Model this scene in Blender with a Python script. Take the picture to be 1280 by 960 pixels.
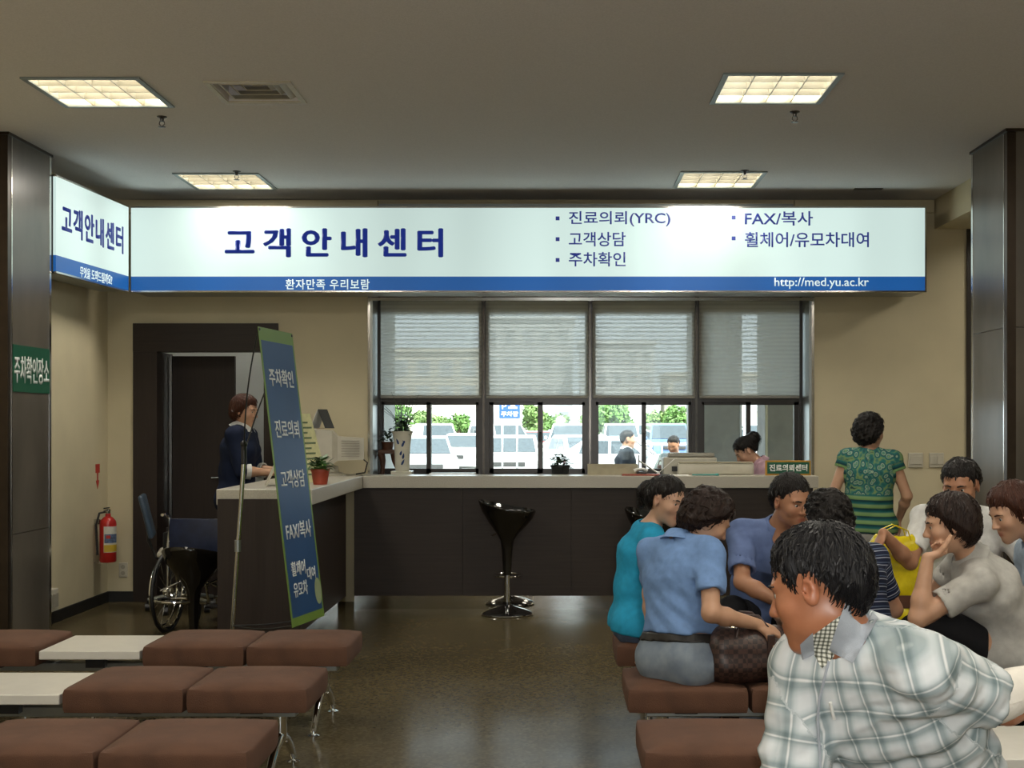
import bpy, bmesh, math, random
import numpy as np
from mathutils import Vector, Matrix

for _o in list(bpy.data.objects):
    bpy.data.objects.remove(_o, do_unlink=True)
SC = bpy.context.scene
COL = SC.collection
random.seed(7)
PI = math.pi

# ------------------------------------------------------------------ camera, world, sun, exposure
CAM_H = 1.45                      # camera height; +Y runs into the room
cam_d = bpy.data.cameras.new('camera')
cam = bpy.data.objects.new('camera', cam_d)
COL.objects.link(cam)
cam.location = (0, 0, CAM_H)
cam.rotation_euler = (PI / 2, 0, 0)
cam_d.sensor_width = 36.0
cam_d.lens = 45.0                 # focal length 1600 px on a 1280 px wide frame
cam_d.shift_x = -58.0 / 1280.0
cam_d.shift_y = 50.0 / 1280.0
cam_d.clip_start = 0.05
cam_d.clip_end = 400
SC.camera = cam

w = bpy.data.worlds.new('hazy_sky')
SC.world = w
w.use_nodes = True
nt = w.node_tree
bg = nt.nodes['Background']
bg.inputs[0].default_value = (0.80, 0.90, 1.0, 1)
bg.inputs[1].default_value = 4.0

sun_d = bpy.data.lights.new('sun', 'SUN')
sun_d.energy = 12.5
sun_d.angle = 0.02
sun_d.color = (1.0, 0.95, 0.86)
sun = bpy.data.objects.new('sun', sun_d)
COL.objects.link(sun)
sun.rotation_euler = (math.radians(38), 0, math.radians(28))   # from behind the photographer, high

# the photographer's flash, a small lamp just above the lens position
fl_d = bpy.data.lights.new('camera_flash', 'AREA')
fl_d.shape = 'DISK'; fl_d.size = 0.05; fl_d.energy = 42.0; fl_d.color = (1.0, 0.95, 0.90)
fl = bpy.data.objects.new('camera_flash', fl_d)
COL.objects.link(fl)
fl.location = (0.04, 0.03, CAM_H + 0.06)
fl.rotation_euler = (PI / 2 + 0.04, 0, -0.03)

SC.view_settings.view_transform = 'Standard'
SC.view_settings.look = 'None'
SC.view_settings.exposure = 0.0
SC.view_settings.gamma = 1.0
SC.view_settings.use_curve_mapping = False
SC.cycles.use_denoising = True
SC.cycles.max_bounces = 8
SC.cycles.sample_clamp_indirect = 6.0
SC.cycles.caustics_reflective = False
SC.cycles.caustics_refractive = False

LAMP = 11.0         # radiance of the fluorescent panels seen through the louvres
LAMP_W = 20.0      # watts each fitting gives to the room
BOX = 0.77         # radiance of the sign light boxes

# ------------------------------------------------------------------ materials
MATS = {}
def _mat(name):
    m = bpy.data.materials.new(name)
    m.use_nodes = True
    n = m.node_tree
    b = n.nodes['Principled BSDF']
    return m, n, b

def M(name, col, rough=0.5, metal=0.0, var=0.10, scale=14.0, bump=0.0, bscale=None, stretch=(1, 1, 1), spec=0.5, coat=0.0, col2=None, detail=3.0):
    """noise-varied principled material in object space"""
    if name in MATS:
        return MATS[name]
    m, n, b = _mat(name)
    tc = n.nodes.new('ShaderNodeTexCoord')
    mp = n.nodes.new('ShaderNodeMapping'); mp.inputs['Scale'].default_value = stretch
    n.links.new(tc.outputs['Object'], mp.inputs[0])
    nz = n.nodes.new('ShaderNodeTexNoise'); nz.inputs['Scale'].default_value = scale; nz.inputs['Detail'].default_value = detail
    n.links.new(mp.outputs[0], nz.inputs['Vector'])
    mx = n.nodes.new('ShaderNodeMix'); mx.data_type = 'RGBA'
    c2 = col2 if col2 else tuple(max(0, c * (1 + var)) for c in col)
    c1 = col if col2 else tuple(max(0, c * (1 - var)) for c in col)
    mx.inputs[6].default_value = (*c1, 1); mx.inputs[7].default_value = (*c2, 1)
    rp = n.nodes.new('ShaderNodeMapRange')
    rp.inputs[1].default_value = 0.32; rp.inputs[2].default_value = 0.68
    n.links.new(nz.outputs[0], rp.inputs[0])
    n.links.new(rp.outputs[0], mx.inputs[0])
    n.links.new(mx.outputs[2], b.inputs['Base Color'])
    b.inputs['Roughness'].default_value = rough
    b.inputs['Metallic'].default_value = metal
    b.inputs['Specular IOR Level'].default_value = spec
    b.inputs['Coat Weight'].default_value = coat
    if bump:
        nb = n.nodes.new('ShaderNodeTexNoise'); nb.inputs['Scale'].default_value = bscale or scale * 6; nb.inputs['Detail'].default_value = 2
        n.links.new(mp.outputs[0], nb.inputs['Vector'])
        bp = n.nodes.new('ShaderNodeBump'); bp.inputs['Strength'].default_value = bump; bp.inputs['Distance'].default_value = 0.004
        n.links.new(nb.outputs[0], bp.inputs['Height'])
        n.links.new(bp.outputs[0], b.inputs['Normal'])
    MATS[name] = m
    return m

def EM(name, col, strength, var=0.04, scale=2.5):
    """a surface lit from behind or a lamp"""
    if name in MATS:
        return MATS[name]
    m, n, b = _mat(name)
    tc = n.nodes.new('ShaderNodeTexCoord')
    nz = n.nodes.new('ShaderNodeTexNoise'); nz.inputs['Scale'].default_value = scale
    n.links.new(tc.outputs['Object'], nz.inputs['Vector'])
    mx = n.nodes.new('ShaderNodeMix'); mx.data_type = 'RGBA'
    mx.inputs[6].default_value = (*[c * (1 - var) for c in col], 1)
    mx.inputs[7].default_value = (*[c * (1 + var) for c in col], 1)
    n.links.new(nz.outputs[0], mx.inputs[0])
    b.inputs['Base Color'].default_value = (*[min(0.8, c * 0.4) for c in col], 1)
    b.inputs['Roughness'].default_value = 0.35
    n.links.new(mx.outputs[2], b.inputs['Emission Color'])
    b.inputs['Emission Strength'].default_value = strength
    MATS[name] = m
    return m

def glass_mat(name, tint=(0.93, 0.97, 0.95), refl=0.10):
    m, n, b = _mat(name)
    out = n.nodes['Material Output']
    tr = n.nodes.new('ShaderNodeBsdfTransparent'); tr.inputs[0].default_value = (*tint, 1)
    gl = n.nodes.new('ShaderNodeBsdfGlossy'); gl.inputs['Roughness'].default_value = 0.02
    fr = n.nodes.new('ShaderNodeFresnel'); fr.inputs[0].default_value = 1.45
    mx = n.nodes.new('ShaderNodeMixShader')
    n.links.new(fr.outputs[0], mx.inputs[0]); n.links.new(tr.outputs[0], mx.inputs[1]); n.links.new(gl.outputs[0], mx.inputs[2])
    n.links.new(mx.outputs[0], out.inputs[0])
    MATS[name] = m
    return m

def terrazzo():
    m, n, b = _mat('terrazzo')
    tc = n.nodes.new('ShaderNodeTexCoord')
    vo = n.nodes.new('ShaderNodeTexVoronoi'); vo.inputs['Scale'].default_value = 70
    n.links.new(tc.outputs['Object'], vo.inputs['Vector'])
    rp = n.nodes.new('ShaderNodeValToRGB')
    e = rp.color_ramp.elements
    e[0].position = 0.0; e[0].color = (0.060, 0.047, 0.024, 1)
    e[1].position = 1.0; e[1].color = (0.120, 0.097, 0.054, 1)
    el = rp.color_ramp.elements.new(0.55); el.color = (0.086, 0.068, 0.036, 1)
    n.links.new(vo.outputs['Color'], rp.inputs[0])
    nz = n.nodes.new('ShaderNodeTexNoise'); nz.inputs['Scale'].default_value = 1.3; nz.inputs['Detail'].default_value = 5
    n.links.new(tc.outputs['Object'], nz.inputs['Vector'])
    mr = n.nodes.new('ShaderNodeMapRange'); mr.inputs[1].default_value = 0.3; mr.inputs[2].default_value = 0.7; mr.inputs[3].default_value = 0.17; mr.inputs[4].default_value = 0.27
    n.links.new(nz.outputs[0], mr.inputs[0])
    n.links.new(rp.outputs[0], b.inputs['Base Color'])
    n.links.new(mr.outputs[0], b.inputs['Roughness'])
    b.inputs['Specular IOR Level'].default_value = 0.04
    MATS['terrazzo'] = m
    return m

def wood_dark(name, c1, c2, rough=0.45, axis='Z'):
    m, n, b = _mat(name)
    tc = n.nodes.new('ShaderNodeTexCoord')
    mp = n.nodes.new('ShaderNodeMapping')
    s = {'Z': (60, 60, 2.5), 'X': (2.5, 60, 60), 'Y': (60, 2.5, 60)}[axis]
    mp.inputs['Scale'].default_value = s
    n.links.new(tc.outputs['Object'], mp.inputs[0])
    nz = n.nodes.new('ShaderNodeTexNoise'); nz.inputs['Scale'].default_value = 1.0; nz.inputs['Detail'].default_value = 4
    n.links.new(mp.outputs[0], nz.inputs['Vector'])
    mx = n.nodes.new('ShaderNodeMix'); mx.data_type = 'RGBA'
    mx.inputs[6].default_value = (*c1, 1); mx.inputs[7].default_value = (*c2, 1)
    n.links.new(nz.outputs[0], mx.inputs[0])
    n.links.new(mx.outputs[2], b.inputs['Base Color'])
    b.inputs['Roughness'].default_value = rough
    b.inputs['Specular IOR Level'].default_value = 0.35
    MATS[name] = m
    return m

terrazzo()
M('wall_cream', (0.60, 0.53, 0.355), 0.75, var=0.04, scale=3, bump=0.12, bscale=160)
M('wall_white', (0.60, 0.62, 0.60), 0.7, var=0.04, scale=3)
M('ceiling_plaster', (0.79, 0.765, 0.75), 0.9, var=0.05, scale=120, bump=0.35, bscale=220)
wood_dark('wenge', (0.020, 0.014, 0.011), (0.042, 0.030, 0.024), 0.5, 'X')
wood_dark('wenge_v', (0.018, 0.012, 0.010), (0.038, 0.026, 0.021), 0.5, 'Z')
M('marble_grey', (0.115, 0.100, 0.082), 0.28, var=0.35, scale=2.2, stretch=(1, 1, 0.5), detail=8, spec=0.35)
M('steel', (0.62, 0.61, 0.58), 0.16, 1.0, var=0.04, scale=8)
M('kick_steel', (0.66, 0.64, 0.60), 0.05, 1.0, var=0.05, scale=5)
M('chrome', (0.80, 0.80, 0.80), 0.06, 1.0, var=0.02)
M('bronze_trim', (0.050, 0.036, 0.026), 0.35, 0.7, var=0.1)
M('dark_frame', (0.030, 0.024, 0.020), 0.30, 0.2, var=0.1, spec=0.6)
M('alu_grey', (0.36, 0.38, 0.37), 0.38, 0.85, var=0.05)
M('black_rubber', (0.012, 0.012, 0.012), 0.55, var=0.2)
M('black_gloss', (0.008, 0.007, 0.006), 0.07, var=0.1, coat=0.5)
M('black_plastic', (0.016, 0.016, 0.017), 0.38, var=0.15)
M('counter_stone', (0.46, 0.43, 0.36), 0.34, var=0.10, scale=160)
M('beige_plastic', (0.52, 0.49, 0.40), 0.42, var=0.04)
M('beige_dark', (0.34, 0.32, 0.26), 0.45, var=0.05)
M('white_plastic', (0.78, 0.78, 0.74), 0.35, var=0.03)
M('white_paint', (0.72, 0.72, 0.68), 0.45, var=0.03)
M('paper', (0.80, 0.80, 0.76), 0.8, var=0.03)
M('text_navy', (0.012, 0.025, 0.16), 0.5, var=0.05)
M('text_white', (0.80, 0.82, 0.80), 0.5, var=0.03)
M('sign_green', (0.010, 0.10, 0.055), 0.35, var=0.08)
M('brown_fabric', (0.100, 0.044, 0.023), 0.85, var=0.16, scale=9, bump=0.5, bscale=420)
M('laminate_white', (0.66, 0.64, 0.58), 0.28, var=0.03)
M('red_paint', (0.50, 0.022, 0.018), 0.28, var=0.06)
glass_mat('glass')

# ------------------------------------------------------------------ mesh helpers
ORG = {}
def setp(o, label=None, cat=None, group=None, kind=None):
    if label: o['label'] = label
    if cat: o['category'] = cat
    if group: o['group'] = group
    if kind: o['kind'] = kind
    return o

def thing(name, label, cat, loc=(0, 0, 0), rz=0.0, group=None, kind=None):
    o = bpy.data.objects.new(name, None)
    o.empty_display_size = 0.05
    COL.objects.link(o)
    o.location = loc
    o.rotation_euler = (0, 0, rz)
    ORG[o.name] = Vector(loc) if rz == 0 else Vector((0, 0, 0))
    return setp(o, label, cat, group, kind)

def link_mesh(name, me, mat, parent=None, smooth=False):
    o = bpy.data.objects.new(name, me)
    COL.objects.link(o)
    if mat is not None and not me.materials:
        me.materials.append(MATS[mat] if isinstance(mat, str) else mat)
    if parent is not None:
        o.parent = parent
        ORG[o.name] = ORG.get(parent.name, Vector((0, 0, 0)))
    if smooth:
        me.polygons.foreach_set('use_smooth', [True] * len(me.polygons))
    return o

class MB:
    """collects simple shapes, then links them as one mesh object"""
    def __init__(self):
        self.v = []; self.f = []
    def add(self, vs, fs):
        n = len(self.v)
        self.v += [tuple(p) for p in vs]
        self.f += [tuple(i + n for i in f) for f in fs]
        return self
    def box(self, a, b):
        x0, x1 = sorted((a[0], b[0])); y0, y1 = sorted((a[1], b[1])); z0, z1 = sorted((a[2], b[2]))
        return self.add([(x0, y0, z0), (x1, y0, z0), (x1, y1, z0), (x0, y1, z0), (x0, y0, z1), (x1, y0, z1), (x1, y1, z1), (x0, y1, z1)],
                        [(3, 2, 1, 0), (4, 5, 6, 7), (0, 1, 5, 4), (1, 2, 6, 5), (2, 3, 7, 6), (3, 0, 4, 7)])
    def rbox(self, a, b, r=0.01, seg=2, m=None):
        c = [(a[i] + b[i]) / 2 for i in range(3)]; s = [abs(b[i] - a[i]) for i in range(3)]
        bm = bmesh.new()
        bmesh.ops.create_cube(bm, size=1.0)
        for v in bm.verts:
            v.co = Vector((v.co[0] * s[0], v.co[1] * s[1], v.co[2] * s[2]))
        bmesh.ops.bevel(bm, geom=list(bm.edges), offset=min(r, min(s) * 0.49), segments=seg, profile=0.5, affect='EDGES')
        for v in bm.verts:
            v.co += Vector(c)
        if m is not None:
            bm.transform(m)
        bm.verts.index_update()
        self.add([v.co[:] for v in bm.verts], [tuple(v.index for v in f.verts) for f in bm.faces])
        bm.free()
        return self
    def loft(self, rings, cap=True, closed=False):
        n = len(rings[0]); vs = [p for r in rings for p in r]; fs = []
        m = len(rings)
        for i in range(m if closed else m - 1):
            a = i * n; b = ((i + 1) % m) * n
            for j in range(n):
                k = (j + 1) % n
                fs.append((a + j, a + k, b + k, b + j))
        if cap and not closed:
            fs.append(tuple(reversed(range(n))))
            fs.append(tuple((m - 1) * n + j for j in range(n)))
        return self.add(vs, fs)
    def tube(self, path, r, n=10, cap=True, closed=False, flat=1.0):
        P = [Vector(p) for p in path]; rings = []; m = len(P)
        rr = r if isinstance(r, (list, tuple)) else [r] * m
        up = None
        for i in range(m):
            if closed:
                t = P[(i + 1) % m] - P[(i - 1) % m]
            else:
                t = P[min(i + 1, m - 1)] - P[max(i - 1, 0)]
            t.normalize()
            if up is None:
                up = Vector((0, 0, 1)) if abs(t.z) < 0.9 else Vector((1, 0, 0))
            s = t.cross(up); s.normalize()
            u = s.cross(t); u.normalize(); up = u
            rings.append([P[i] + (s * math.cos(2 * PI * j / n) + u * (math.sin(2 * PI * j / n) * flat)) * rr[i] for j in range(n)])
        return self.loft(rings, cap, closed)
    def cyl(self, a, b, r, n=16, r2=None):
        return self.tube([a, b], [r, r if r2 is None else r2], n)
    def lathe(self, prof, c=(0, 0, 0), n=24, cap=True):
        rings = [[(c[0] + r * math.cos(2 * PI * j / n), c[1] + r * math.sin(2 * PI * j / n), c[2] + z) for j in range(n)] for r, z in prof]
        return self.loft(rings, cap)
    def prism(self, poly, d, frame):
        """poly of (u, v) extruded by d along the normal; frame = (origin, u, v, n)"""
        o, u, v, nn = [Vector(k) for k in frame]
        a = [o + u * p[0] + v * p[1] for p in poly]
        b = [p + nn * d for p in a]
        return self.loft([a, b])
    def ball(self, c, r, n=12, m=8, rot=None):
        rr = r if isinstance(r, (list, tuple)) else (r, r, r)
        rings = []
        for i in range(m + 1):
            th = PI * (i + 0.02) / (m + 0.04)
            ring = []
            for j in range(n):
                p = Vector((rr[0] * math.sin(th) * math.cos(2 * PI * j / n), rr[1] * math.sin(th) * math.sin(2 * PI * j / n), -rr[2] * math.cos(th)))
                if rot is not None: p = rot @ p
                ring.append(Vector(c) + p)
            rings.append(ring)
        return self.loft(rings)
    def build(self, name, mat, parent=None, smooth=False, world=True, label=None):
        off = ORG.get(parent.name, Vector((0, 0, 0))) if (parent is not None and world) else Vector((0, 0, 0))
        me = bpy.data.meshes.new(name)
        me.from_pydata([(p[0] - off[0], p[1] - off[1], p[2] - off[2]) for p in self.v], [], self.f)
        bm = bmesh.new(); bm.from_mesh(me)
        bmesh.ops.recalc_face_normals(bm, faces=bm.faces)
        bm.to_mesh(me); bm.free()
        me.update()
        o = link_mesh(name, me, mat, parent)
        if smooth:
            me.polygons.foreach_set('use_smooth', [True] * len(me.polygons))
            me.set_sharp_from_angle(angle=math.radians(smooth if smooth is not True else 40))
        if label: o['label'] = label
        return o

def one(name, mb, mat, label, cat, group=None, smooth=False, kind=None):
    """a thing that is a single mesh, with its origin at its base"""
    xs = [p[0] for p in mb.v]; ys = [p[1] for p in mb.v]; zs = [p[2] for p in mb.v]
    c = Vector(((min(xs) + max(xs)) / 2, (min(ys) + max(ys)) / 2, min(zs)))
    mb.v = [(p[0] - c[0], p[1] - c[1], p[2] - c[2]) for p in mb.v]
    o = mb.build(name, mat, None, smooth)
    o.location = c
    ORG[o.name] = c
    return setp(o, label, cat, group, kind)

def holed(u0, u1, v0, v1, holes):
    """cells of a rectangle with rectangular holes -> (us, vs, solid(i, j))"""
    us = sorted({u0, u1, *[h[0] for h in holes], *[h[1] for h in holes]})
    vs = sorted({v0, v1, *[h[2] for h in holes], *[h[3] for h in holes]})
    def solid(i, j):
        if i < 0 or j < 0 or i >= len(us) - 1 or j >= len(vs) - 1: return False
        cu = (us[i] + us[i + 1]) / 2; cv = (vs[j] + vs[j + 1]) / 2
        return not any(h[0] < cu < h[1] and h[2] < cv < h[3] for h in holes)
    return us, vs, solid

def slab(mb, u0, u1, v0, v1, holes, d0, d1, axis):
    us, vs, solid = holed(u0, u1, v0, v1, holes)
    def pt(u, v, d):
        return {'x': (d, u, v), 'y': (u, d, v), 'z': (u, v, d)}[axis]
    for i in range(len(us) - 1):
        for j in range(len(vs) - 1):
            if not solid(i, j): continue
            a, b, c, d = us[i], us[i + 1], vs[j], vs[j + 1]
            for dd in (d0, d1):
                mb.add([pt(a, c, dd), pt(b, c, dd), pt(b, d, dd), pt(a, d, dd)], [(0, 1, 2, 3)])
            for (ii, jj, p, q) in ((i - 1, j, (a, c), (a, d)), (i + 1, j, (b, c), (b, d)), (i, j - 1, (a, c), (b, c)), (i, j + 1, (a, d), (b, d))):
                if not solid(ii, jj):
                    mb.add([pt(*p, d0), pt(*q, d0), pt(*q, d1), pt(*p, d1)], [(0, 1, 2, 3)])
    bm = bmesh.new()
    me = bpy.data.meshes.new('t'); me.from_pydata(mb.v, [], mb.f); bm.from_mesh(me)
    bmesh.ops.remove_doubles(bm, verts=bm.verts, dist=1e-5)
    bm.verts.index_update()
    mb.v = [v.co[:] for v in bm.verts]; mb.f = [tuple(v.index for v in f.verts) for f in bm.faces]
    bm.free(); bpy.data.meshes.remove(me)
    return mb

def lettering(text, parent, center, width, height, right, up, mat, bold=0.0, spacing=1.0, depth=0.002, shear=0.0, name='lettering', stretch=True, heavy=0.0):
    """flat raised letters fitted to a width x height rectangle"""
    cu = bpy.data.curves.new('txt', 'FONT')
    cu.body = text; cu.size = 1.0; cu.space_character = spacing; cu.offset = bold; cu.resolution_u = 3
    cu.shear = shear
    o = bpy.data.objects.new('txt', cu); COL.objects.link(o)
    dg = bpy.context.evaluated_depsgraph_get()
    me = bpy.data.meshes.new_from_object(o.evaluated_get(dg))
    bpy.data.objects.remove(o, do_unlink=True)
    bm = bmesh.new(); bm.from_mesh(me)
    xs = [v.co.x for v in bm.verts]; ys = [v.co.y for v in bm.verts]
    x0, x1, y0, y1 = min(xs), max(xs), min(ys), max(ys)
    R = Vector(right).normalized(); U = Vector(up).normalized(); N = R.cross(U)
    off = ORG.get(parent.name, Vector((0, 0, 0)))
    sx = width / (x1 - x0); sy = height / (y1 - y0)
    if not stretch: sx = sy
    if heavy:                      # heavier strokes: the same outline laid down again a little to each side
        src = list(bm.verts) + list(bm.edges) + list(bm.faces)
        for (du, dv) in ((heavy, 0), (-heavy, 0), (0, heavy * .7), (0, -heavy * .7)):
            d_ = bmesh.ops.duplicate(bm, geom=src)
            bmesh.ops.translate(bm, verts=[e for e in d_['geom'] if isinstance(e, bmesh.types.BMVert)], vec=(du, dv, 0))
    g = bmesh.ops.extrude_face_region(bm, geom=list(bm.faces))
    top = {e for e in g['geom'] if isinstance(e, bmesh.types.BMVert)}
    for v in bm.verts:
        p = Vector(center) + R * ((v.co.x - (x0 + x1) / 2) * sx) + U * ((v.co.y - (y0 + y1) / 2) * sy) + N * (depth if v in top else 0.0)
        v.co = p - off
    bmesh.ops.recalc_face_normals(bm, faces=bm.faces)
    m2 = bpy.data.meshes.new(name)
    bm.to_mesh(m2); bm.free(); bpy.data.meshes.remove(me)
    return link_mesh(name, m2, mat, parent)

def copy_tree(o, parent=None):
    c = o.copy(); COL.objects.link(c); c.parent = parent
    for ch in list(o.children):
        copy_tree(ch, c)
    return c
# ------------------------------------------------------------------ the room
ZC = 3.28          # ceiling height
YB = 10.45         # front face of the back wall
XL = -3.68         # left wall
YF = -4.0          # entrance wall behind the photographer
XR = 6.0
YG = 10.80         # window plane
LIGHTS = [(-2.525, 7.06), (1.175, 6.98), (-2.50, 9.64), (1.20, 9.58),
          (-2.525, 4.2), (1.175, 4.2), (-2.525, 1.5), (1.175, 1.5), (-0.65, -1.4), (3.6, 4.2), (3.6, 1.0), (4.4, 9.0)]
VENT = (-1.665, 7.055, 0.22)

floor = slab(MB(), -4.2, XR + 0.2, YF - 0.2, 13.2, [(-1.9, 6.4, 10.9, 13.3)], -0.12, 0.0, 'z').build('floor', 'terrazzo')
setp(floor, 'dark olive polished terrazzo floor of the hall', 'floor', kind='structure')
holes = [(x - 0.29, x + 0.29, y - 0.29, y + 0.29) for x, y in LIGHTS] + [(VENT[0] - 0.2, VENT[0] + 0.2, VENT[1] - 0.19, VENT[1] + 0.19)]
ceil = slab(MB(), -4.2, XR + 0.2, YF - 0.2, 13.2, holes, ZC, ZC + 0.16, 'z').build('ceiling', 'ceiling_plaster')
setp(ceil, 'grey-brown textured plaster ceiling with recessed lights', 'ceiling', kind='structure')
DOOR = (-3.42, -2.32, 0.0, 2.16)
WIN = (-1.52, 2.05, 1.0, 2.56)
wb = slab(MB(), XL - 0.3, 3.33, 0.0, ZC, [DOOR, WIN, (1.34, 2.05, 0.0, 1.0)], YB, YB + 0.40, 'y').build('wall_back', 'wall_cream')
setp(wb, 'cream painted back wall with a window and a doorway', 'wall', kind='structure')
wl = slab(MB(), YF, YB, 0.0, ZC, [(-3.8, -0.9, 0.05, 2.4)], XL - 0.3, XL, 'x').build('wall_left', 'wall_cream')
setp(wl, 'cream painted side wall at the left', 'wall', kind='structure')
wr = MB().box((XR, YF, 0), (XR + 0.2, 13.0, ZC)).build('wall_right', 'wall_cream')
setp(wr, 'cream painted side wall far to the right', 'wall', kind='structure')
ENT = [(-0.15, 2.1, 0.05, 2.5)]
wf = slab(MB(), XL - 0.3, XR + 0.2, 0.0, ZC, ENT, YF - 0.2, YF, 'y').build('wall_front', 'wall_cream')
setp(wf, 'cream entrance wall behind the photographer', 'wall', kind='structure')
LIGHT_OFFICE = (-2.6, 11.6)
for i, e in enumerate(ENT):
    d = thing('window_%d' % (i + 2), 'tall glazed entrance panel in the front wall', 'window', ((e[0] + e[1]) / 2, YF - 0.1, e[2]), kind='structure')
    fr = MB()
    for (a, b) in (((e[0], e[2]), (e[0] + .06, e[3])), ((e[1] - .06, e[2]), (e[1], e[3])), ((e[0], e[2]), (e[1], e[2] + .06)), ((e[0], e[3] - .06), (e[1], e[3])),
                   (((e[0] + e[1]) / 2 - .04, e[2]), ((e[0] + e[1]) / 2 + .04, e[3])), ((e[0], 1.05), (e[1], 1.10))):
        fr.box((a[0], YF - .13, a[1]), (b[0], YF - .07, b[1]))
    fr.build('window_frame', 'dark_frame', d)
    MB().box((e[0] + .05, YF - .105, e[2] + .05), (e[1] - .05, YF - .095, e[3] - .05)).build('pane', 'glass', d)
d = thing('window_5', 'tall glazed side entrance in the left wall behind the photographer', 'window', (XL - .15, -2.35, .05), kind='structure')
MB().box((XL - .18, -3.8, .05), (XL - .12, -3.74, 2.4)).box((XL - .18, -.96, .05), (XL - .12, -.9, 2.4)).box((XL - .18, -2.38, .05), (XL - .12, -2.32, 2.4)).box((XL - .18, -3.74, 2.34), (XL - .12, -.96, 2.4)).box((XL - .18, -3.74, 1.0), (XL - .12, -.96, 1.05)).box((XL - .18, -3.74, .05), (XL - .12, -.96, .11)).build('window_frame', 'dark_frame', d)
MB().box((XL - .155, -3.74, .11), (XL - .145, -.96, 2.34)).build('pane', 'glass', d)
# beam over the passage at the right, passage end wall
bm_ = MB().box((3.07, 8.3, 3.04), (3.75, YB, ZC)).build('trim_1', 'wall_cream')
setp(bm_, 'boxed ceiling beam running along the right of the back wall', 'beam', kind='structure')
pe = slab(MB(), 3.0, XR + 0.2, 0.0, ZC, [(3.6, 4.7, 0.0, 2.3)], 13.0, 13.2, 'y').build('wall_passage', 'wall_cream')
setp(pe, 'end wall of the passage right of the counter', 'wall', kind='structure')
d = thing('door_2', 'dark framed glass door at the end of the passage', 'door', (4.15, 13.05, 0), kind='structure')
f = MB().box((3.6, 13.0, 0), (3.68, 13.1, 2.3)).box((4.62, 13.0, 0), (4.7, 13.1, 2.3)).box((3.6, 13.0, 2.22), (4.7, 13.1, 2.3)).box((3.68, 13.0, 0.9), (4.62, 13.1, 1.0))
f.build('door_frame', 'dark_frame', d)
MB().box((3.68, 13.04, 0.02), (4.62, 13.06, 2.22)).build('pane', 'glass', d)
j = MB().box((3.33, YB - .02, 0), (3.39, YB + .42, 3.04)).build('trim_2', 'dark_frame')
setp(j, 'dark metal edge strip at the right end of the back wall', 'trim', kind='structure')
# baseboards
b = MB().box((XL, 0.2, 0), (XL + .015, YB, .085)).build('baseboard_left', 'black_rubber'); setp(b, 'black rubber skirting along the left wall', 'baseboard', kind='structure')
b = MB().box((XL + .015, YB - .015, 0), (-3.46, YB, .085)).box((-2.28, YB - .015, 0), (-2.12, YB, .085)).build('baseboard_back', 'black_rubber'); setp(b, 'black rubber skirting along the back wall', 'baseboard', kind='structure')
b = MB().box((1.95, YB - .015, 0), (3.33, YB, .085)).build('baseboard_right', 'black_rubber'); setp(b, 'black rubber skirting right of the counter', 'baseboard', kind='structure')

# picture rail boards between the sign and the ceiling
t = MB().box((-3.5, YB - .05, 3.17), (-1.47, YB, 3.27)).build('trim_3', 'wall_cream'); setp(t, 'cream board above the left half of the long sign', 'trim', kind='structure')
t = MB().box((1.92, YB - .05, 3.17), (3.05, YB, 3.27)).build('trim_4', 'wall_cream'); setp(t, 'cream board above the right end of the long sign', 'trim', kind='structure')
t = MB().box((-1.46, YB - .04, 3.215), (1.91, YB, 3.24)).box((-1.46, YB - .10, 3.18), (1.91, YB - .07, 3.2)).build('trim_5', 'alu_grey'); setp(t, 'thin metal rail above the middle of the long sign', 'trim', kind='structure')

# ---- columns clad in polished stone
def column(x0, x1, y0, y1, label, joint, sgn):
    c = thing('column', label, 'column', ((x0 + x1) / 2, (y0 + y1) / 2, 0), kind='structure')
    MB().box((x0 + .03, y0 + .03, 0), (x1 - .03, y1 - .03, ZC)).build('core', 'black_rubber', c)
    zs = [0.0, 0.75, joint, ZC - .004]
    for z0, z1 in zip(zs[:-1], zs[1:]):
        for (a, b2) in (((x0 + .055, y0, z0 + .002), (x1 - .055, y0 + .03, z1 - .002)), ((x0 + .055, y1 - .03, z0 + .002), (x1 - .055, y1, z1 - .002)),
                        ((x0, y0 + .055, z0 + .002), (x0 + .03, y1 - .03, z1 - .002)), ((x1 - .03, y0 + .055, z0 + .002), (x1, y1 - .03, z1 - .002))):
            MB().box(a, b2).build('stone_panel', 'marble_grey', c)
    for (cx, cy) in ((x0, y0), (x1, y0)):
        s = 1 if cx == x0 else -1
        MB().box((cx, cy, 0), (cx + s * .055, cy + .055, ZC - .002)).build('corner_trim', 'bronze_trim', c)
        MB().box((cx - s * .003, cy + .050, 0), (cx + s * .01, cy + .062, ZC - .002)).build('edge_strip', 'steel', c)
    for (cx, cy) in ((x0, y1), (x1, y1)):
        s = 1 if cx == x0 else -1
        MB().box((cx - s * .003, cy - .03, 0), (cx + s * .02, cy + .003, ZC - .002)).build('edge_strip', 'steel', c)
    MB().box((x0 - .012, y0 - .012, ZC - .018), (x1 + .012, y1 + .012, ZC)).build('cap_strip', 'bronze_trim', c)
    return c
column(-4.1, -3.45, 8.02, 8.70, 'grey stone clad column at the left with a green parking sign', 1.95, 1)
column(2.78, 3.45, 7.93, 8.61, 'grey stone clad column at the right edge with bronze corner', 2.05, -1)

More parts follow.
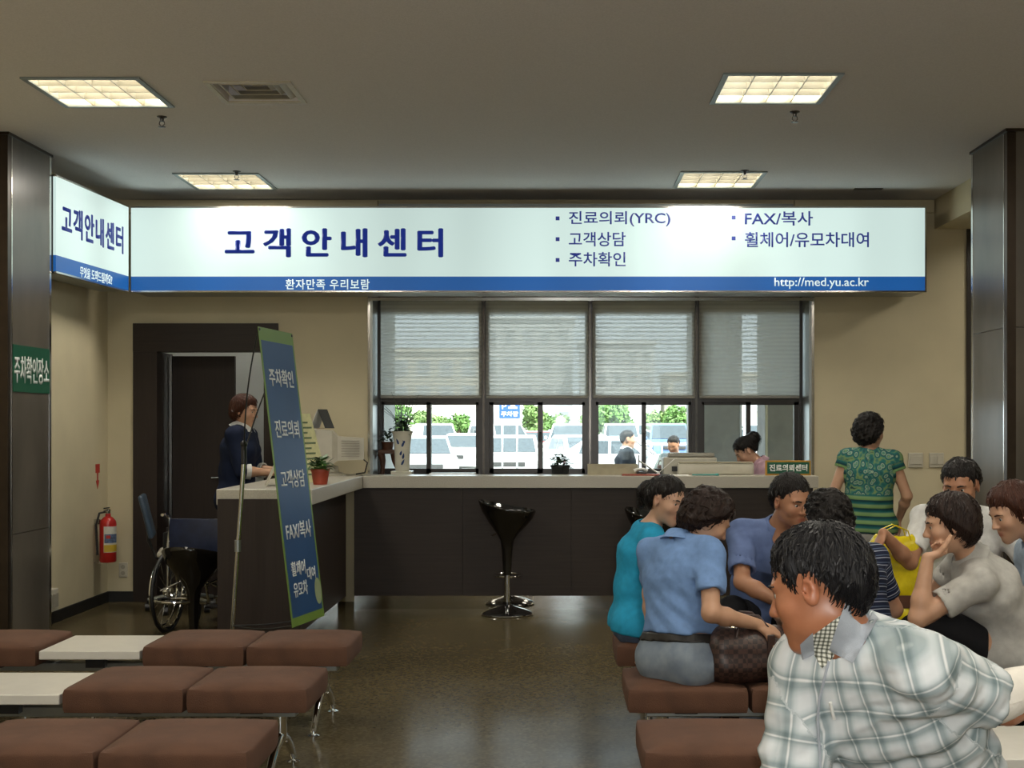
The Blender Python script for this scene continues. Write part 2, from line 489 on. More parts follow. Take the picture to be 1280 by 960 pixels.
# ---- doorway in the back wall
d = thing('door_1', 'dark wood doorway with a wide header, door leaf half open', 'door', (-2.87, YB, 0), kind='structure')
MB().box((-3.465, YB - .03, 2.04), (-2.285, YB + .12, 2.27)).build('header', 'wenge', d)
MB().box((-3.465, YB - .025, 0), (-3.27, YB + .40, 2.04)).build('jamb', 'wenge_v', d)
MB().box((-2.40, YB - .025, 0), (-2.285, YB + .40, 2.04)).build('jamb', 'wenge_v', d)
lf = MB().box((-3.24, YB + .30, .01), (-2.72, YB + .345, 2.02)).build('door_leaf', 'wenge_v', d)
MB().box((-3.262, YB + .28, .01), (-3.242, YB + .31, 2.02)).build('edge_strip', 'steel', d)
MB().cyl((-2.78, YB + .24, 1.0), (-2.78, YB + .30, 1.0), .012).cyl((-2.78, YB + .245, 1.0), (-2.90, YB + .245, 1.0), .010).build('handle', 'steel', lf)
# back office beyond the doorway
t = thing('office_fill_light', 'unseen flat light added to brighten the back office', 'ceiling light', (-2.45, 11.6, ZC))
EM('office_fill', (1.0, 0.96, 0.88), 9.0)  # added lamp, out of view, to brighten the room behind the doorway
MB().box((-2.75, 11.3, ZC - .05), (-2.15, 11.9, ZC - .01)).build('diffuser', 'office_fill', t)
MB().box((-2.78, 11.27, ZC - .035), (-2.12, 11.93, ZC)).build('housing', 'white_paint', t)
wo = MB().box((XL - .1, 12.6, 0), (-1.62, 12.7, ZC)).box((-1.72, YB + .40, 0), (-1.62, 12.6, ZC)).box((XL - .2, YB + .4, 0), (XL - .1, 12.7, ZC)).build('wall_office', 'wall_white')
setp(wo, 'pale grey walls of the office behind the doorway', 'wall', kind='structure')
pt = MB().box((-2.50, 11.5, 0), (-2.46, 12.6, 2.2)).build('trim_6', 'steel'); setp(pt, 'metal edged partition inside the back office', 'partition', kind='structure')
cb = thing('filing_cabinet', 'cream office cabinet seen through the doorway behind the clerk', 'cabinet', (-2.2, 11.9, 0))
MB().rbox((-2.44, 11.5, 0), (-1.9, 12.0, 1.3), .008).build('body', 'beige_plastic', cb)
for z in (.1, .5, .9):
    dr = MB().rbox((-2.42, 11.482, z), (-1.92, 11.5, z + .36), .006).build('drawer', 'beige_plastic', cb)
    MB().rbox((-2.24, 11.47, z + .2), (-2.10, 11.482, z + .23), .004).build('handle', 'steel', dr)

M('strip_dark', (0.10, 0.09, 0.08), 0.22, 1.0, var=0.1)
# ---- window: dark frames, sliding sashes, panes
wn = thing('window_1', 'wide dark-framed window with sliding lower sashes behind the counter', 'window', (0.265, YG, 1.0), kind='structure')
WX0, WX1, WZ0, WZ1 = -1.52, 2.05, 1.0, 2.56
ZT = 1.655
fr = MB()
fr.box((WX0, YG - .04, WZ0), (WX0 + .03, YG + .05, WZ1)).box((WX1 - .03, YG - .04, WZ0), (WX1, YG + .05, WZ1))
fr.box((WX0, YG - .035, WZ1 - .18), (WX1, YG + .05, WZ1)).box((WX0, YG - .04, WZ0), (WX1, YG + .05, WZ0 + .035)).box((WX0, YG - .035, ZT - .02), (WX1, YG + .05, ZT + .03))
fr.build('window_frame', 'dark_frame', wn)
MB().box((WX0 + .03, YG - .047, WZ1 - .175), (WX1 - .03, YG - .036, WZ1)).build('lintel_board', 'white_paint', wn)
MUL = [-.625, .269, 1.162]
for x in MUL:
    m_ = MB().box((x - .045, YG - .05, WZ0), (x + .045, YG + .05, WZ1)).build('mullion', 'dark_frame', wn)
    MB().box((x - .012, YG - .054, WZ0), (x + .006, YG - .048, WZ1)).build('cover_strip', 'strip_dark', m_)
EDG = [WX0 + .03, *MUL, WX1 - .03]
SPL = [-1.09, -.15, .72, 1.60]
for i in range(4):
    a, b = EDG[i] + (.032 if i else 0), EDG[i + 1] - (.032 if i < 3 else 0)
    MB().box((a, YG - .004, ZT + .03), (b, YG + .004, WZ1 - .18)).build('pane', 'glass', wn)
    s = SPL[i]
    for (u0, u1, yy) in ((a, s + .02, YG + .018), (s - .02, b, YG - .018)):
        sh = MB()
        wl_ = .018 if (i == 0 and u0 == a) else .038
        if i == 1 and u0 == a: wl_ = .045
        sh.box((u0, yy - .014, WZ0 + .035), (u0 + wl_, yy + .014, ZT - .02)).box((u1 - wl_, yy - .014, WZ0 + .035), (u1, yy + .014, ZT - .02))
        sh.box((u0, yy - .014, WZ0 + .035), (u1, yy + .014, WZ0 + .075)).box((u0, yy - .014, ZT - .045), (u1, yy + .014, ZT - .02))
        so = sh.build('sash', 'dark_frame', wn)
        MB().box((u0 + wl_, yy - .003, WZ0 + .075), (u1 - wl_, yy + .003, ZT - .045)).build('pane', 'glass', so)
        if u0 != a:
            MB().rbox((u0 + .006, yy - .028, 1.30), (u0 + .026, yy - .014, 1.38), .004).build('latch', 'black_plastic', so)
# polished jamb lining and sill
tr = MB().box((WX0 - .035, YB - .012, 1.0), (WX0 - .015, YB + .02, 2.56)).box((WX1 + .015, YB - .012, 1.0), (WX1 + .035, YB + .02, 2.56)).build('trim_7', 'steel')
setp(tr, 'polished steel edge strips of the window opening', 'trim', kind='structure')
tr = MB().box((WX0 - .015, YB - .005, .995), (WX0 + .004, YG - .05, 2.56)).box((WX1 - .004, YB - .005, .995), (WX1 + .015, YG - .05, 2.56)).build('trim_8', 'alu_grey')
setp(tr, 'grey metal lining of the window reveal', 'trim', kind='structure')
ts = MB().box((WX0 - .03, YB - .03, 2.455), (WX1 + .03, YB + .06, 2.48)).build('trim_9', 'steel')
setp(ts, 'polished steel strip under the long sign over the window', 'trim', kind='structure')
si = MB().box((WX0, YB - .02, .965), (1.34, YG - .04, 1.012)).box((1.34, YG - .06, .965), (WX1, YG - .04, 1.012)).build('trim_10', 'counter_stone')
setp(si, 'pale stone window sill behind the counter', 'windowsill', kind='structure')

tw = MB().box((1.34, YG - .035, 0), (WX1, YB + .40, 1.0)).build('wall_niche', 'wall_cream'); setp(tw, 'thin cream wall below the window behind the seated clerk', 'wall', kind='structure')
# ---- roller blinds
def blind_mat():
    m, n, b = _mat('blind_fabric')
    out = n.nodes['Material Output']
    tc = n.nodes.new('ShaderNodeTexCoord')
    wv = n.nodes.new('ShaderNodeTexWave'); wv.bands_direction = 'Z'; wv.inputs['Scale'].default_value = 9.0; wv.inputs['Distortion'].default_value = 0.15
    n.links.new(tc.outputs['Object'], wv.inputs['Vector'])
    mr = n.nodes.new('ShaderNodeMapRange'); mr.inputs[3].default_value = 0.20; mr.inputs[4].default_value = 0.34
    n.links.new(wv.outputs['Fac'], mr.inputs[0])
    di = n.nodes.new('ShaderNodeBsdfDiffuse'); di.inputs[0].default_value = (0.78, 0.77, 0.70, 1)
    tl = n.nodes.new('ShaderNodeBsdfTranslucent'); tl.inputs[0].default_value = (0.92, 0.94, 0.90, 1)
    tp = n.nodes.new('ShaderNodeBsdfTransparent')
    m1 = n.nodes.new('ShaderNodeMixShader'); m1.inputs[0].default_value = 0.70
    n.links.new(di.outputs[0], m1.inputs[1]); n.links.new(tl.outputs[0], m1.inputs[2])
    m2 = n.nodes.new('ShaderNodeMixShader')
    n.links.new(mr.outputs[0], m2.inputs[0]); n.links.new(m1.outputs[0], m2.inputs[1]); n.links.new(tp.outputs[0], m2.inputs[2])
    n.links.new(m2.outputs[0], out.inputs[0])
    MATS['blind_fabric'] = m
blind_mat()
M('blind_rail', (0.40, 0.39, 0.35), 0.5, var=0.04)
BN = ['roller blind nearest the doorway, above the tall vase', 'roller blind second from the doorway, above the flower pot', 'roller blind second from the right wall switches', 'rightmost roller blind with a column showing through']
for i in range(4):
    a = EDG[i] + (.018 if i else .0); b = EDG[i + 1] - (.018 if i < 3 else .0)
    yb = YG - .075
    t = thing('roller_blind', 'pale grey ' + BN[i], 'blind', ((a + b) / 2, yb, 1.665), group='roller blinds over the counter window')
    MB().cyl((a, yb, 2.50), (b, yb, 2.50), .022, 14).build('roller', 'blind_rail', t, smooth=True)
    MB().box((a, yb - .0012, 1.685), (b, yb + .0012, 2.49)).build('fabric', 'blind_fabric', t)
    MB().rbox((a, yb - .009, 1.665), (b, yb + .009, 1.69), .005).build('bottom_bar', 'blind_rail', t)

# ---- ceiling lights
M('louvre', (0.78, 0.74, 0.62), 0.25, 0.6, var=0.03)
M('light_frame', (0.30, 0.34, 0.34), 0.4, 0.3, var=0.05)
EM('lamp_panel', (1.0, 0.93, 0.76), LAMP, var=0.02)
LN = {0: 'recessed louvred ceiling light near the left column', 1: 'recessed louvred ceiling light nearest the top right',
      2: 'recessed louvred ceiling light above the left end of the long sign', 3: 'recessed louvred ceiling light above the right part of the long sign'}
OUT = ['above the second left bench row', 'above the second right bench row', 'left of the photographer', 'right of the photographer', 'near the front entrance', 'over the right aisle', 'over the right side door', 'inside the right passage']
for i, (x, y) in enumerate(LIGHTS):
    t = thing('ceiling_light', LN.get(i, 'recessed ceiling light ' + OUT[i - 4] if i > 3 else ''), 'ceiling light', (x, y, ZC), group='recessed square ceiling lights' if i in LN else 'ceiling lights out of the picture')
    s = .29
    f = MB()
    for (a, b) in (((x - .315, y - .315), (x + .315, y - .285)), ((x - .315, y + .285), (x + .315, y + .315)), ((x - .315, y - .285), (x - .285, y + .285)), ((x + .285, y - .285), (x + .315, y + .285))):
        f.box((a[0], a[1], ZC - .010), (b[0], b[1], ZC - .0005))
    f.build('frame', 'light_frame', t)
    h = MB()
    for (a, b) in (((x - s, y - s), (x + s, y - s + .006)), ((x - s, y + s - .006), (x + s, y + s)), ((x - s, y - s), (x - s + .006, y + s)), ((x + s - .006, y - s), (x + s, y + s))):
        h.box((a[0], a[1], ZC - .004), (b[0], b[1], ZC + .09))
    h.box((x - s, y - s, ZC + .085), (x + s, y + s, ZC + .095))
    h.build('housing', 'louvre', t)
    MB().box((x - .27, y - .27, ZC + .074), (x + .27, y + .27, ZC + .080)).build('lamp_panel', 'lamp_panel', t)
    ld = bpy.data.lights.new('lamp_glow', 'AREA'); ld.shape = 'SQUARE'; ld.size = .52; ld.energy = LAMP_W; ld.color = (1.0, 0.94, 0.83)
    lo_ = bpy.data.objects.new('lamp_glow', ld); COL.objects.link(lo_); lo_.parent = t; lo_.location = (0, 0, -.012)
    if i < 4:
        for k in (-1, 0, 1):
            u = k * .142
            # parabolic blades: V section, wide at the top
            MB().loft([[(x + u - .003, y + e, ZC - .003), (x + u + .003, y + e, ZC - .003), (x + u + .014, y + e, ZC + .05), (x + u - .014, y + e, ZC + .05)] for e in (-.283, .283)]).build('louvre_blade', 'louvre', t)
            MB().loft([[(x + e, y + u - .003, ZC - .002), (x + e, y + u + .003, ZC - .002), (x + e, y + u + .016, ZC + .05), (x + e, y + u - .016, ZC + .05)] for e in (-.283, .283)]).build('louvre_blade', 'louvre', t)

# ---- air vent and sprinklers
x, y, s = VENT
t = thing('air_vent', 'square louvred air vent in the ceiling beside the left light', 'vent', (x, y, ZC))
f = MB()
for (a, b) in (((x - .235, y - .225), (x + .235, y - .195)), ((x - .235, y + .195), (x + .235, y + .225)), ((x - .235, y - .195), (x - .205, y + .195)), ((x + .205, y - .195), (x + .235, y + .195))):
    f.box((a[0], a[1], ZC - .008), (b[0], b[1], ZC))
M('vent_paint', (0.62, 0.57, 0.44), 0.45, var=0.06)
f.build('frame', 'vent_paint', t)
for k in range(4):
    q = .195 - .045 * k
    zz = ZC - .002 + .014 * k
    ring = lambda e, z: [(x - e, y - e * .97, z), (x + e, y - e * .97, z), (x + e, y + e * .97, z), (x - e, y + e * .97, z)]
    MB().loft([ring(q, zz + .030), ring(q - .036, zz), ring(q - .040, zz + .002), ring(q - .004, zz + .032)], cap=False, closed=True).build('vent_louvre', 'vent_paint', t)
MB().box((x - .2, y - .19, ZC + .11), (x + .2, y + .19, ZC + .12)).build('backing', 'black_rubber', t)
SP = [(-2.36, 7.62, 'beside the near left ceiling light'), (1.385, 7.50, 'beside the near right ceiling light'), (-2.33, 9.27, 'in front of the far left ceiling light'), (1.345, 9.24, 'in front of the far right ceiling light')]
for x, y, w_ in SP:
    t = thing('fire_sprinkler', 'small dark fire sprinkler head ' + w_, 'sprinkler', (x, y, ZC), group='fire sprinklers on the ceiling')
    MB().lathe([(.030, 0), (.030, -.004), (.012, -.012), (.010, -.03)], (x, y, ZC), 14).build('escutcheon', 'dark_frame', t, smooth=True)
    MB().tube([(x - .012, y, ZC - .028), (x - .016, y, ZC - .045), (x, y, ZC - .058)], .003, 6).tube([(x + .012, y, ZC - .028), (x + .016, y, ZC - .045), (x, y, ZC - .058)], .003, 6).build('yoke', 'dark_frame', t)
    MB().lathe([(.004, -.056), (.022, -.060), (.022, -.062), (.004, -.064)], (x, y, ZC), 14).build('deflector', 'dark_frame', t)
sv = MB().box((2.3, 9.93, ZC - .004), (2.52, 9.99, ZC))
one('ceiling_slot', sv, 'dark_frame', 'narrow dark slot in the ceiling near the right end of the sign', 'vent')

# ---- wall plates
def plate(x, z, label, n, name='switch_plate', cat='switch'):
    t = thing(name, label, cat, (x, YB, z))
    MB().rbox((x - .06, YB - .012, z - .06), (x + .06, YB, z + .06), .004).build('plate', 'beige_plastic', t)
    for k in range(n):
        u = x - .06 + .12 * (k + .5) / n
        MB().rbox((u - .05 / n, YB - .017, z - .035), (u + .05 / n, YB - .011, z + .035), .003).build('rocker', 'beige_plastic', t)
plate(2.915, 1.155, 'beige wall switch right of the standing woman, nearer to her', 1)
plate(3.085, 1.155, 'beige wall switch right of the standing woman, farther from her', 2)
t = thing('wall_outlet', 'beige wall outlet low on the wall between extinguisher and doorway', 'outlet', (-3.55, YB, .26))
MB().rbox((-3.585, YB - .012, .20), (-3.515, YB, .32), .004).build('plate', 'beige_plastic', t)
for z in (.235, .285):
    MB().cyl((-3.55, YB - .016, z), (-3.55, YB - .011, z), .018, 14).build('socket', 'beige_dark', t)
t = thing('junction_box', 'beige socket box on the left wall beside the stone column', 'outlet', (XL, 9.18, .17))
MB().rbox((XL, 9.06, .10), (XL + .05, 9.30, .26), .006).build('housing', 'beige_plastic', t)
MB().rbox((XL + .05, 9.09, .13), (XL + .062, 9.17, .23), .004).build('socket', 'beige_dark', t)
MB().rbox((XL + .05, 9.19, .13), (XL + .062, 9.27, .23), .004).build('socket', 'beige_dark', t)
# ------------------------------------------------------------------ signs
def sign_white():
    m = EM('sign_white', (0.80, 1.0, 0.98), BOX, var=0.0)
    n = m.node_tree; b = n.nodes['Principled BSDF']
    b.inputs['Roughness'].default_value = 0.5
    return m
def tube_lit(name, col, strength, wavelength=2.0):
    """back-lit acrylic: slightly brighter where the tubes run behind it"""
    m, n, b = _mat(name)
    tc = n.nodes.new('ShaderNodeTexCoord')
    nz = n.nodes.new('ShaderNodeTexNoise'); nz.inputs['Scale'].default_value = 1.1; nz.inputs['Detail'].default_value = 1
    mp = n.nodes.new('ShaderNodeMapping'); mp.inputs['Scale'].default_value = (1.3, 1.3, 0.25)
    n.links.new(tc.outputs['Object'], mp.inputs[0]); n.links.new(mp.outputs[0], nz.inputs['Vector'])
    mr = n.nodes.new('ShaderNodeMapRange'); mr.inputs[1].default_value = .3; mr.inputs[2].default_value = .7; mr.inputs[3].default_value = strength * .84; mr.inputs[4].default_value = strength * 1.12
    n.links.new(nz.outputs[0], mr.inputs[0])
    b.inputs['Base Color'].default_value = (*[c * .18 for c in col], 1)
    b.inputs['Roughness'].default_value = 0.4
    b.inputs['Emission Color'].default_value = (*col, 1)
    n.links.new(mr.outputs[0], b.inputs['Emission Strength'])
    MATS[name] = m
tube_lit('sign_white', (0.74, 0.93, 0.88), BOX)
tube_lit('sign_blue', (0.012, 0.125, 0.43), BOX * .85)
EM('box_navy', (0.020, 0.040, 0.26), BOX * .8, var=0.02)
EM('sign_band_text', (0.80, 0.95, 0.95), BOX * .9, var=0.01)

SX0, SX1, SZ0, SZ1, SY = -3.345, 2.875, 2.48, 3.15, 10.0
ZB = 2.602
t = thing('lightbox_sign', 'long white and blue lit sign above the window with navy lettering', 'sign', ((SX0 + SX1) / 2, SY + .2, SZ0))
MB().box((SX0 + .01, SY + .02, SZ0 + .004), (SX1 - .004, YB - .055, SZ1 - .004)).build('box', 'alu_grey', t)
MB().box((SX0 + .006, SY, ZB), (SX1 - .012, SY + .02, SZ1 - .012)).build('white_face', 'sign_white', t)
MB().box((SX0 + .006, SY, SZ0 + .012), (SX1 - .012, SY + .02, ZB)).build('blue_band', 'sign_blue', t)
f = MB().box((SX0 + .006, SY - .004, SZ1 - .012), (SX1, SY + .03, SZ1)).box((SX0 + .006, SY - .004, SZ0), (SX1, SY + .03, SZ0 + .012)).box((SX1 - .012, SY - .004, SZ0 + .012), (SX1, SY + .03, SZ1 - .012))
f.build('edge_frame', 'steel', t)
def zpx(py, Y=SY): return CAM_H - (py - 530) * Y / 1600
def xpx(px, Y=SY): return (px - 698) * Y / 1600
def on_main(text, x0, x1, y0, y1, mat, bold, spacing=1.0, heavy=0.0):
    return lettering(text, t, ((xpx(x0) + xpx(x1)) / 2, SY - .0005, (zpx(y0) + zpx(y1)) / 2), xpx(x1) - xpx(x0), zpx(y0) - zpx(y1), (1, 0, 0), (0, 0, 1), mat, bold, spacing, heavy=heavy)
on_main('고객안내센터', 282, 553, 286, 321, 'box_navy', 0.008, 1.42, heavy=.026)
on_main('환자만족 우리보람', 357, 462, 349, 362, 'sign_band_text', 0.012, 1.1)
on_main('진료의뢰(YRC)', 711, 838, 264, 283, 'box_navy', 0.012)
on_main('고객상담', 711, 782, 290, 308, 'box_navy', 0.012)
on_main('주차확인', 711, 782, 315, 333, 'box_navy', 0.012)
on_main('FAX/복사', 931, 1016, 264, 282, 'box_navy', 0.012)
on_main('휠체어/유모차대여', 931, 1086, 290, 309, 'box_navy', 0.012)
on_main('http://med.yu.ac.kr', 968, 1086, 347, 361, 'sign_band_text', 0.008)
for (bx_, by_) in ((697, 273), (697, 299), (697, 325), (917, 272), (917, 298)):
    MB().box((xpx(bx_ - 2.4), SY - .0025, zpx(by_ - 2.4)), (xpx(bx_ + 2.4), SY - .0003, zpx(by_ + 2.4))).build('bullet', 'box_navy', t)

# side light box on the left wall, turned a little off the wall
A = Vector((-3.425, 8.725, 0)); B = Vector((-3.352, 9.985, 0))
R = (B - A).normalized(); N = R.cross(Vector((0, 0, 1)))
t = thing('lightbox_sign', 'short white and blue lit sign on the left wall beside the column', 'sign', (-3.52, 9.35, SZ0))
def on_side(u0, u1, z0, z1, d0, d1, nm, mat):
    p = [A + R * u0 + N * d0, A + R * u1 + N * d0, A + R * u1 + N * d1, A + R * u0 + N * d1]
    return MB().loft([[q + Vector((0, 0, z)) for q in p] for z in (z0, z1)]).build(nm, mat, t)
L = (B - A).length
on_side(.0, L, SZ0 + .004, SZ1 - .004, -.23, -.02, 'box', 'alu_grey')
on_side(.0, L - .004, ZB, SZ1 - .012, -.02, 0, 'white_face', 'sign_white')
on_side(.0, L - .004, SZ0 + .012, ZB, -.02, 0, 'blue_band', 'sign_blue')
on_side(.0, L - .002, SZ1 - .012, SZ1, -.03, .004, 'edge_frame', 'steel')
on_side(.0, L - .002, SZ0, SZ0 + .012, -.03, .004, 'edge_frame', 'steel')
c = A + R * (.62) + N * .0005
lettering('고객안내센터', t, (c[0], c[1], 2.865), 1.06, .205, R, (0, 0, 1), 'box_navy', 0.008, 1.15, heavy=.024)
c = A + R * (.66) + N * .0005
lettering('무엇을 도와드릴까요?', t, (c[0], c[1], 2.535), .56, .078, R, (0, 0, 1), 'sign_band_text', 0.012)

# green plate on the left column
t = thing('parking_sign', 'green plate with white lettering on the left stone column', 'sign', (-3.447, 8.37, 1.80))
MB().box((-3.450, 8.09, 1.655), (-3.444, 8.665, 1.955)).build('plate', 'sign_green', t)
lettering('주차확인장소', t, (-3.4435, 8.375, 1.80), .55, .175, (0, 1, 0), (0, 0, 1), 'text_white', 0.016)

# red arrow sticker above the extinguisher
M('sticker_red', (0.48, 0.03, 0.02), 0.5, var=0.05)
mb = MB().prism([(-.045, .10), (.045, .10), (.045, .03), (.012, .03), (.012, -.03), (.035, -.03), (0, -.10), (-.035, -.03), (-.012, -.03), (-.012, .03), (-.045, .03)], .002,
                ((XL, 10.22, 1.03), (0, 1, 0), (0, 0, 1), (1, 0, 0)))
one('arrow_sticker', mb, 'sticker_red', 'small red arrow sticker on the left wall above the extinguisher', 'sticker')

# ---- banner on a stand beside the return counter
TL = Vector((-1.704, 7.25, 2.003)); TR = Vector((-1.613, 7.75, 1.997)); BL = Vector((-1.509, 7.25, .295)); BR = Vector((-1.418, 7.75, .289))
M('banner_blue', (0.020, 0.075, 0.20), 0.42, var=0.10, scale=3)
M('banner_green', (0.16, 0.27, 0.045), 0.42, var=0.05, scale=3)
t = thing('banner_stand', 'tall leaning blue banner with green border and white lettering by the counter', 'banner', (-1.75, 7.5, 0))
RR = (TR - TL).normalized(); UU = (TL - BL).normalized(); NN = RR.cross(UU).normalized()
BW = (TR - TL).length; BH = (TL - BL).length
def bquad(u0, u1, v0, v1, d0, d1, nm, mat):
    p = [BL + RR * u + UU * v for (u, v) in ((u0, v0), (u1, v0), (u1, v1), (u0, v1))]
    return MB().loft([[q + NN * d0 for q in p], [q + NN * d1 for q in p]]).build(nm, mat, t)
bquad(0, BW, 0, BH, 0, .002, 'border', 'banner_green')
bquad(.022, BW - .022, .05, BH - .075, .002, .003, 'panel', 'banner_blue')
def btext(s, v, h, w_=.36, u=None):
    c = BL + RR * (BW / 2 if u is None else u) + UU * v + NN * .0032
    lettering(s, t, c, w_, h, RR, UU, 'text_white', 0.012)
btext('주차확인', BH * .835, .105)
btext('진료의뢰', BH * .66, .105)
btext('고객상담', BH * .49, .105)
btext('FAX/복사', BH * .315, .105, .38)
btext('휠체어', BH * .188, .085, .21, BW * .36)
btext('유모차', BH * .118, .085, .21, BW * .36)
btext('대여', BH * .160, .075, .13, BW * .73)
M('banner_emblem', (0.30, 0.36, 0.20), 0.5, var=0.1)
MB().prism([(.05 * math.cos(a * PI / 9), .08 * math.sin(a * PI / 9)) for a in range(18)], .001, (BL + RR * (BW - .06) + UU * .16 + NN * .003, RR, UU, NN)).build('emblem', 'banner_emblem', t)
J = Vector((-1.872, 7.62, 1.27))
F = Vector((-1.955, 7.62, 0.03))
MB().cyl(F, J - Vector((0, 0, .04)), .0135, 14).build('pole', 'steel', t, smooth=True)
mid = F.lerp(J, .56)
MB().cyl(mid - Vector((0, 0, .035)), mid + Vector((0, 0, .035)), .019, 14).build('pole_clamp', 'alu_grey', t, smooth=True)
MB().cyl(J - Vector((0, 0, .06)), J + Vector((0, 0, .05)), .017, 12).ball(J + Vector((0, 0, .06)), .022).build('joint', 'black_plastic', t, smooth=True)
def bow(a, b, sag):
    return [a.lerp(b, k / 10) + sag * math.sin(PI * k / 10) for k in range(11)]
for e in (TL + RR * .01 - UU * .01, TR - RR * .01 - UU * .01):
    MB().tube(bow(J, e, Vector((-.02, 0, .01))), .0045, 8).build('rod', 'black_plastic', t, smooth=True)
for e in (BL + RR * .01 + UU * .01, BR - RR * .01 + UU * .01):
    MB().tube(bow(F + Vector((.01, 0, .22)), e, Vector((0, 0, -.02))), .0045, 8).build('rod', 'black_plastic', t, smooth=True)
for a in (.3, 2.4, 4.5):
    MB().tube([F + Vector((0, 0, .10)), F + Vector((.13 * math.cos(a), .13 * math.sin(a), .02)), F + Vector((.24 * math.cos(a), .24 * math.sin(a), -.018))], .009, 8).build('foot', 'black_plastic', t, smooth=True)
for e in (TL + RR * .015 - UU * .015, TR - RR * .015 - UU * .015):
    MB().cyl(e - NN * .002, e + NN * .006, .008, 10).build('eyelet', 'black_plastic', t)
# ------------------------------------------------------------------ counter
YC = 10.02         # front panel of the long counter
t = thing('reception_counter', 'long dark wood reception counter under the window', 'counter', (.23, 10.2, 0))
PX = [-1.60, -.75, .10, .95, 1.995]
for a, b in zip(PX[:-1], PX[1:]):
    MB().box((a + .0015, YC, .105), (b - .0015, YC + .02, .948)).build('front_panel', 'wenge', t)
MB().box((-1.60, YC + .02, .10), (1.995, YC + .05, .948)).build('carcass', 'wenge', t)
MB().box((1.975, YC + .05, .0), (1.995, YC + .27, .948)).build('end_panel', 'wenge', t)
for a, b in ((-1.60, -.20), (-.199, 1.0), (1.001, 1.985)):
    MB().box((a, YC + .012, .0), (b, YC + .022, .104)).build('kick_plate', 'kick_steel', t)
mb = MB().rbox((-1.527, YC - .035, .95), (2.03, YC + .29, 1.044), .004)
one('counter_top', mb, 'counter_stone', 'long pale stone top of the reception counter', 'countertop')
t = thing('side_counter', 'dark wood counter wing reaching towards the benches beside the banner', 'counter', (-1.82, 8.95, 0))
MB().box((-2.11, 7.92, .0), (-1.60, 7.95, .985)).build('end_panel', 'wenge_v', t)
MB().box((-1.68, 7.95, .105), (-1.66, YC - .02, .948)).build('front_panel', 'wenge', t)
MB().box((-1.675, 7.95, .0), (-1.665, YC - .02, .104)).build('kick_plate', 'kick_steel', t)
MB().box((-2.10, 7.95, .0), (-2.08, 9.0, .945)).build('inner_panel', 'wenge_v', t)
MB().box((-2.08, 8.9, .30), (-1.69, 8.92, .945)).build('divider', 'wenge_v', t)
mb = MB().rbox((-2.125, 7.95, .947), (-1.529, YB - .02, 1.044), .004)
one('counter_top', mb, 'counter_stone', 'pale stone top of the counter wing beside the banner', 'countertop')

# ------------------------------------------------------------------ bar stools
def stool(x, y, zs, rz, label, tilt=1):
    t = thing('bar_stool', label, 'stool', (x, y, 0), rz, 'black bar stools at the counter')
    prof = [(.195, 0), (.195, .012), (.185, .022), (.13, .042), (.06, .062), (.035, .075), (.032, .10)]
    MB().lathe([(.0, 0)] + prof, (0, 0, 0), 40).build('base', 'black_gloss', t, smooth=True, world=False)
    MB().lathe([(.196, .004), (.199, .008), (.196, .013), (.192, .008)], (0, 0, 0), 40, cap=False).build('base_rim', 'chrome', t, smooth=True, world=False)
    MB().cyl((0, 0, .08), (0, 0, zs - .33), .024, 18).build('column', 'chrome', t, smooth=True, world=False)
    ft = [(.11 * math.sin(a * 2 * PI / 28), -.03 - .10 + .13 * math.cos(a * 2 * PI / 28), .285) for a in range(28)]
    fr = MB().tube(ft, .009, 8, closed=True)
    fr.build('foot_ring', 'chrome', t, smooth=True, world=False)
    # scooped seat: outer bowl flowing into a stem, inner bowl; the rim tips up at the back
    n = 40
    def ring(r, z, k, w_=1.0):
        o = []
        for j in range(n):
            a = 2 * PI * j / n
            lift = k * (.5 + .5 * math.cos(a - PI / 2 * 0)) ** 1.6
            o.append((r * math.cos(a) * (1 + .04 * k / .09), r * math.sin(a) * .93, z + lift))
        return o
    rings = [ring(.030, zs - .50, 0), ring(.036, zs - .40, 0), ring(.042, zs - .30, 0), ring(.052, zs - .235, 0), ring(.085, zs - .185, .01), ring(.145, zs - .125, .035),
             ring(.19, zs - .070, .060), ring(.209, zs - .028, .075), ring(.212, zs - .012, .078), ring(.205, zs - .004, .080), ring(.195, zs - .014, .078), ring(.165, zs - .055, .055), ring(.11, zs - .085, .022), ring(.05, zs - .098, .003), ring(.005, zs - .10, 0)]
    MB().loft(rings).build('seat', 'black_gloss', t, smooth=60, world=False)
    MB().tube([(.03, -.06, zs - .16), (.10, -.13, zs - .20), (.13, -.17, zs - .22)], .006, 8).build('height_lever', 'chrome', t, smooth=True, world=False)
    return t
stool(-.39, 9.745, .80, PI, 'black scooped bar stool in front of the long counter, in full view')
stool(.72, 9.74, .74, PI * .9, 'black scooped bar stool hidden behind the woman in turquoise')
stool(-2.40, 8.42, .585, -PI * .55, 'black scooped bar stool lowered beside the wheelchair')

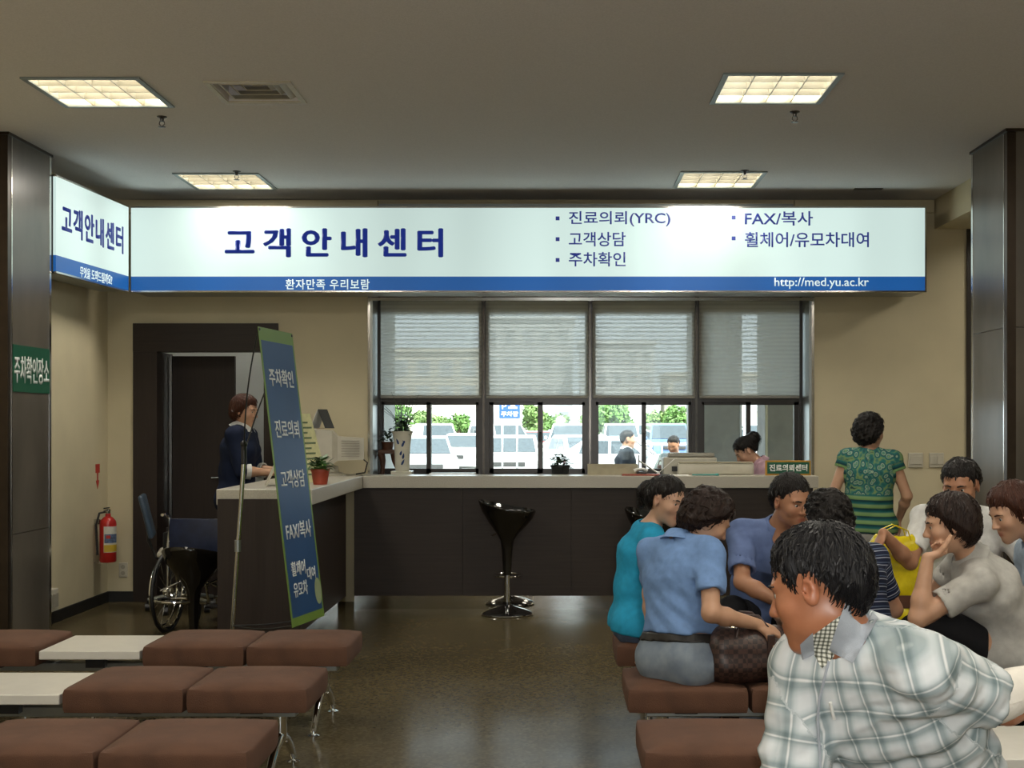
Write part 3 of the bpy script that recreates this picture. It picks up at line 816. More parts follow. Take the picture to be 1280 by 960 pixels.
# ------------------------------------------------------------------ waiting benches
def cushion_mesh():
    w_, d_, h_ = .478, .47, .10
    bm = bmesh.new()
    bmesh.ops.create_cube(bm, size=1.0)
    for v in bm.verts:
        v.co = Vector((v.co.x * w_, v.co.y * d_, v.co.z * h_))
    bmesh.ops.subdivide_edges(bm, edges=list(bm.edges), cuts=7, use_grid_fill=True)
    for v in bm.verts:
        x, y, z = v.co
        ux, uy = x / (w_ / 2), y / (d_ / 2)
        # soft crown on top, rounded edges
        if z > 0:
            v.co.z += .012 * (1 - ux ** 4) * (1 - uy ** 4) * (z / (h_ / 2)) - .010 * (max(abs(ux), abs(uy)) ** 10) * (z / (h_ / 2))
        k = 1 - .020 * (abs(z) / (h_ / 2)) ** 4
        v.co.x *= k; v.co.y *= k
        c = max(0, abs(ux) + abs(uy) - 1.75)
        v.co.x *= 1 - .08 * c; v.co.y *= 1 - .08 * c
    for f_ in bm.faces: f_.smooth = True
    me = bpy.data.meshes.new('cushion'); bm.to_mesh(me); bm.free()
    me.materials.append(MATS['brown_fabric'])
    me.set_sharp_from_angle(angle=math.radians(60))
    return me
CUSH = cushion_mesh()
def bench(x0, dirn, y0, seq, label, posts):
    """seq of c (cushion) / t (table) units laid out from x0 along dirn"""
    yc = y0 + .235
    t = thing('waiting_bench', label, 'bench', (x0, yc, 0), group='brown waiting benches')
    n = len(seq); pitch = .484
    for k, s in enumerate(seq):
        cx = x0 + dirn * pitch * (k + .5)
        if s == 'c':
            o = bpy.data.objects.new('cushion', CUSH); COL.objects.link(o); o.parent = t
            o.location = (cx - x0, 0, .372)
        else:
            MB().rbox((cx - .235, yc - .225, .352), (cx + .235, yc + .225, .392), .004).build('table_top', 'laminate_white', t)
        for yy in (-.13, .13):
            MB().box((cx - .045, yc + yy - .02, .300), (cx + .045, yc + yy + .02, .3225 if s == 'c' else .352)).build('bracket', 'black_plastic', t)
    xa, xb = sorted((x0 + dirn * .09, x0 + dirn * (pitch * n - .09)))
    MB().rbox((xa, yc - .035, .262), (xb, yc + .035, .302), .004).build('beam', 'alu_grey', t)
    for p in posts:
        px = x0 + dirn * p
        lg = MB().cyl((px, yc, .16), (px, yc, .265), .026, 14).build('leg', 'chrome', t, smooth=True)
        arch = [(px, yc + .26 * s_, .022 + .155 * (1 - abs(s_) ** 1.7)) for s_ in [k / 8 for k in range(-8, 9)]]
        MB().tube(arch, [.013 + .010 * (1 - abs(k / 8)) for k in range(-8, 9)], 12).build('foot_arch', 'chrome', lg, smooth=True)
        for s_ in (-1, 1):
            MB().lathe([(.0, 0), (.028, .0), (.028, .008), (.012, .014), (.010, .03)], (px, yc + s_ * .255, 0), 14).build('glide', 'chrome', lg, smooth=True)
            MB().cyl((px, yc + s_ * .255, .02), (px, yc + s_ * .255, .065), .006, 8).build('bolt', 'chrome', lg)
YR = [5.95, 4.99, 4.03, 2.72]
bench(-.975, -1, YR[0], 'cctcc', 'brown cushioned bench nearest the banner, with a white table unit', (.16, 1.2, 2.26))
bench(-.975, -1, YR[1], 'cctcc', 'brown cushioned bench in the middle of the left block', (.16, 1.2, 2.26))
bench(-.975, -1, YR[2], 'cctcc', 'brown cushioned bench at the bottom left of the picture', (.16, 1.2, 2.26))
bench(.265, 1, YR[0], 'cctcc', 'brown cushioned bench under the woman in turquoise and the man in a blue shirt', (.16, 1.2, 2.26))
bench(.265, 1, YR[1], 'cctcc', 'brown cushioned bench under the woman in a pale blue polo', (.16, 1.2, 2.26))
bench(.265, 1, YR[2], 'cctcc', 'brown cushioned bench just behind the man in the plaid jacket', (.16, 1.2, 2.26))
bench(.265, 1, YR[3], 'cctcc', 'brown cushioned bench under the man in the plaid jacket', (.16, 1.2, 2.26))

# ------------------------------------------------------------------ office chair and wheelchair by the doorway
M('chair_blue', (0.05, 0.08, 0.12), 0.35, var=0.3, scale=9)
M('navy_vinyl', (0.012, 0.020, 0.055), 0.4, var=0.2)
t = thing('office_chair', 'small swivel chair with a dark blue back and beige seat in the doorway', 'chair', (-2.93, 9.97, 0), .25)
MB().rbox((-.18, -.20, .43), (.26, .20, .475), .02, 3).build('seat', 'beige_plastic', t, smooth=True, world=False)
m_ = Matrix.Translation((-.26, 0, .74)) @ Matrix.Rotation(math.radians(-14), 4, 'Y')
MB().rbox((-.02, -.19, -.17), (.02, .19, .17), .018, 3, m_).build('backrest', 'chair_blue', t, smooth=True, world=False)
MB().tube([(-.02, 0, .42), (-.20, 0, .42), (-.25, 0, .55), (-.255, 0, .68)], .014, 8).build('back_stem', 'black_plastic', t, smooth=True, world=False)
MB().cyl((0, 0, .12), (0, 0, .43), .022, 12).build('gas_column', 'black_plastic', t, smooth=True, world=False)
for k in range(5):
    a = 2 * PI * k / 5 + .5
    lg = MB().tube([(.02 * math.cos(a), .02 * math.sin(a), .13), (.26 * math.cos(a), .26 * math.sin(a), .085)], [.018, .013], 8).build('leg', 'alu_grey', t, smooth=True, world=False)
    cx, cy = .26 * math.cos(a), .26 * math.sin(a)
    MB().cyl((cx - .02, cy, .03), (cx + .02, cy, .03), .03, 14).cyl((cx, cy, .03), (cx, cy, .085), .008, 8).build('caster', 'black_plastic', lg, smooth=True, world=False)
for s in (-1, 1):
    MB().tube([(-.12, s * .22, .44), (-.12, s * .25, .62), (.0, s * .25, .65), (.14, s * .25, .64)], .013, 8).build('armrest', 'black_plastic', t, smooth=True, world=False)

t = thing('wheelchair', 'dark blue folding wheelchair with chrome armrests behind the lowered stool', 'wheelchair', (-2.46, 8.92, 0), math.radians(84)); t.scale = (.93, .93, .93)
for s in (-1, 1):
    wy = s * .29
    wh = MB().tube([(.295 * math.cos(2 * PI * k / 40), wy, .30 + .295 * math.sin(2 * PI * k / 40)) for k in range(40)], .014, 8, closed=True).build('wheel', 'black_rubber', t, smooth=True, world=False)
    MB().tube([(.272 * math.cos(2 * PI * k / 40), wy, .30 + .272 * math.sin(2 * PI * k / 40)) for k in range(40)], .007, 6, closed=True).build('rim', 'chrome', wh, smooth=True, world=False)
    MB().tube([(.25 * math.cos(2 * PI * k / 40), wy + s * .035, .30 + .25 * math.sin(2 * PI * k / 40)) for k in range(40)], .008, 6, closed=True).build('hand_rim', 'chrome', wh, smooth=True, world=False)
    sp = MB()
    for k in range(18):
        a = 2 * PI * k / 18
        sp.cyl((.03 * math.cos(a + .5), wy + s * .012 * (-1) ** k, .30 + .03 * math.sin(a + .5)), (.27 * math.cos(a), wy, .30 + .27 * math.sin(a)), .0018, 5)
    so = sp.build('spokes', 'steel', wh, world=False); so['kind'] = 'stuff'
    MB().cyl((0, wy - .03, .30), (0, wy + .03, .30), .032, 14).build('hub', 'chrome', wh, smooth=True, world=False)
    cs = MB().tube([(.42 + .075 * math.cos(2 * PI * k / 20), s * .24, .085 + .075 * math.sin(2 * PI * k / 20)) for k in range(20)], .012, 8, closed=True).cyl((.42, s * .24 - .012, .085), (.42, s * .24 + .012, .085), .06, 14).build('caster', 'black_rubber', t, smooth=True, world=False)
    MB().tube([(.42, s * .24, .085), (.40, s * .24, .19), (.38, s * .24, .26)], .010, 8).build('fork', 'chrome', cs, smooth=True, world=False)
    MB().tube([(.36, s * .24, .26), (.36, s * .24, .70), (.30, s * .24, .765), (.20, s * .24, .79), (-.02, s * .24, .79), (-.09, s * .24, .76), (-.12, s * .24, .66), (-.12, s * .24, .24), (.36, s * .24, .24)], .011, 10).build('side_frame', 'chrome', t, smooth=True, world=False)
    MB().rbox((-.05, s * .24 - .022, .785), (.25, s * .24 + .022, .815), .012).build('arm_pad', 'black_plastic', t, smooth=True, world=False)
    MB().box((-.10, s * .235 - .003, .48), (.33, s * .235 + .003, .74)).build('skirt_guard', 'navy_vinyl', t, world=False)
    MB().tube([(-.12, s * .22, .50), (-.14, s * .22, .86), (-.20, s * .22, .90), (-.27, s * .22, .895)], .011, 8).build('push_handle', 'chrome', t, smooth=True, world=False)
    MB().tube([(.36, s * .20, .42), (.48, s * .19, .36), (.55, s * .19, .14)], .010, 8).build('leg_rest', 'chrome', t, smooth=True, world=False)
    MB().rbox((.52, s * .19 - .09 * (s > 0) - .02, .10), (.66, s * .19 + .09 * (s < 0) + .02, .115), .004).build('foot_plate', 'black_plastic', t, world=False)
MB().rbox((-.12, -.22, .475), (.34, .22, .50), .010).build('seat', 'navy_vinyl', t, smooth=True, world=False)
MB().rbox((-.15, -.22, .52), (-.13, .22, .86), .008).build('backrest', 'navy_vinyl', t, smooth=True, world=False)
MB().tube([(.1, -.23, .25), (.1, .23, .46)], .010, 8).tube([(.1, .23, .25), (.1, -.23, .46)], .010, 8).build('cross_brace', 'chrome', t, smooth=True, world=False)

# ------------------------------------------------------------------ fire extinguisher on the left wall
ex, ey, ez = -3.575, 10.16, .355
t = thing('fire_extinguisher', 'red fire extinguisher hanging on the left wall near the doorway', 'fire extinguisher', (ex, ey, ez))
MB().lathe([(.0, 0), (.058, 0), (.064, .010), (.064, .30), (.060, .325), (.040, .352), (.022, .362), (.020, .385)], (ex, ey, ez), 28).build('cylinder', 'red_paint', t, smooth=True)
M('ext_label', (0.62, 0.60, 0.52), 0.5, var=0.1, scale=30)
M('ext_yellow', (0.62, 0.42, 0.04), 0.5, var=0.1)
M('ext_print', (0.10, 0.14, 0.24), 0.5, var=0.4, scale=60)
def wrap(z0, z1, a0, a1, r, mat, nm):
    n = 12; rings = []
    for z in (z0, z1):
        rings.append([(ex + r * math.cos(a0 + (a1 - a0) * k / n), ey + r * math.sin(a0 + (a1 - a0) * k / n), ez + z) for k in range(n + 1)] + [(ex + (r - .003) * math.cos(a1 - (a1 - a0) * k / n), ey + (r - .003) * math.sin(a1 - (a1 - a0) * k / n), ez + z) for k in range(n + 1)])
    return MB().loft(rings).build(nm, mat, t, smooth=True)
lb = wrap(.08, .285, -1.75, .15, .0655, 'ext_label', 'label_sheet')
wrap(.085, .14, -1.70, .10, .0662, 'ext_yellow', 'label_band')
wrap(.155, .225, -1.65, .05, .0662, 'ext_print', 'label_band')
wrap(.19, .215, -1.45, -.95, .0668, 'sticker_red', 'label_band')
MB().cyl((ex, ey, ez + .38), (ex, ey, ez + .415), .018, 14).rbox((ex - .018, ey - .03, ez + .395), (ex + .018, ey + .02, ez + .42), .005).build('valve', 'steel', t, smooth=True)
MB().rbox((ex - .008, ey - .085, ez + .425), (ex + .008, ey + .02, ez + .435), .003).rbox((ex - .008, ey - .08, ez + .405), (ex + .008, ey - .01, ez + .413), .003).build('lever', 'black_plastic', t)
MB().tube([(ex - .01, ey - .02, ez + .40), (ex - .05, ey - .05, ez + .39), (ex - .075, ey - .055, ez + .30), (ex - .068, ey - .05, ez + .12), (ex - .065, ey - .05, ez + .06)], .009, 8).build('hose', 'black_rubber', t, smooth=True)
MB().box((XL, ey - .02, ez + .30), (XL + .045, ey + .02, ez + .34)).box((XL, ey - .02, ez - .01), (XL + .10, ey + .02, ez)).build('wall_bracket', 'steel', t)

# ------------------------------------------------------------------ things on the counters
ZT_ = 1.044
# CRT monitor on the wing, screen towards the clerk
t = thing('crt_monitor', 'beige computer monitor on the counter wing, its back towards the window', 'monitor', (-1.80, 10.10, ZT_), math.radians(8))
MB().rbox((-.20, -.19, .07), (-.10, .19, .37), .018, 3).build('bezel', 'beige_plastic', t, smooth=True, world=False)
MB().box((-.203, -.155, .10), (-.198, .155, .345)).build('screen', 'black_gloss', t, world=False)
R0 = [(-.10, -.18, .08), (-.10, .18, .08), (-.10, .18, .365), (-.10, -.18, .365)]
R1 = [(.02, -.17, .09), (.02, .17, .09), (.02, .17, .355), (.02, -.17, .355)]
R2 = [(.06, -.14, .12), (.06, .14, .12), (.06, .14, .31), (.06, -.14, .31)]
R3 = [(.26, -.125, .125), (.26, .125, .125), (.26, .125, .295), (.26, -.125, .295)]
MB().loft([R0, R1, R2, R3]).build('tube_housing', 'beige_plastic', t, world=False)
for k in range(7):
    z = .15 + .02 * k
    MB().box((.09, -.1395, z), (.23, -.1265, z + .008)).build('vent_slot', 'beige_dark', t, world=False)
MB().lathe([(.0, 0), (.12, 0), (.12, .012), (.07, .03), (.06, .075)], (.0, 0, 0), 24).build('stand', 'beige_plastic', t, smooth=True, world=False)
MB().tube([(.24, .0, .14), (.29, .0, .10), (.27, .02, .02), (.20, .10, .006)], .006, 6).build('cable', 'black_rubber', t, smooth=True, world=False)
t = thing('desk_calendar', 'small black and white tent card standing on top of the monitor', 'calendar', (-1.86, 10.08, ZT_ + .372), math.radians(-20))
m1 = Matrix.Rotation(math.radians(16), 4, 'Y')
MB().loft([[(-.07, -.07, 0), (-.07, .07, 0), (-.067, .07, 0), (-.067, -.07, 0)], [(-.004, -.07, .15), (-.004, .07, .15), (0, .07, .15), (0, -.07, .15)]]).build('front_sheet', 'paper', t, world=False)
MB().loft([[(.067, -.07, 0), (.067, .07, 0), (.07, .07, 0), (.07, -.07, 0)], [(0, -.07, .15), (0, .07, .15), (.004, .07, .15), (.004, -.07, .15)]]).build('back_sheet', 'black_plastic', t, world=False)
MB().box((-.06, -.07, 0), (.06, .07, .003)).build('base_sheet', 'black_plastic', t, world=False)

# leaflet boards
M('notice_paper', (0.66, 0.64, 0.34), 0.7, var=0.06, scale=30)
M('notice_ink', (0.16, 0.22, 0.12), 0.7, var=0.2)
t = thing('notice_board', 'leaning yellow notice sheet with lines of print behind the banner', 'notice', (-1.70, 8.92, ZT_), math.radians(0))
def lean(w_, h_, back, th):
    return [[(-w_ / 2, 0, 0), (w_ / 2, 0, 0), (w_ / 2, th, 0), (-w_ / 2, th, 0)], [(-w_ / 2 - .0, back, h_), (w_ / 2, back, h_), (w_ / 2, back + th, h_), (-w_ / 2, back + th, h_)]]
rz_ = Matrix.Rotation(math.radians(62), 3, 'Z')
def turned(mb, R_):
    mb.v = [tuple(R_ @ Vector(p)) for p in mb.v]; return mb
turned(MB().loft(lean(.30, .48, .16, .006)), rz_).build('board', 'notice_paper', t, world=False)
for k in range(11):
    v = .05 + .036 * k
    yv = .16 * v / .48
    turned(MB().box((-.12, yv - .0035, v), (.12 - .03 * (k % 3), yv - .0005, v + .012)), rz_).build('print_line', 'notice_ink', t, world=False)
turned(MB().box((-.15, .045, .40), (.15, .125, .47)), rz_)
turned(MB().loft([[(-.03, .30, 0), (.03, .30, 0), (.03, .303, 0), (-.03, .303, 0)], [(-.03, .155, .46), (.03, .155, .46), (.03, .158, .46), (-.03, .158, .46)]]), rz_).build('easel_leg', 'white_plastic', t, world=False)
t = thing('card_stand', 'beige slanted card stand seen from behind beside the clerk\'s hands', 'stand', (-1.93, 8.42, ZT_), math.radians(0))
rz2 = Matrix.Rotation(math.radians(-75), 3, 'Z')
turned(MB().loft(lean(.24, .27, .12, .008)), rz2).build('board', 'beige_plastic', t, world=False)
turned(MB().loft([[(-.10, .20, 0), (.10, .20, 0), (.10, .206, 0), (-.10, .206, 0)], [(-.10, .125, .25), (.10, .125, .25), (.10, .131, .25), (-.10, .131, .25)]]), rz2).build('easel_leg', 'beige_plastic', t, world=False)

# ---- plants
M('leaf_green', (0.045, 0.12, 0.020), 0.45, var=0.35, scale=18)
M('leaf_dark', (0.018, 0.045, 0.014), 0.45, var=0.35, scale=18)
M('soil', (0.03, 0.02, 0.014), 0.9, var=0.3, scale=60)
M('terracotta_red', (0.34, 0.055, 0.025), 0.5, var=0.08)
M('brown_wood', (0.10, 0.038, 0.018), 0.45, var=0.3, scale=9)
M('porcelain', (0.62, 0.60, 0.50), 0.18, var=0.05)
M('cobalt', (0.03, 0.06, 0.17), 0.25, var=0.2)
M('pink_petal', (0.50, 0.16, 0.20), 0.6, var=0.3, scale=40)
def leaf(mb, base, d, up, ln, wd, bend=.3):
    d = Vector(d).normalized(); s = d.cross(Vector(up))
    if s.length < 1e-3: s = Vector((1, 0, 0))
    s.normalize(); n = s.cross(d)
    L = []; Rr = []
    b = Vector(base)
    for k in range(5):
        u = k / 4
        c = b + d * (ln * u) - n * (0) + Vector((0, 0, -bend * ln * u * u))
        ww = wd * math.sin(PI * (0.12 + .88 * u) ** .8) * .5 + .0004
        L.append(c - s * ww + Vector((0, 0, .12 * ww))); Rr.append(c + s * ww + Vector((0, 0, .12 * ww)))
    vs = L + Rr
    mb.add(vs, [(k, k + 1, 5 + k + 1, 5 + k) for k in range(4)])
def bush(c, r, h, n, ll, lw, rnd):
    mb = MB()
    for k in range(n):
        a = rnd.uniform(0, 2 * PI); e = rnd.uniform(.1, 1.35); q = rnd.uniform(.35, 1)
        p = Vector((c[0] + r * q * math.cos(a) * math.cos(e), c[1] + r * q * math.sin(a) * math.cos(e), c[2] + h * q * math.sin(e)))
        leaf(mb, p, (math.cos(a), math.sin(a), rnd.uniform(-.2, .9)), (0, 0, 1), ll * rnd.uniform(.7, 1.2), lw, rnd.uniform(.1, .5))
    return mb
rnd = random.Random(3)
px_, py_ = -1.60, 8.60
t = thing('potted_plant', 'small leafy green plant in a red pot on the counter wing', 'plant', (px_, py_, ZT_))
po = MB().lathe([(.0, 0), (.046, 0), (.060, .088), (.064, .088), (.064, .105), (.056, .105), (.054, .09), (0, .09)], (px_, py_, ZT_), 24).build('pot', 'terracotta_red', t, smooth=True)
fo = bush((px_, py_, ZT_ + .095), .085, .10, 130, .05, .028, rnd).build('foliage', 'leaf_green', t); fo['kind'] = 'stuff'

vx, vy = -1.285, 10.54
zs_ = 1.012
t = thing('porcelain_vase', 'tall white vase with blue painted orchids and grassy leaves on the window sill', 'vase', (vx, vy, zs_))
MB().rbox((vx - .085, vy - .08, zs_), (vx + .085, vy + .08, zs_ + .052), .004).build('base_block', 'porcelain', t)
z0 = zs_ + .052
MB().lathe([(.0, 0), (.055, 0), (.060, .02), (.062, .10), (.068, .22), (.080, .305), (.090, .325), (.086, .328), (.074, .31), (.0, .29)], (vx, vy, z0), 28).build('vase_body', 'porcelain', t, smooth=True)
pb = MB()
for (a, z, s) in ((-1.9, .22, .05), (-1.5, .20, .055), (-1.2, .23, .04), (-1.7, .13, .04), (-1.4, .10, .05), (-1.55, .05, .055)):
    r = .068 + .05 * max(0, z - .15)
    q = Vector((vx + r * math.cos(a), vy + r * math.sin(a), z0 + z))
    leaf(pb, q, (math.cos(a) * .1 + .5 * math.sin(a * 7), -.1, 1), (math.cos(a), math.sin(a), 0), s, .018, 0)
pb.build('painted_flower', 'cobalt', t)
fo = MB()
for k in range(20):
    a = rnd.uniform(0, 2 * PI); ln = rnd.uniform(.26, .46); sp = rnd.uniform(.1, .75)
    pth = [(vx + .03 * math.cos(a) + math.cos(a) * sp * ln * u * u, vy + .03 * math.sin(a) + .22 * math.sin(a) * sp * ln * u * u, z0 + .29 + ln * u * (1 - .32 * sp * u * 1.8)) for u in [j / 6 for j in range(7)]]
    fo.tube(pth, [.008, .009, .009, .008, .007, .005, .002], 5, flat=.35)
g = fo.build('grass_leaves', 'leaf_dark', t); g['kind'] = 'stuff'
g = bush((vx, vy, z0 + .30), .085, .16, 110, .06, .025, rnd).build('foliage', 'leaf_dark', t); g['kind'] = 'stuff'

bx_, by_ = -1.425, 10.69
t = thing('wooden_plant_stand', 'brown wooden stand with a small plant in the corner of the window', 'plant stand', (bx_, by_, zs_))
MB().rbox((bx_ - .075, by_ - .05, zs_ + .19), (bx_ + .10, by_ + .05, zs_ + .225), .006).build('top_board', 'brown_wood', t)
for (sx, dx) in ((-1, -.03), (1, .0)):
    MB().tube([(bx_ + sx * .05, by_, zs_), (bx_ + sx * .062 + .02, by_, zs_ + .06), (bx_ + sx * .05 + .01, by_, zs_ + .13), (bx_ + sx * .055, by_, zs_ + .19)], [.022, .018, .026, .034], 10).build('leg', 'brown_wood', t, smooth=True)
MB().lathe([(.0, 0), (.04, 0), (.052, .06), (.055, .065), (.0, .06)], (bx_ + .0, by_, zs_ + .225), 18).build('pot', 'brown_wood', t, smooth=True)
g = bush((bx_, by_, zs_ + .285), .07, .11, 80, .05, .025, rnd).build('foliage', 'leaf_dark', t); g['kind'] = 'stuff'

fx, fy = .015, 10.55
t = thing('flower_pot', 'black pot of dark pink flowers on the window sill', 'plant', (fx, fy, zs_))
MB().lathe([(.0, 0), (.062, 0), (.075, .08), (.082, .085), (.082, .10), (.07, .10), (.066, .085), (0, .085)], (fx, fy, zs_), 24).build('pot', 'black_plastic', t, smooth=True)
g = bush((fx, fy, zs_ + .09), .10, .11, 150, .045, .022, rnd).build('foliage', 'leaf_dark', t); g['kind'] = 'stuff'
g = bush((fx, fy, zs_ + .10), .105, .125, 45, .022, .02, rnd).build('petals', 'pink_petal', t); g['kind'] = 'stuff'

# ---- small desk things
mb = MB().rbox((-1.02, 10.44, zs_ + .032), (-.66, 10.64, zs_ + .06), .006)
one('white_tray', MB().rbox((-1.06, 10.48, zs_), (-.68, 10.66, zs_ + .035), .008), 'white_plastic', 'flat white tray on the window sill right of the vase', 'tray')
M('kraft', (0.40, 0.36, 0.25), 0.6, var=0.08)
t = thing('desk_organiser', 'low beige desk tray with a curved front on the counter', 'desk tray', (.43, 10.25, ZT_))
arc = [(.235 + .40 * k / 12, .045 - .040 * math.sin(PI * k / 12)) for k in range(13)]
MB().prism([(.235, .0), (.635, .0)] + [(p[0], p[1] + .04) for p in reversed(arc)], .012, ((0, 10.19, ZT_), (1, 0, 0), (0, 0, 1), (0, 1, 0))).build('front_wall', 'kraft', t)
MB().box((.235, 10.202, ZT_), (.635, 10.30, ZT_ + .012)).build('tray_floor', 'kraft', t)
MB().box((.235, 10.29, ZT_), (.635, 10.302, ZT_ + .085)).build('back_wall', 'kraft', t)
def lowpanel(x0, x1, y, z0, z1, label, name):
    t = thing(name, label, 'partition', ((x0 + x1) / 2, y, z0))
    MB().rbox((x0, y, z0), (x1, y + .03, z1), .02, 3).build('panel', 'beige_plastic', t, smooth=True)
    MB().rbox((x0 + .01, y - .004, z1 - .004), (x1 - .01, y + .034, z1 + .006), .004).build('top_edge', 'kraft', t)
    MB().box((x0 + .03, y + .005, z0 - .0), (x0 + .06, y + .09, z0 + .02)).box((x1 - .06, y + .005, z0), (x1 - .03, y + .09, z0 + .02)).build('foot', 'beige_dark', t)
    return t
lowpanel(.95, 1.56, 10.20, ZT_, 1.142, 'long low beige panel on the counter in front of the pink-clad clerk', 'desk_screen')
t = thing('desk_printer', 'flat beige office printer on the sill behind the desk panel', 'printer', (1.10, 10.58, zs_))
MB().rbox((.86, 10.50, zs_), (1.30, 10.70, zs_ + .165), .012, 2).build('body', 'beige_plastic', t)
MB().rbox((.90, 10.50, zs_ + .165), (1.28, 10.68, zs_ + .20), .01, 2).build('lid', 'beige_dark', t)
MB().box((.93, 10.488, zs_ + .05), (1.27, 10.50, zs_ + .09)).build('paper_slot', 'black_plastic', t)
# open white folder
t = thing('open_folder', 'open white ring folder propped up on the counter', 'folder', (.80, 10.26, ZT_))
for (a, b_) in (((.655, .0), (.80, .14)), ((.80, .0), (.93, .12))):
    pass
MB().loft([[(.64, 10.24, ZT_ + .115), (.80, 10.22, ZT_ + .012), (.80, 10.30, ZT_ + .004), (.64, 10.30, ZT_ + .107)], [(.643, 10.245, ZT_ + .12), (.803, 10.225, ZT_ + .018), (.803, 10.305, ZT_ + .010), (.643, 10.305, ZT_ + .113)]]).build('left_cover', 'paper', t)
MB().loft([[(.80, 10.22, ZT_ + .012), (.93, 10.24, ZT_ + .125), (.93, 10.30, ZT_ + .117), (.80, 10.30, ZT_ + .004)], [(.80, 10.22, ZT_ + .018), (.927, 10.24, ZT_ + .131), (.927, 10.30, ZT_ + .123), (.80, 10.30, ZT_ + .010)]]).build('right_cover', 'paper', t)
MB().cyl((.80, 10.22, ZT_ + .012), (.80, 10.31, ZT_ + .012), .012, 10).build('spine', 'white_plastic', t)
# telephone
t = thing('telephone', 'small white and black desk telephone beside the folder', 'telephone', (.655, 10.12, ZT_))
MB().rbox((.62, 10.09, ZT_), (.70, 10.20, ZT_ + .03), .008).build('base', 'black_plastic', t)
MB().tube([(.60, 10.14, ZT_ + .035), (.625, 10.14, ZT_ + .048), (.675, 10.14, ZT_ + .048), (.705, 10.14, ZT_ + .035)], [.016, .011, .011, .016], 10).build('handset', 'white_plastic', t, smooth=True)
MB().cyl((.64, 10.19, ZT_ + .02), (.64, 10.19, ZT_ + .16), .004, 8).build('aerial', 'steel', t)
M('red_cover', (0.30, 0.06, 0.03), 0.5, var=0.15)
one('booklet', MB().rbox((.50, 10.02, ZT_), (.80, 10.14, ZT_ + .012), .002), 'red_cover', 'thin red-brown booklet lying on the counter edge', 'booklet')
one('paper_sheet', MB().box((.83, 10.02, ZT_), (1.03, 10.18, ZT_ + .004)), 'paper', 'white paper sheet lying on the counter', 'paper')
M('teal_plastic', (0.05, 0.28, 0.26), 0.35, var=0.05)
one('pen', MB().cyl((1.05, 10.05, ZT_ + .007), (1.24, 10.06, ZT_ + .007), .006, 8).cyl((1.235, 10.06, ZT_ + .007), (1.26, 10.062, ZT_ + .007), .010, 8), 'teal_plastic', 'teal pen lying on the counter', 'pen')
# green desk sign
M('orange_frame', (0.50, 0.26, 0.03), 0.45, var=0.08)
gx0, gx1 = xpx(957, 10.1), xpx(1014, 10.1)
t = thing('desk_sign', 'green desk sign with white lettering and orange frame on the counter', 'sign', ((gx0 + gx1) / 2, 10.12, ZT_))
MB().rbox((gx0, 10.11, ZT_), (gx1, 10.13, ZT_ + .118), .003).build('frame', 'orange_frame', t)
MB().box((gx0 + .014, 10.106, ZT_ + .014), (gx1 - .014, 10.112, ZT_ + .104)).build('plate', 'sign_green', t)
lettering('진료의뢰센터', t, ((gx0 + gx1) / 2, 10.1055, ZT_ + .060), .30, .055, (1, 0, 0), (0, 0, 1), 'text_white', .03)
MB().box((gx0 + .03, 10.13, ZT_), (gx0 + .05, 10.17, ZT_ + .01)).box((gx1 - .05, 10.13, ZT_), (gx1 - .03, 10.17, ZT_ + .01)).build('foot', 'orange_frame', t)
# ------------------------------------------------------------------ outside: parking lot, cars, trees, buildings
ZG = -.30
M('asphalt', (0.26, 0.26, 0.25), 0.9, var=0.2, scale=4)
g = MB().box((-70, 10.95, ZG - .2), (75, 160, ZG)).build('ground_outside', 'asphalt'); setp(g, 'sunlit grey asphalt of the parking lot outside', 'ground', kind='structure')
g = MB().box((-70, -60, ZG - .2), (75, YF - .25, ZG)).build('ground_front', 'asphalt'); setp(g, 'paved forecourt behind the photographer', 'ground', kind='structure')
M('concrete', (0.34, 0.33, 0.31), 0.85, var=0.12, scale=5)
# porch columns seen through the right-hand panes
for (a, b, y, l_) in ((865, 926, 14.0, 'grey concrete porch column outside, left of the clerk in pink'), (958, 1003, 12.6, 'grey concrete porch column outside, behind the clerk in pink')):
    x0 = (a - 698) * y / 1600; x1 = (b - 698) * y / 1600
    t = thing('porch_column', l_, 'column', ((x0 + x1) / 2, y + .3, ZG))
    MB().box((x0, y, ZG), (x1, y + .6, 4.2)).build('shaft', 'concrete', t)
    MB().box((x0 - .04, y - .04, ZG), (x1 + .04, y + .64, ZG + .25)).build('plinth', 'concrete', t)
    MB().box((x0 - .012, y - .008, ZG + .25), (x0 + .012, y + .02, 4.2)).box((x1 - .012, y - .008, ZG + .25), (x1 + .012, y + .02, 4.2)).build('edge_strip', 'steel', t)
o = MB().box((-2.0, 12.2, 3.3), (6.5, 15.2, 3.5)).box((0.9, 12.5, 3.0), (6.5, 12.7, 3.3)).build('trim_11', 'concrete'); setp(o, 'concrete porch roof slab outside the window', 'roof', kind='structure')

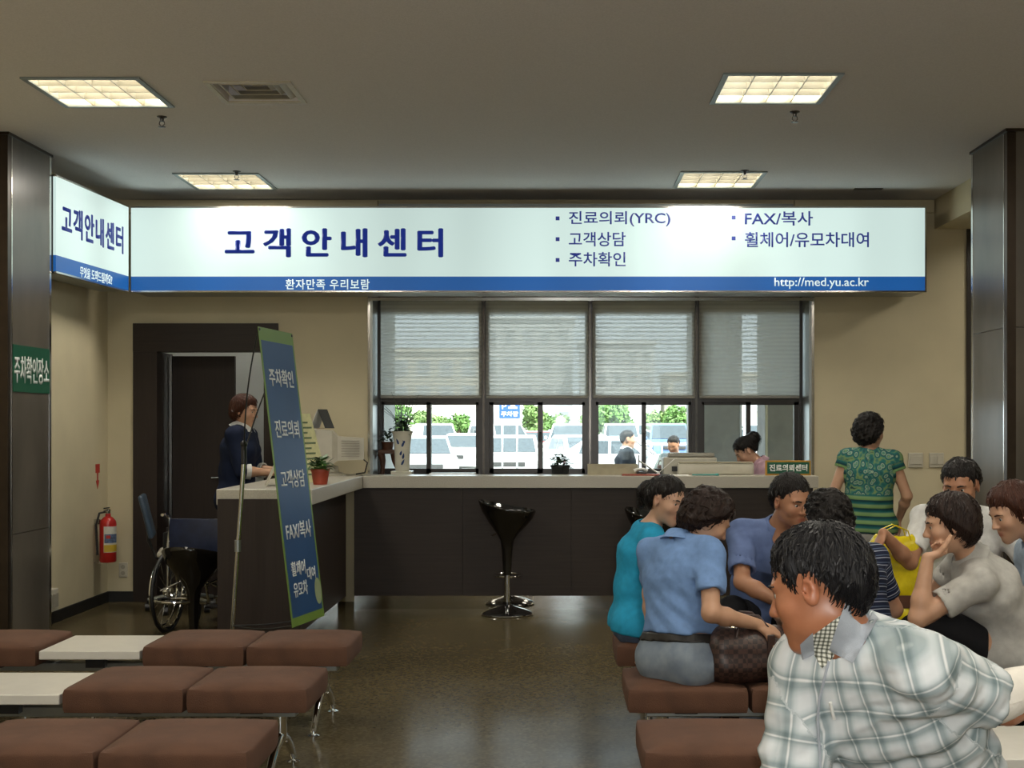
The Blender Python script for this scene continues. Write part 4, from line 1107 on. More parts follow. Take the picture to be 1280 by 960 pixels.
# ---- cars
M('tyre', (0.02, 0.02, 0.02), 0.8, var=0.2)
M('car_glass', (0.05, 0.065, 0.075), 0.06, var=0.2, spec=0.8)
M('car_lamp', (0.70, 0.70, 0.66), 0.15, var=0.1)
M('car_trim', (0.05, 0.05, 0.05), 0.5, var=0.1)
CARCOL = {'white': (0.78, 0.78, 0.76), 'silver': (0.46, 0.48, 0.50), 'blue': (0.10, 0.18, 0.36), 'grey': (0.25, 0.26, 0.28), 'red': (0.42, 0.06, 0.05), 'dark': (0.05, 0.06, 0.08)}
for k, c in CARCOL.items():
    M('paint_' + k, c, 0.22, var=0.03, coat=0.6)
def car(x, y, rz, kind, colr, label):
    """front of the car points to -Y locally"""
    t = thing('car', label, 'car', (x, y, ZG), rz, 'cars in the parking lot')
    tall = kind == 'suv'
    Lh, W, H = (2.2, .88, 1.42) if not tall else (2.2, .91, 1.78)
    hood = .86 if not tall else 1.05
    body = [(-2.18, .30), (-2.22, .55), (-2.12, hood - .14), (-1.95, hood - .05), (-.95, hood + .05), (1.35 if not tall else 2.0, hood + .08), (2.05, hood), (2.2, .60), (2.15, .30), (1.70, .22), (-1.75, .22)]
    def sec(xk, s):
        return [(xk, p[0] * s, .22 + (p[1] - .22) * (1 - (1 - s) * .6)) for p in body]
    MB().loft([sec(-W, .955), sec(-W + .07, .99), sec(0, 1.0), sec(W - .07, .99), sec(W, .955)]).build('body', 'paint_' + colr, t, world=False, smooth=35)
    cab = [(-1.0, hood + .03), (-.30 if not tall else -.45, H - .03), (.0, H), (.75 if not tall else 1.75, H - .01), (.95 if not tall else 1.95, H - .10), (1.55 if not tall else 2.1, hood + .05)]
    def csec(s, k):
        return [(k, p[0], p[1]) for p in cab]
    lo_w, hi_w = W - .06, W - .20
    def wid(z): return lo_w + (hi_w - lo_w) * (z - hood) / (H - hood)
    MB().loft([[(-wid(p[1]), p[0], p[1]) for p in cab], [(wid(p[1]), p[0], p[1]) for p in cab]]).build('cabin', 'paint_' + colr, t, world=False)
    def glass(q, nm):
        return MB().loft([q, [tuple(Vector(p) * 1.0 + Vector((0, -.012 if nm != 'side_window' else 0, .004))) for p in q]]).build(nm, 'car_glass', t, world=False)
    a, b = cab[0], cab[1]
    e = lambda u, s: (s * (wid(a[1] + (b[1] - a[1]) * u) - .07), a[0] + (b[0] - a[0]) * u - .012, a[1] + (b[1] - a[1]) * u + .004)
    glass([e(.10, -1), e(.10, 1), e(.90, 1), e(.90, -1)], 'windscreen')
    a2, b2 = cab[-1], cab[-2]
    e2 = lambda u, s: (s * (wid(a2[1] + (b2[1] - a2[1]) * u) - .08), a2[0] + (b2[0] - a2[0]) * u + .014, a2[1] + (b2[1] - a2[1]) * u + .004)
    MB().loft([[e2(.12, -1), e2(.12, 1), e2(.9, 1), e2(.9, -1)], [(p[0], p[1] + .01, p[2]) for p in [e2(.12, -1), e2(.12, 1), e2(.9, 1), e2(.9, -1)]]]).build('rear_window', 'car_glass', t, world=False)
    for s in (-1, 1):
        zl, zh = hood + .10, H - .12
        y0, y1 = -.62, (1.05 if not tall else 1.85)
        for (ya, yb, yc_, yd) in ((y0, .18, .18, -.22), (.26, y1, y1 - .12, .26)):
            q = [(s * (wid(zl) + .004), ya, zl), (s * (wid(zl) + .004), yb, zl), (s * (wid(zh) + .004), yc_, zh), (s * (wid(zh) + .004), yd, zh)]
            MB().loft([q, [(p[0] + s * .008, p[1], p[2]) for p in q]]).build('side_window', 'car_glass', t, world=False)
        MB().rbox((s * (W - .04) - .05, -.85, hood + .05), (s * (W + .06) + s * .06, -.72, hood + .19), .03).build('wing_mirror', 'paint_' + colr, t, world=False)
        MB().rbox((s * (W - .12) - .20, -2.20, hood - .26), (s * (W - .12) + .10 * s, -2.08, hood - .12), .03).build('headlamp', 'car_lamp', t, world=False)
        for yy in (-1.35, 1.35):
            wl = MB().cyl((s * (W - .20), yy, .31), (s * (W - .0), yy, .31), .31, 20).build('wheel', 'tyre', t, world=False, smooth=True)
            MB().cyl((s * (W - .02), yy, .31), (s * (W + .012), yy, .31), .19, 16).build('hub_cap', 'steel', wl, world=False)
    MB().rbox((-.45, -2.235, hood - .30), (.45, -2.16, hood - .17), .02).build('grille', 'car_trim', t, world=False)
    MB().rbox((-W + .08, -2.27, .34), (W - .08, -2.15, .50), .04).build('bumper', 'car_trim' if tall else 'paint_' + colr, t, world=False)
    MB().box((-.26, -2.28, .40), (.26, -2.268, .50)).build('number_plate', 'white_paint', t, world=False)
    return t
CARS = [(545, 60, 'suv', 'white', .25, 'white van-like car facing the window, left of the parking sign'),
        (585, 46, 'sedan', 'white', -.2, 'white saloon in the front row below the left blind'),
        (489, 52, 'sedan', 'silver', .35, 'silver saloon behind the tall vase'),
        (528, 36, 'sedan', 'silver', .15, 'silver car bonnet just outside beside the vase'),
        (628, 58, 'suv', 'white', .5, 'tall white van below the parking sign'),
        (640, 84, 'sedan', 'grey', .2, 'grey car at the back row right of the parking sign'),
        (640, 38, 'sedan', 'white', .0, 'white saloon in the front row below the second blind'),
        (672, 62, 'sedan', 'red', .15, 'red car with a pale roof in the middle row'),
        (700, 77, 'sedan', 'silver', .0, 'silver car at the back row above the flower pot'),
        (714, 55, 'suv', 'white', -.15, 'white estate car right above the flower pot'),
        (728, 40, 'sedan', 'white', .3, 'white saloon partly hidden behind the flower pot'),
        (776, 60, 'suv', 'white', .0, 'white car behind the man in a suit'),
        (775, 35, 'sedan', 'silver', 1.45, 'silver car parked side-on behind the man in a suit'),
        (834, 53, 'suv', 'blue', .05, 'blue pickup-like car behind the man in grey'),
        (884, 58, 'suv', 'white', -.1, 'white car between the porch column and the mullion'),
        (812, 68, 'suv', 'white', .1, 'white car in the back row left of the blue one'),
        (950, 54, 'suv', 'white', .0, 'white car in the gap between the porch columns')]
for (px, Y, kd, cl, r, lab) in CARS:
    car((px - 698) * Y / 1600, Y, r, kd, cl, lab)

# ---- railing in front of the rear rows
t = thing('parking_railing', 'white metal railing running across the parking lot', 'railing', (0, 49.5, ZG))
for z in (.55, .95):
    MB().cyl((-14, 49.5, ZG + z), (14, 49.5, ZG + z), .03, 8).build('rail', 'white_paint', t)
for k in range(15):
    MB().cyl((-14 + 2 * k, 49.5, ZG), (-14 + 2 * k, 49.5, ZG + 1.0), .035, 8).build('post', 'white_paint', t)

# ---- parking sign  P (car) / 주차장
px0, px1, Ys = 624, 650, 34.0
X0, X1 = xpx(px0, Ys), xpx(px1, Ys)
M('sign_blue_flat', (0.03, 0.10, 0.36), 0.45, var=0.05)
t = thing('parking_signboard', 'blue parking sign on posts out in the lot', 'sign', ((X0 + X1) / 2, Ys, ZG))
zt, zb = zpx(503, Ys), zpx(523, Ys)
MB().box((X0, Ys, zb), (X1, Ys + .04, zt)).build('board', 'sign_blue_flat', t)
for x in (X0 + .08, X1 - .08):
    MB().cyl((x, Ys + .06, ZG), (x, Ys + .06, zt), .03, 8).build('post', 'steel', t)
hh = zt - zb
lettering('P', t, (X0 + .13, Ys - .001, zb + hh * .74), .13, hh * .34, (1, 0, 0), (0, 0, 1), 'text_white', .03)
lettering('주차장', t, ((X0 + X1) / 2, Ys - .001, zb + hh * .27), .46, hh * .34, (1, 0, 0), (0, 0, 1), 'text_white', .03)
cx_, cz_ = X0 + .36, zb + hh * .70
MB().prism([(-.12, 0), (.12, 0), (.12, .05), (.07, .06), (.045, .10), (-.045, .10), (-.07, .06), (-.12, .05)], .004, ((cx_, Ys - .005, cz_ - .04), (1, 0, 0), (0, 0, 1), (0, 1, 0))).build('car_symbol', 'text_white', t)

# ---- trees: trunk and a crown of leaf cards
M('bark', (0.10, 0.07, 0.05), 0.9, var=0.3)
M('tree_leaf', (0.11, 0.22, 0.05), 0.6, var=0.45, scale=1.5)
M('tree_leaf_2', (0.17, 0.27, 0.08), 0.6, var=0.45, scale=1.5)
def tree(px, Y, top_py, halfw_px, label, mat, seed):
    r_ = random.Random(seed)
    X = (px - 698) * Y / 1600; zt = CAM_H - (top_py - 530) * Y / 1600; rw = halfw_px * Y / 1600
    t = thing('tree', label, 'tree', (X, Y, ZG), group='trees beyond the parking lot')
    MB().tube([(X, Y, ZG), (X + .1, Y, ZG + (zt - ZG) * .4), (X, Y, ZG + (zt - ZG) * .75)], [.16, .12, .06], 8).build('trunk', 'bark', t, smooth=True)
    for k in range(3):
        a = k * 2.1 + seed
        MB().tube([(X, Y, ZG + (zt - ZG) * .4), (X + math.cos(a) * rw * .5, Y + math.sin(a) * rw * .4, ZG + (zt - ZG) * .65)], [.07, .03], 6).build('branch', 'bark', t)
    mb = MB()
    zc = ZG + (zt - ZG) * .62; rh = (zt - ZG) * .38
    lobes = [(r_.uniform(-.6, .6) * rw, r_.uniform(-.5, .5) * rw, r_.uniform(-.5, .55) * rh, r_.uniform(.35, .55)) for _ in range(11)]
    for k in range(1500):
        lx, ly, lz, ls = lobes[k % 11]
        d = Vector((r_.gauss(0, 1), r_.gauss(0, 1), r_.gauss(0, 1))).normalized() * r_.uniform(.75, 1.0)
        p = Vector((X + lx + d.x * ls * rw, Y + ly + d.y * ls * rw, zc + lz + d.z * ls * rh))
        s = .11 * max(1, Y / 60)
        u = Vector((r_.gauss(0, 1), r_.gauss(0, 1), r_.gauss(0, 1))).normalized(); v = u.cross(d); v = v.normalized() if v.length > 1e-3 else Vector((1, 0, 0))
        mb.add([p - u * s, p + v * s * .5, p + u * s, p - v * s * .5], [(0, 1, 2, 3)])
    o = mb.build('foliage', mat, t); o['kind'] = 'stuff'
TREES = [(484, 44, 487, 30, 'bright green tree behind the tall vase'), (540, 92, 512, 26, 'low green tree left of the parking sign'), (572, 95, 514, 16, 'small green tree above the white saloon'),
         (666, 90, 502, 18, 'green tree just right of the parking sign'), (690, 96, 516, 22, 'low green tree above the flower pot'), (745, 88, 500, 20, 'green tree left of the man in a suit'), (768, 84, 500, 26, 'tall green tree behind the man in a suit'),
         (822, 92, 508, 22, 'green tree above the blue car, left'), (852, 90, 504, 22, 'green tree above the blue car, right'), (880, 86, 502, 18, 'green tree left of the porch columns')]
for i, (px, Y, tp, hw, lab) in enumerate(TREES):
    tree(px, Y, tp, hw, lab, 'tree_leaf' if i % 2 == 0 else 'tree_leaf_2', i)

# ---- pale buildings in the haze
M('bld_white', (0.70, 0.70, 0.70), 0.8, var=0.06, scale=.3)
M('bld_cream', (0.66, 0.60, 0.50), 0.8, var=0.06, scale=.3)
M('bld_glass', (0.45, 0.48, 0.50), 0.2, var=0.2, scale=.4)
def building(a, b, top, Y, mat, label, nx, nz):
    x0, x1 = (a - 698) * Y / 1600, (b - 698) * Y / 1600; z1 = CAM_H - (top - 530) * Y / 1600
    t = thing('building', label, 'building', ((x0 + x1) / 2, Y + 5, ZG))
    MB().box((x0, Y, ZG), (x1, Y + 10, z1)).build('walls', mat, t)
    MB().box((x0 - .3, Y - .3, z1), (x1 + .3, Y + 10.3, z1 + .35)).build('parapet', mat, t)
    for i in range(nx):
        for j in range(nz):
            u = x0 + (x1 - x0) * (i + .5) / nx; v = ZG + 1.0 + (z1 - ZG - 1.2) * (j + .15) / nz
            ww = (x1 - x0) / nx * .32; hh_ = (z1 - ZG) / nz * .55
            w_ = MB().box((u - ww, Y - .06, v), (u + ww, Y + .02, v + hh_)).build('window', 'bld_white', t)
            MB().box((u - ww + .12, Y - .08, v + .12), (u + ww - .12, Y - .05, v + hh_ - .12)).build('pane', 'bld_glass', w_)
building(430, 600, 440, 118, 'bld_cream', 'pale cream building far beyond the parked cars at the left', 6, 3)
building(603, 716, 400, 134, 'bld_white', 'white building in the haze behind the second blind', 5, 4)
building(726, 818, 430, 125, 'bld_white', 'white building in the haze behind the tall tree', 5, 4)
building(836, 1010, 470, 120, 'bld_cream', 'pale low building far behind the porch columns', 6, 3)
# ------------------------------------------------------------------ people: distance-field modelling kit
f32 = np.float32
def A3(p): return np.array(p, dtype=f32)
def nrm(v):
    v = np.array(v, dtype=float); return v / (np.linalg.norm(v) + 1e-12)

class Field:
    """signed distance on a rectilinear grid (finer where asked), smooth unions and cuts"""
    def __init__(self, lo, hi, h, fine=(), hf=None):
        self.ax = []
        for i in range(3):
            iv = [(a[i], b[i]) for a, b in fine]
            xs = [lo[i]]
            while xs[-1] < hi[i]:
                x = xs[-1]
                st = hf if (hf and any(a - 1e-6 <= x <= b for a, b in iv)) else h
                xs.append(x + st)
            self.ax.append(np.array(xs, dtype=f32))
        self.f = np.full([len(a) for a in self.ax], 0.15, dtype=f32)
    def sub(self, lo, hi):
        sl = []; c = []
        for i in range(3):
            a = max(0, int(np.searchsorted(self.ax[i], lo[i])) - 1); b = min(len(self.ax[i]), int(np.searchsorted(self.ax[i], hi[i])) + 1)
            sl.append(slice(a, b)); sh = [1, 1, 1]; sh[i] = -1
            c.append(self.ax[i][a:b].reshape(sh))
        return tuple(sl), c
    def union(self, pr, infl=0.0, k=None):
        kk = pr.k if k is None else k
        lo, hi = pr.bounds(infl + 0.05 + kk)
        sl, c = self.sub(lo, hi)
        if min(self.f[sl].shape) == 0: return
        d = pr.dist(*c) - f32(infl); a = self.f[sl]
        h = np.maximum(kk - np.abs(a - d), 0) / kk
        self.f[sl] = np.minimum(a, d) - h * h * (kk * 0.25)
    def cut(self, pr, infl=0.0, k=0.004):
        lo, hi = pr.bounds(infl + 0.05 + k)
        sl, c = self.sub(lo, hi)
        if min(self.f[sl].shape) == 0: return
        d = -(pr.dist(*c) - f32(infl)); a = self.f[sl]
        h = np.maximum(k - np.abs(a - d), 0) / k
        self.f[sl] = np.maximum(a, d) + h * h * (k * 0.25)
    def keep(self, p, n):
        """keep the side of the plane the normal points away from"""
        x, y, z = [a.reshape([-1 if i == j else 1 for j in range(3)]) for i, a in enumerate(self.ax)]
        d = (x - f32(p[0])) * f32(n[0]) + (y - f32(p[1])) * f32(n[1]) + (z - f32(p[2])) * f32(n[2])
        self.f = np.maximum(self.f, d)
    def disp(self, fn):
        x, y, z = [a.reshape([-1 if i == j else 1 for j in range(3)]) for i, a in enumerate(self.ax)]
        m = np.abs(self.f) < 0.04
        self.f = self.f + np.where(m, fn(x, y, z), 0).astype(f32)
    def mesh(self):
        f = self.f; s = f < 0
        nx, ny, nz = f.shape
        cnt = np.zeros((nx - 1, ny - 1, nz - 1), dtype=np.int8)
        for dx in (0, 1):
            for dy in (0, 1):
                for dz in (0, 1):
                    cnt += s[dx:nx - 1 + dx, dy:ny - 1 + dy, dz:nz - 1 + dz]
        m = (cnt > 0) & (cnt < 8)
        I = np.argwhere(m)
        if len(I) == 0: return np.zeros((0, 3)), np.zeros((0, 4), int)
        ids = np.full(m.shape, -1, dtype=np.int32); ids[m] = np.arange(len(I))
        off = np.array([[a, b, c] for a in (0, 1) for b in (0, 1) for c in (0, 1)])
        val = np.stack([f[I[:, 0] + o[0], I[:, 1] + o[1], I[:, 2] + o[2]] for o in off], 1)
        acc = np.zeros((len(I), 3)); num = np.zeros(len(I))
        for a in range(8):
            for b in range(a + 1, 8):
                if np.abs(off[a] - off[b]).sum() != 1: continue
                va, vb = val[:, a], val[:, b]
                cr = (va < 0) != (vb < 0)
                t = np.where(cr, va / np.where(cr, va - vb, 1), 0)
                acc += np.where(cr[:, None], off[a] + t[:, None] * (off[b] - off[a]), 0); num += cr
        q = I + acc / num[:, None]
        P = np.stack([np.interp(q[:, i], np.arange(len(self.ax[i])), self.ax[i]) for i in range(3)], 1)
        F = []
        for ax in range(3):
            u, v = (ax + 1) % 3, (ax + 2) % 3
            sa = [slice(None)] * 3; sb = [slice(None)] * 3
            sa[ax] = slice(0, -1); sb[ax] = slice(1, None)
            e = s[tuple(sa)] != s[tuple(sb)]
            E = np.argwhere(e)
            ok = (E[:, u] > 0) & (E[:, v] > 0) & (E[:, u] < m.shape[u]) & (E[:, v] < m.shape[v])
            E = E[ok]
            def g(du, dv):
                k = E.copy(); k[:, u] -= du; k[:, v] -= dv
                return ids[k[:, 0], k[:, 1], k[:, 2]]
            quad = np.stack([g(1, 1), g(0, 1), g(0, 0), g(1, 0)], 1)
            flip = ~s[E[:, 0], E[:, 1], E[:, 2]]
            quad[flip] = quad[flip][:, ::-1]
            F.append(quad)
        return P, np.concatenate(F)

class Cone:
    def __init__(self, a, b, r1, r2=None, k=0.02):
        self.a = A3(a); self.b = A3(b); self.r1 = r1; self.r2 = r1 if r2 is None else r2; self.k = k
    def bounds(self, p):
        r = max(self.r1, self.r2) + p
        return np.minimum(self.a, self.b) - r, np.maximum(self.a, self.b) + r
    def dist(self, x, y, z):
        ba = self.b - self.a; L2 = float(ba @ ba) + 1e-9
        px, py, pz = x - self.a[0], y - self.a[1], z - self.a[2]
        t = np.clip((px * ba[0] + py * ba[1] + pz * ba[2]) / f32(L2), 0, 1)
        qx, qy, qz = px - t * ba[0], py - t * ba[1], pz - t * ba[2]
        return np.sqrt(qx * qx + qy * qy + qz * qz) - (f32(self.r1) + t * f32(self.r2 - self.r1))

class ECone:
    """tapered capsule with an elliptic section: half widths along side s, half depths across it"""
    def __init__(self, a, b, w, d, s, k=0.04):
        self.a = A3(a); self.b = A3(b); self.w = w; self.d = d; self.k = k
        ax = nrm(np.array(b) - np.array(a)); s = np.array(s, float); s = nrm(s - ax * (s @ ax)); self.s = s.astype(f32)
    def bounds(self, p):
        r = max(*self.w, *self.d) + p
        return np.minimum(self.a, self.b) - r, np.maximum(self.a, self.b) + r
    def dist(self, x, y, z):
        ba = self.b - self.a; L2 = float(ba @ ba) + 1e-9
        px, py, pz = x - self.a[0], y - self.a[1], z - self.a[2]
        t = np.clip((px * ba[0] + py * ba[1] + pz * ba[2]) / f32(L2), 0, 1)
        qx, qy, qz = px - t * ba[0], py - t * ba[1], pz - t * ba[2]
        qs = qx * self.s[0] + qy * self.s[1] + qz * self.s[2]
        r2 = np.maximum(qx * qx + qy * qy + qz * qz - qs * qs, 0)
        w = f32(self.w[0]) + t * f32(self.w[1] - self.w[0]); d = f32(self.d[0]) + t * f32(self.d[1] - self.d[0])
        k0 = np.sqrt(qs * qs / (w * w) + r2 / (d * d)) + f32(1e-6)
        k1 = np.sqrt(qs * qs / (w ** 4) + r2 / (d ** 4)) + f32(1e-6)
        return k0 * (k0 - 1) / k1

class Ell:
    def __init__(self, c, r, R=None, k=0.02):
        self.c = A3(c); self.r = A3(r); self.R = np.eye(3, dtype=f32) if R is None else np.array(R, dtype=f32); self.k = k
    def bounds(self, p):
        r = float(self.r.max()) + p
        return self.c - r, self.c + r
    def dist(self, x, y, z):
        px, py, pz = x - self.c[0], y - self.c[1], z - self.c[2]
        q = [px * self.R[0, i] + py * self.R[1, i] + pz * self.R[2, i] for i in range(3)]
        k0 = np.sqrt(sum((q[i] / self.r[i]) ** 2 for i in range(3))) + f32(1e-6)
        k1 = np.sqrt(sum((q[i] / (self.r[i] ** 2)) ** 2 for i in range(3))) + f32(1e-6)
        return k0 * (k0 - 1) / k1

def npmesh(name, P, F, mat, parent, attrs=None):
    off = np.array(ORG.get(parent.name, Vector((0, 0, 0)))[:])
    me = bpy.data.meshes.new(name)
    n, m = len(P), len(F)
    me.vertices.add(n); me.vertices.foreach_set('co', (P - off).astype(f32).ravel())
    me.loops.add(m * 4); me.loops.foreach_set('vertex_index', F.astype(np.int32).ravel())
    me.polygons.add(m); me.polygons.foreach_set('loop_start', np.arange(0, m * 4, 4, dtype=np.int32)); 
    me.update(calc_edges=True)
    for k, v in (attrs or {}).items():
        if v.ndim == 1:
            at = me.attributes.new(k, 'FLOAT', 'POINT'); at.data.foreach_set('value', v.astype(f32))
        else:
            at = me.attributes.new(k, 'FLOAT_VECTOR', 'POINT'); at.data.foreach_set('vector', v.astype(f32).ravel())
    me.polygons.foreach_set('use_smooth', np.ones(m, dtype=bool))
    return link_mesh(name, me, mat, parent)

def folds(seed, amp, lo=35, hi=90, n=5, axis=None):
    r = np.random.RandomState(seed)
    ds = r.randn(n, 3); ds /= np.linalg.norm(ds, axis=1)[:, None]
    fr = r.uniform(lo, hi, n); ph = r.uniform(0, 6.28, n); wp = r.uniform(8, 20, (n, 3))
    def fn(x, y, z):
        o = 0
        for i in range(n):
            u = (x * ds[i, 0] + y * ds[i, 1] + z * ds[i, 2]) * fr[i] + ph[i] + 1.4 * np.sin(x * wp[i, 0] + z * wp[i, 2] + ph[i])
            s = np.sin(u)
            o = o + (s * np.abs(s) - .2) * (0.5 + 0.5 * np.sin(y * wp[i, 1] + z * wp[i, 0] + i))
        return (o * amp / n * 2).astype(f32)
    return fn

# ---- skin, hair, cloth materials
def skin_mat(name, col, lip=None, rough=0.48):
    if name in MATS: return name
    m, n, b = _mat(name)
    at = n.nodes.new('ShaderNodeAttribute'); at.attribute_name = 'tone'
    tc = n.nodes.new('ShaderNodeTexCoord')
    nz = n.nodes.new('ShaderNodeTexNoise'); nz.inputs['Scale'].default_value = 22; nz.inputs['Detail'].default_value = 4
    n.links.new(tc.outputs['Object'], nz.inputs['Vector'])
    m0 = n.nodes.new('ShaderNodeMix'); m0.data_type = 'RGBA'
    m0.inputs[6].default_value = (col[0] * .88, col[1] * .84, col[2] * .82, 1); m0.inputs[7].default_value = (col[0] * 1.10, col[1] * 1.12, col[2] * 1.12, 1)
    n.links.new(nz.outputs[0], m0.inputs[0])
    m1 = n.nodes.new('ShaderNodeMix'); m1.data_type = 'RGBA'
    lip = lip or (col[0] * .75, col[1] * .42, col[2] * .45)
    m1.inputs[7].default_value = (*lip, 1)
    n.links.new(m0.outputs[2], m1.inputs[6]); n.links.new(at.outputs['Fac'], m1.inputs[0])
    n.links.new(m1.outputs[2], b.inputs['Base Color'])
    b.inputs['Roughness'].default_value = rough
    b.inputs['Specular IOR Level'].default_value = 0.4
    b.inputs['Subsurface Weight'].default_value = 0.06
    b.inputs['Subsurface Radius'].default_value = (0.010, 0.004, 0.002)
    b.inputs['Subsurface Scale'].default_value = 0.6
    MATS[name] = m
    return name
def hair_mat(name, c1, c2, rough=0.42):
    if name in MATS: return name
    m, n, b = _mat(name)
    at = n.nodes.new('ShaderNodeAttribute'); at.attribute_name = 'strand'
    mp = n.nodes.new('ShaderNodeMapping'); mp.inputs['Scale'].default_value = (42, 2.2, 3)
    n.links.new(at.outputs['Vector'], mp.inputs[0])
    nz = n.nodes.new('ShaderNodeTexNoise'); nz.inputs['Scale'].default_value = 1.0; nz.inputs['Detail'].default_value = 5
    n.links.new(mp.outputs[0], nz.inputs['Vector'])
    rp = n.nodes.new('ShaderNodeMapRange'); rp.inputs[1].default_value = .35; rp.inputs[2].default_value = .7
    n.links.new(nz.outputs[0], rp.inputs[0])
    mx = n.nodes.new('ShaderNodeMix'); mx.data_type = 'RGBA'
    mx.inputs[6].default_value = (*c1, 1); mx.inputs[7].default_value = (*c2, 1)
    n.links.new(rp.outputs[0], mx.inputs[0]); n.links.new(mx.outputs[2], b.inputs['Base Color'])
    bp = n.nodes.new('ShaderNodeBump'); bp.inputs['Strength'].default_value = .7; bp.inputs['Distance'].default_value = .006
    n.links.new(nz.outputs[0], bp.inputs['Height']); n.links.new(bp.outputs[0], b.inputs['Normal'])
    b.inputs['Roughness'].default_value = rough; b.inputs['Specular IOR Level'].default_value = .25
    MATS[name] = m
    return name
def cloth_mat(name, col, var=.08, rough=.85):
    return M(name, col, rough, var=var, scale=35, bump=.25, bscale=500, spec=.2)
def jeans(name, c1, c2):
    return M(name, c1, .85, col2=c2, scale=14, bump=.3, bscale=600, spec=.2, detail=5)

def grid_cloth(name, kind):
    """woven patterns laid out on the garment's own 'cuv' coordinates (metres)"""
    m, n, b = _mat(name)
    at = n.nodes.new('ShaderNodeAttribute'); at.attribute_name = 'cuv'
    sp = n.nodes.new('ShaderNodeSeparateXYZ'); n.links.new(at.outputs['Vector'], sp.inputs[0])
    def frac(sock, per):
        a = n.nodes.new('ShaderNodeMath'); a.operation = 'MULTIPLY'; a.inputs[1].default_value = 1 / per; n.links.new(sock, a.inputs[0])
        c = n.nodes.new('ShaderNodeMath'); c.operation = 'FRACT'; n.links.new(a.outputs[0], c.inputs[0]); return c.outputs[0]
    def ramp(sock, stops, interp='LINEAR'):
        r = n.nodes.new('ShaderNodeValToRGB'); r.color_ramp.interpolation = interp
        e = r.color_ramp.elements
        e[0].position, e[0].color = stops[0][0], (*stops[0][1], 1)
        e[1].position, e[1].color = stops[-1][0], (*stops[-1][1], 1)
        for p, c in stops[1:-1]:
            q = e.new(p); q.color = (*c, 1)
        n.links.new(sock, r.inputs[0]); return r.outputs[0]
    def mul(a, c, mode='MULTIPLY', fac=1.0):
        x = n.nodes.new('ShaderNodeMix'); x.data_type = 'RGBA'; x.blend_type = mode; x.inputs[0].default_value = fac
        n.links.new(a, x.inputs[6]); n.links.new(c, x.inputs[7]); return x.outputs[2]
    if kind == 'plaid':
        w_, g1, g2 = (.92, .94, .96), (.76, .81, .83), (.48, .55, .57)
        st = [(0, g1), (.12, g2), (.22, g2), (.26, (1.02, 1.02, 1.02)), (.285, (1.02, 1.02, 1.02)), (.32, g2), (.42, g1), (.54, w_), (.86, w_), (1, g1)]
        u = ramp(frac(sp.outputs[0], .062), st); v = ramp(frac(sp.outputs[1], .066), st)
        c = mul(u, v)
        k = n.nodes.new('ShaderNodeMix'); k.data_type = 'RGBA'; k.blend_type = 'MULTIPLY'; k.inputs[0].default_value = 1; k.inputs[7].default_value = (.74, .74, .72, 1)
        n.links.new(c, k.inputs[6]); c = k.outputs[2]
    elif kind == 'check':
        st = [(0, (.9, .9, .85)), (.55, (.9, .9, .85)), (.6, (.30, .31, .27)), (1, (.30, .31, .27))]
        c = mul(ramp(frac(sp.outputs[0], .009), st), ramp(frac(sp.outputs[1], .009), st))
    elif kind == 'stripe':
        nv = (.012, .017, .040); wh = (.34, .36, .42); md = (.10, .13, .20)
        c = ramp(frac(sp.outputs[1], .030), [(0, nv), (.36, nv), (.40, wh), (.48, wh), (.52, nv), (.72, nv), (.76, md), (.84, md), (.88, nv), (1, nv)])
    elif kind == 'blouse':
        tc = n.nodes.new('ShaderNodeTexCoord')
        vo = n.nodes.new('ShaderNodeTexVoronoi'); vo.inputs['Scale'].default_value = 26; vo.feature = 'F1'
        wv = n.nodes.new('ShaderNodeTexNoise'); wv.inputs['Scale'].default_value = 7
        n.links.new(tc.outputs['Object'], wv.inputs['Vector'])
        av = n.nodes.new('ShaderNodeVectorMath'); av.operation = 'ADD'
        n.links.new(at.outputs['Vector'], av.inputs[0]); 
        sv = n.nodes.new('ShaderNodeVectorMath'); sv.operation = 'SCALE'; sv.inputs['Scale'].default_value = .06
        n.links.new(wv.outputs['Color'], sv.inputs[0]); n.links.new(sv.outputs[0], av.inputs[1])
        n.links.new(av.outputs[0], vo.inputs['Vector'])
        top = ramp(vo.outputs['Distance'], [(0, (.28, .34, .10)), (.22, (.05, .20, .17)), (.34, (.32, .42, .30)), (.42, (.02, .09, .10)), (.62, (.03, .16, .15)), (.8, (.20, .30, .12)), (1, (.01, .05, .06))])
        bot = ramp(frac(sp.outputs[1], .052), [(0, (.01, .05, .06)), (.16, (.01, .05, .06)), (.24, (.16, .28, .10)), (.55, (.22, .36, .16)), (.75, (.02, .14, .14)), (1, (.01, .06, .07))])
        mk = n.nodes.new('ShaderNodeMath'); mk.operation = 'LESS_THAN'; mk.inputs[1].default_value = .20; n.links.new(sp.outputs[1], mk.inputs[0])
        x = n.nodes.new('ShaderNodeMix'); x.data_type = 'RGBA'; n.links.new(mk.outputs[0], x.inputs[0]); n.links.new(top, x.inputs[6]); n.links.new(bot, x.inputs[7]); c = x.outputs[2]
    n.links.new(c, b.inputs['Base Color'])
    b.inputs['Roughness'].default_value = .85; b.inputs['Specular IOR Level'].default_value = .2
    MATS[name] = m
grid_cloth('plaid_cloth', 'plaid'); grid_cloth('check_cloth', 'check'); grid_cloth('striped_cloth', 'stripe'); grid_cloth('blouse_cloth', 'blouse')
M('eye_white', (0.50, 0.47, 0.42), 0.25, var=0.03)
M('eye_dark', (0.010, 0.007, 0.005), 0.12, var=0.1)

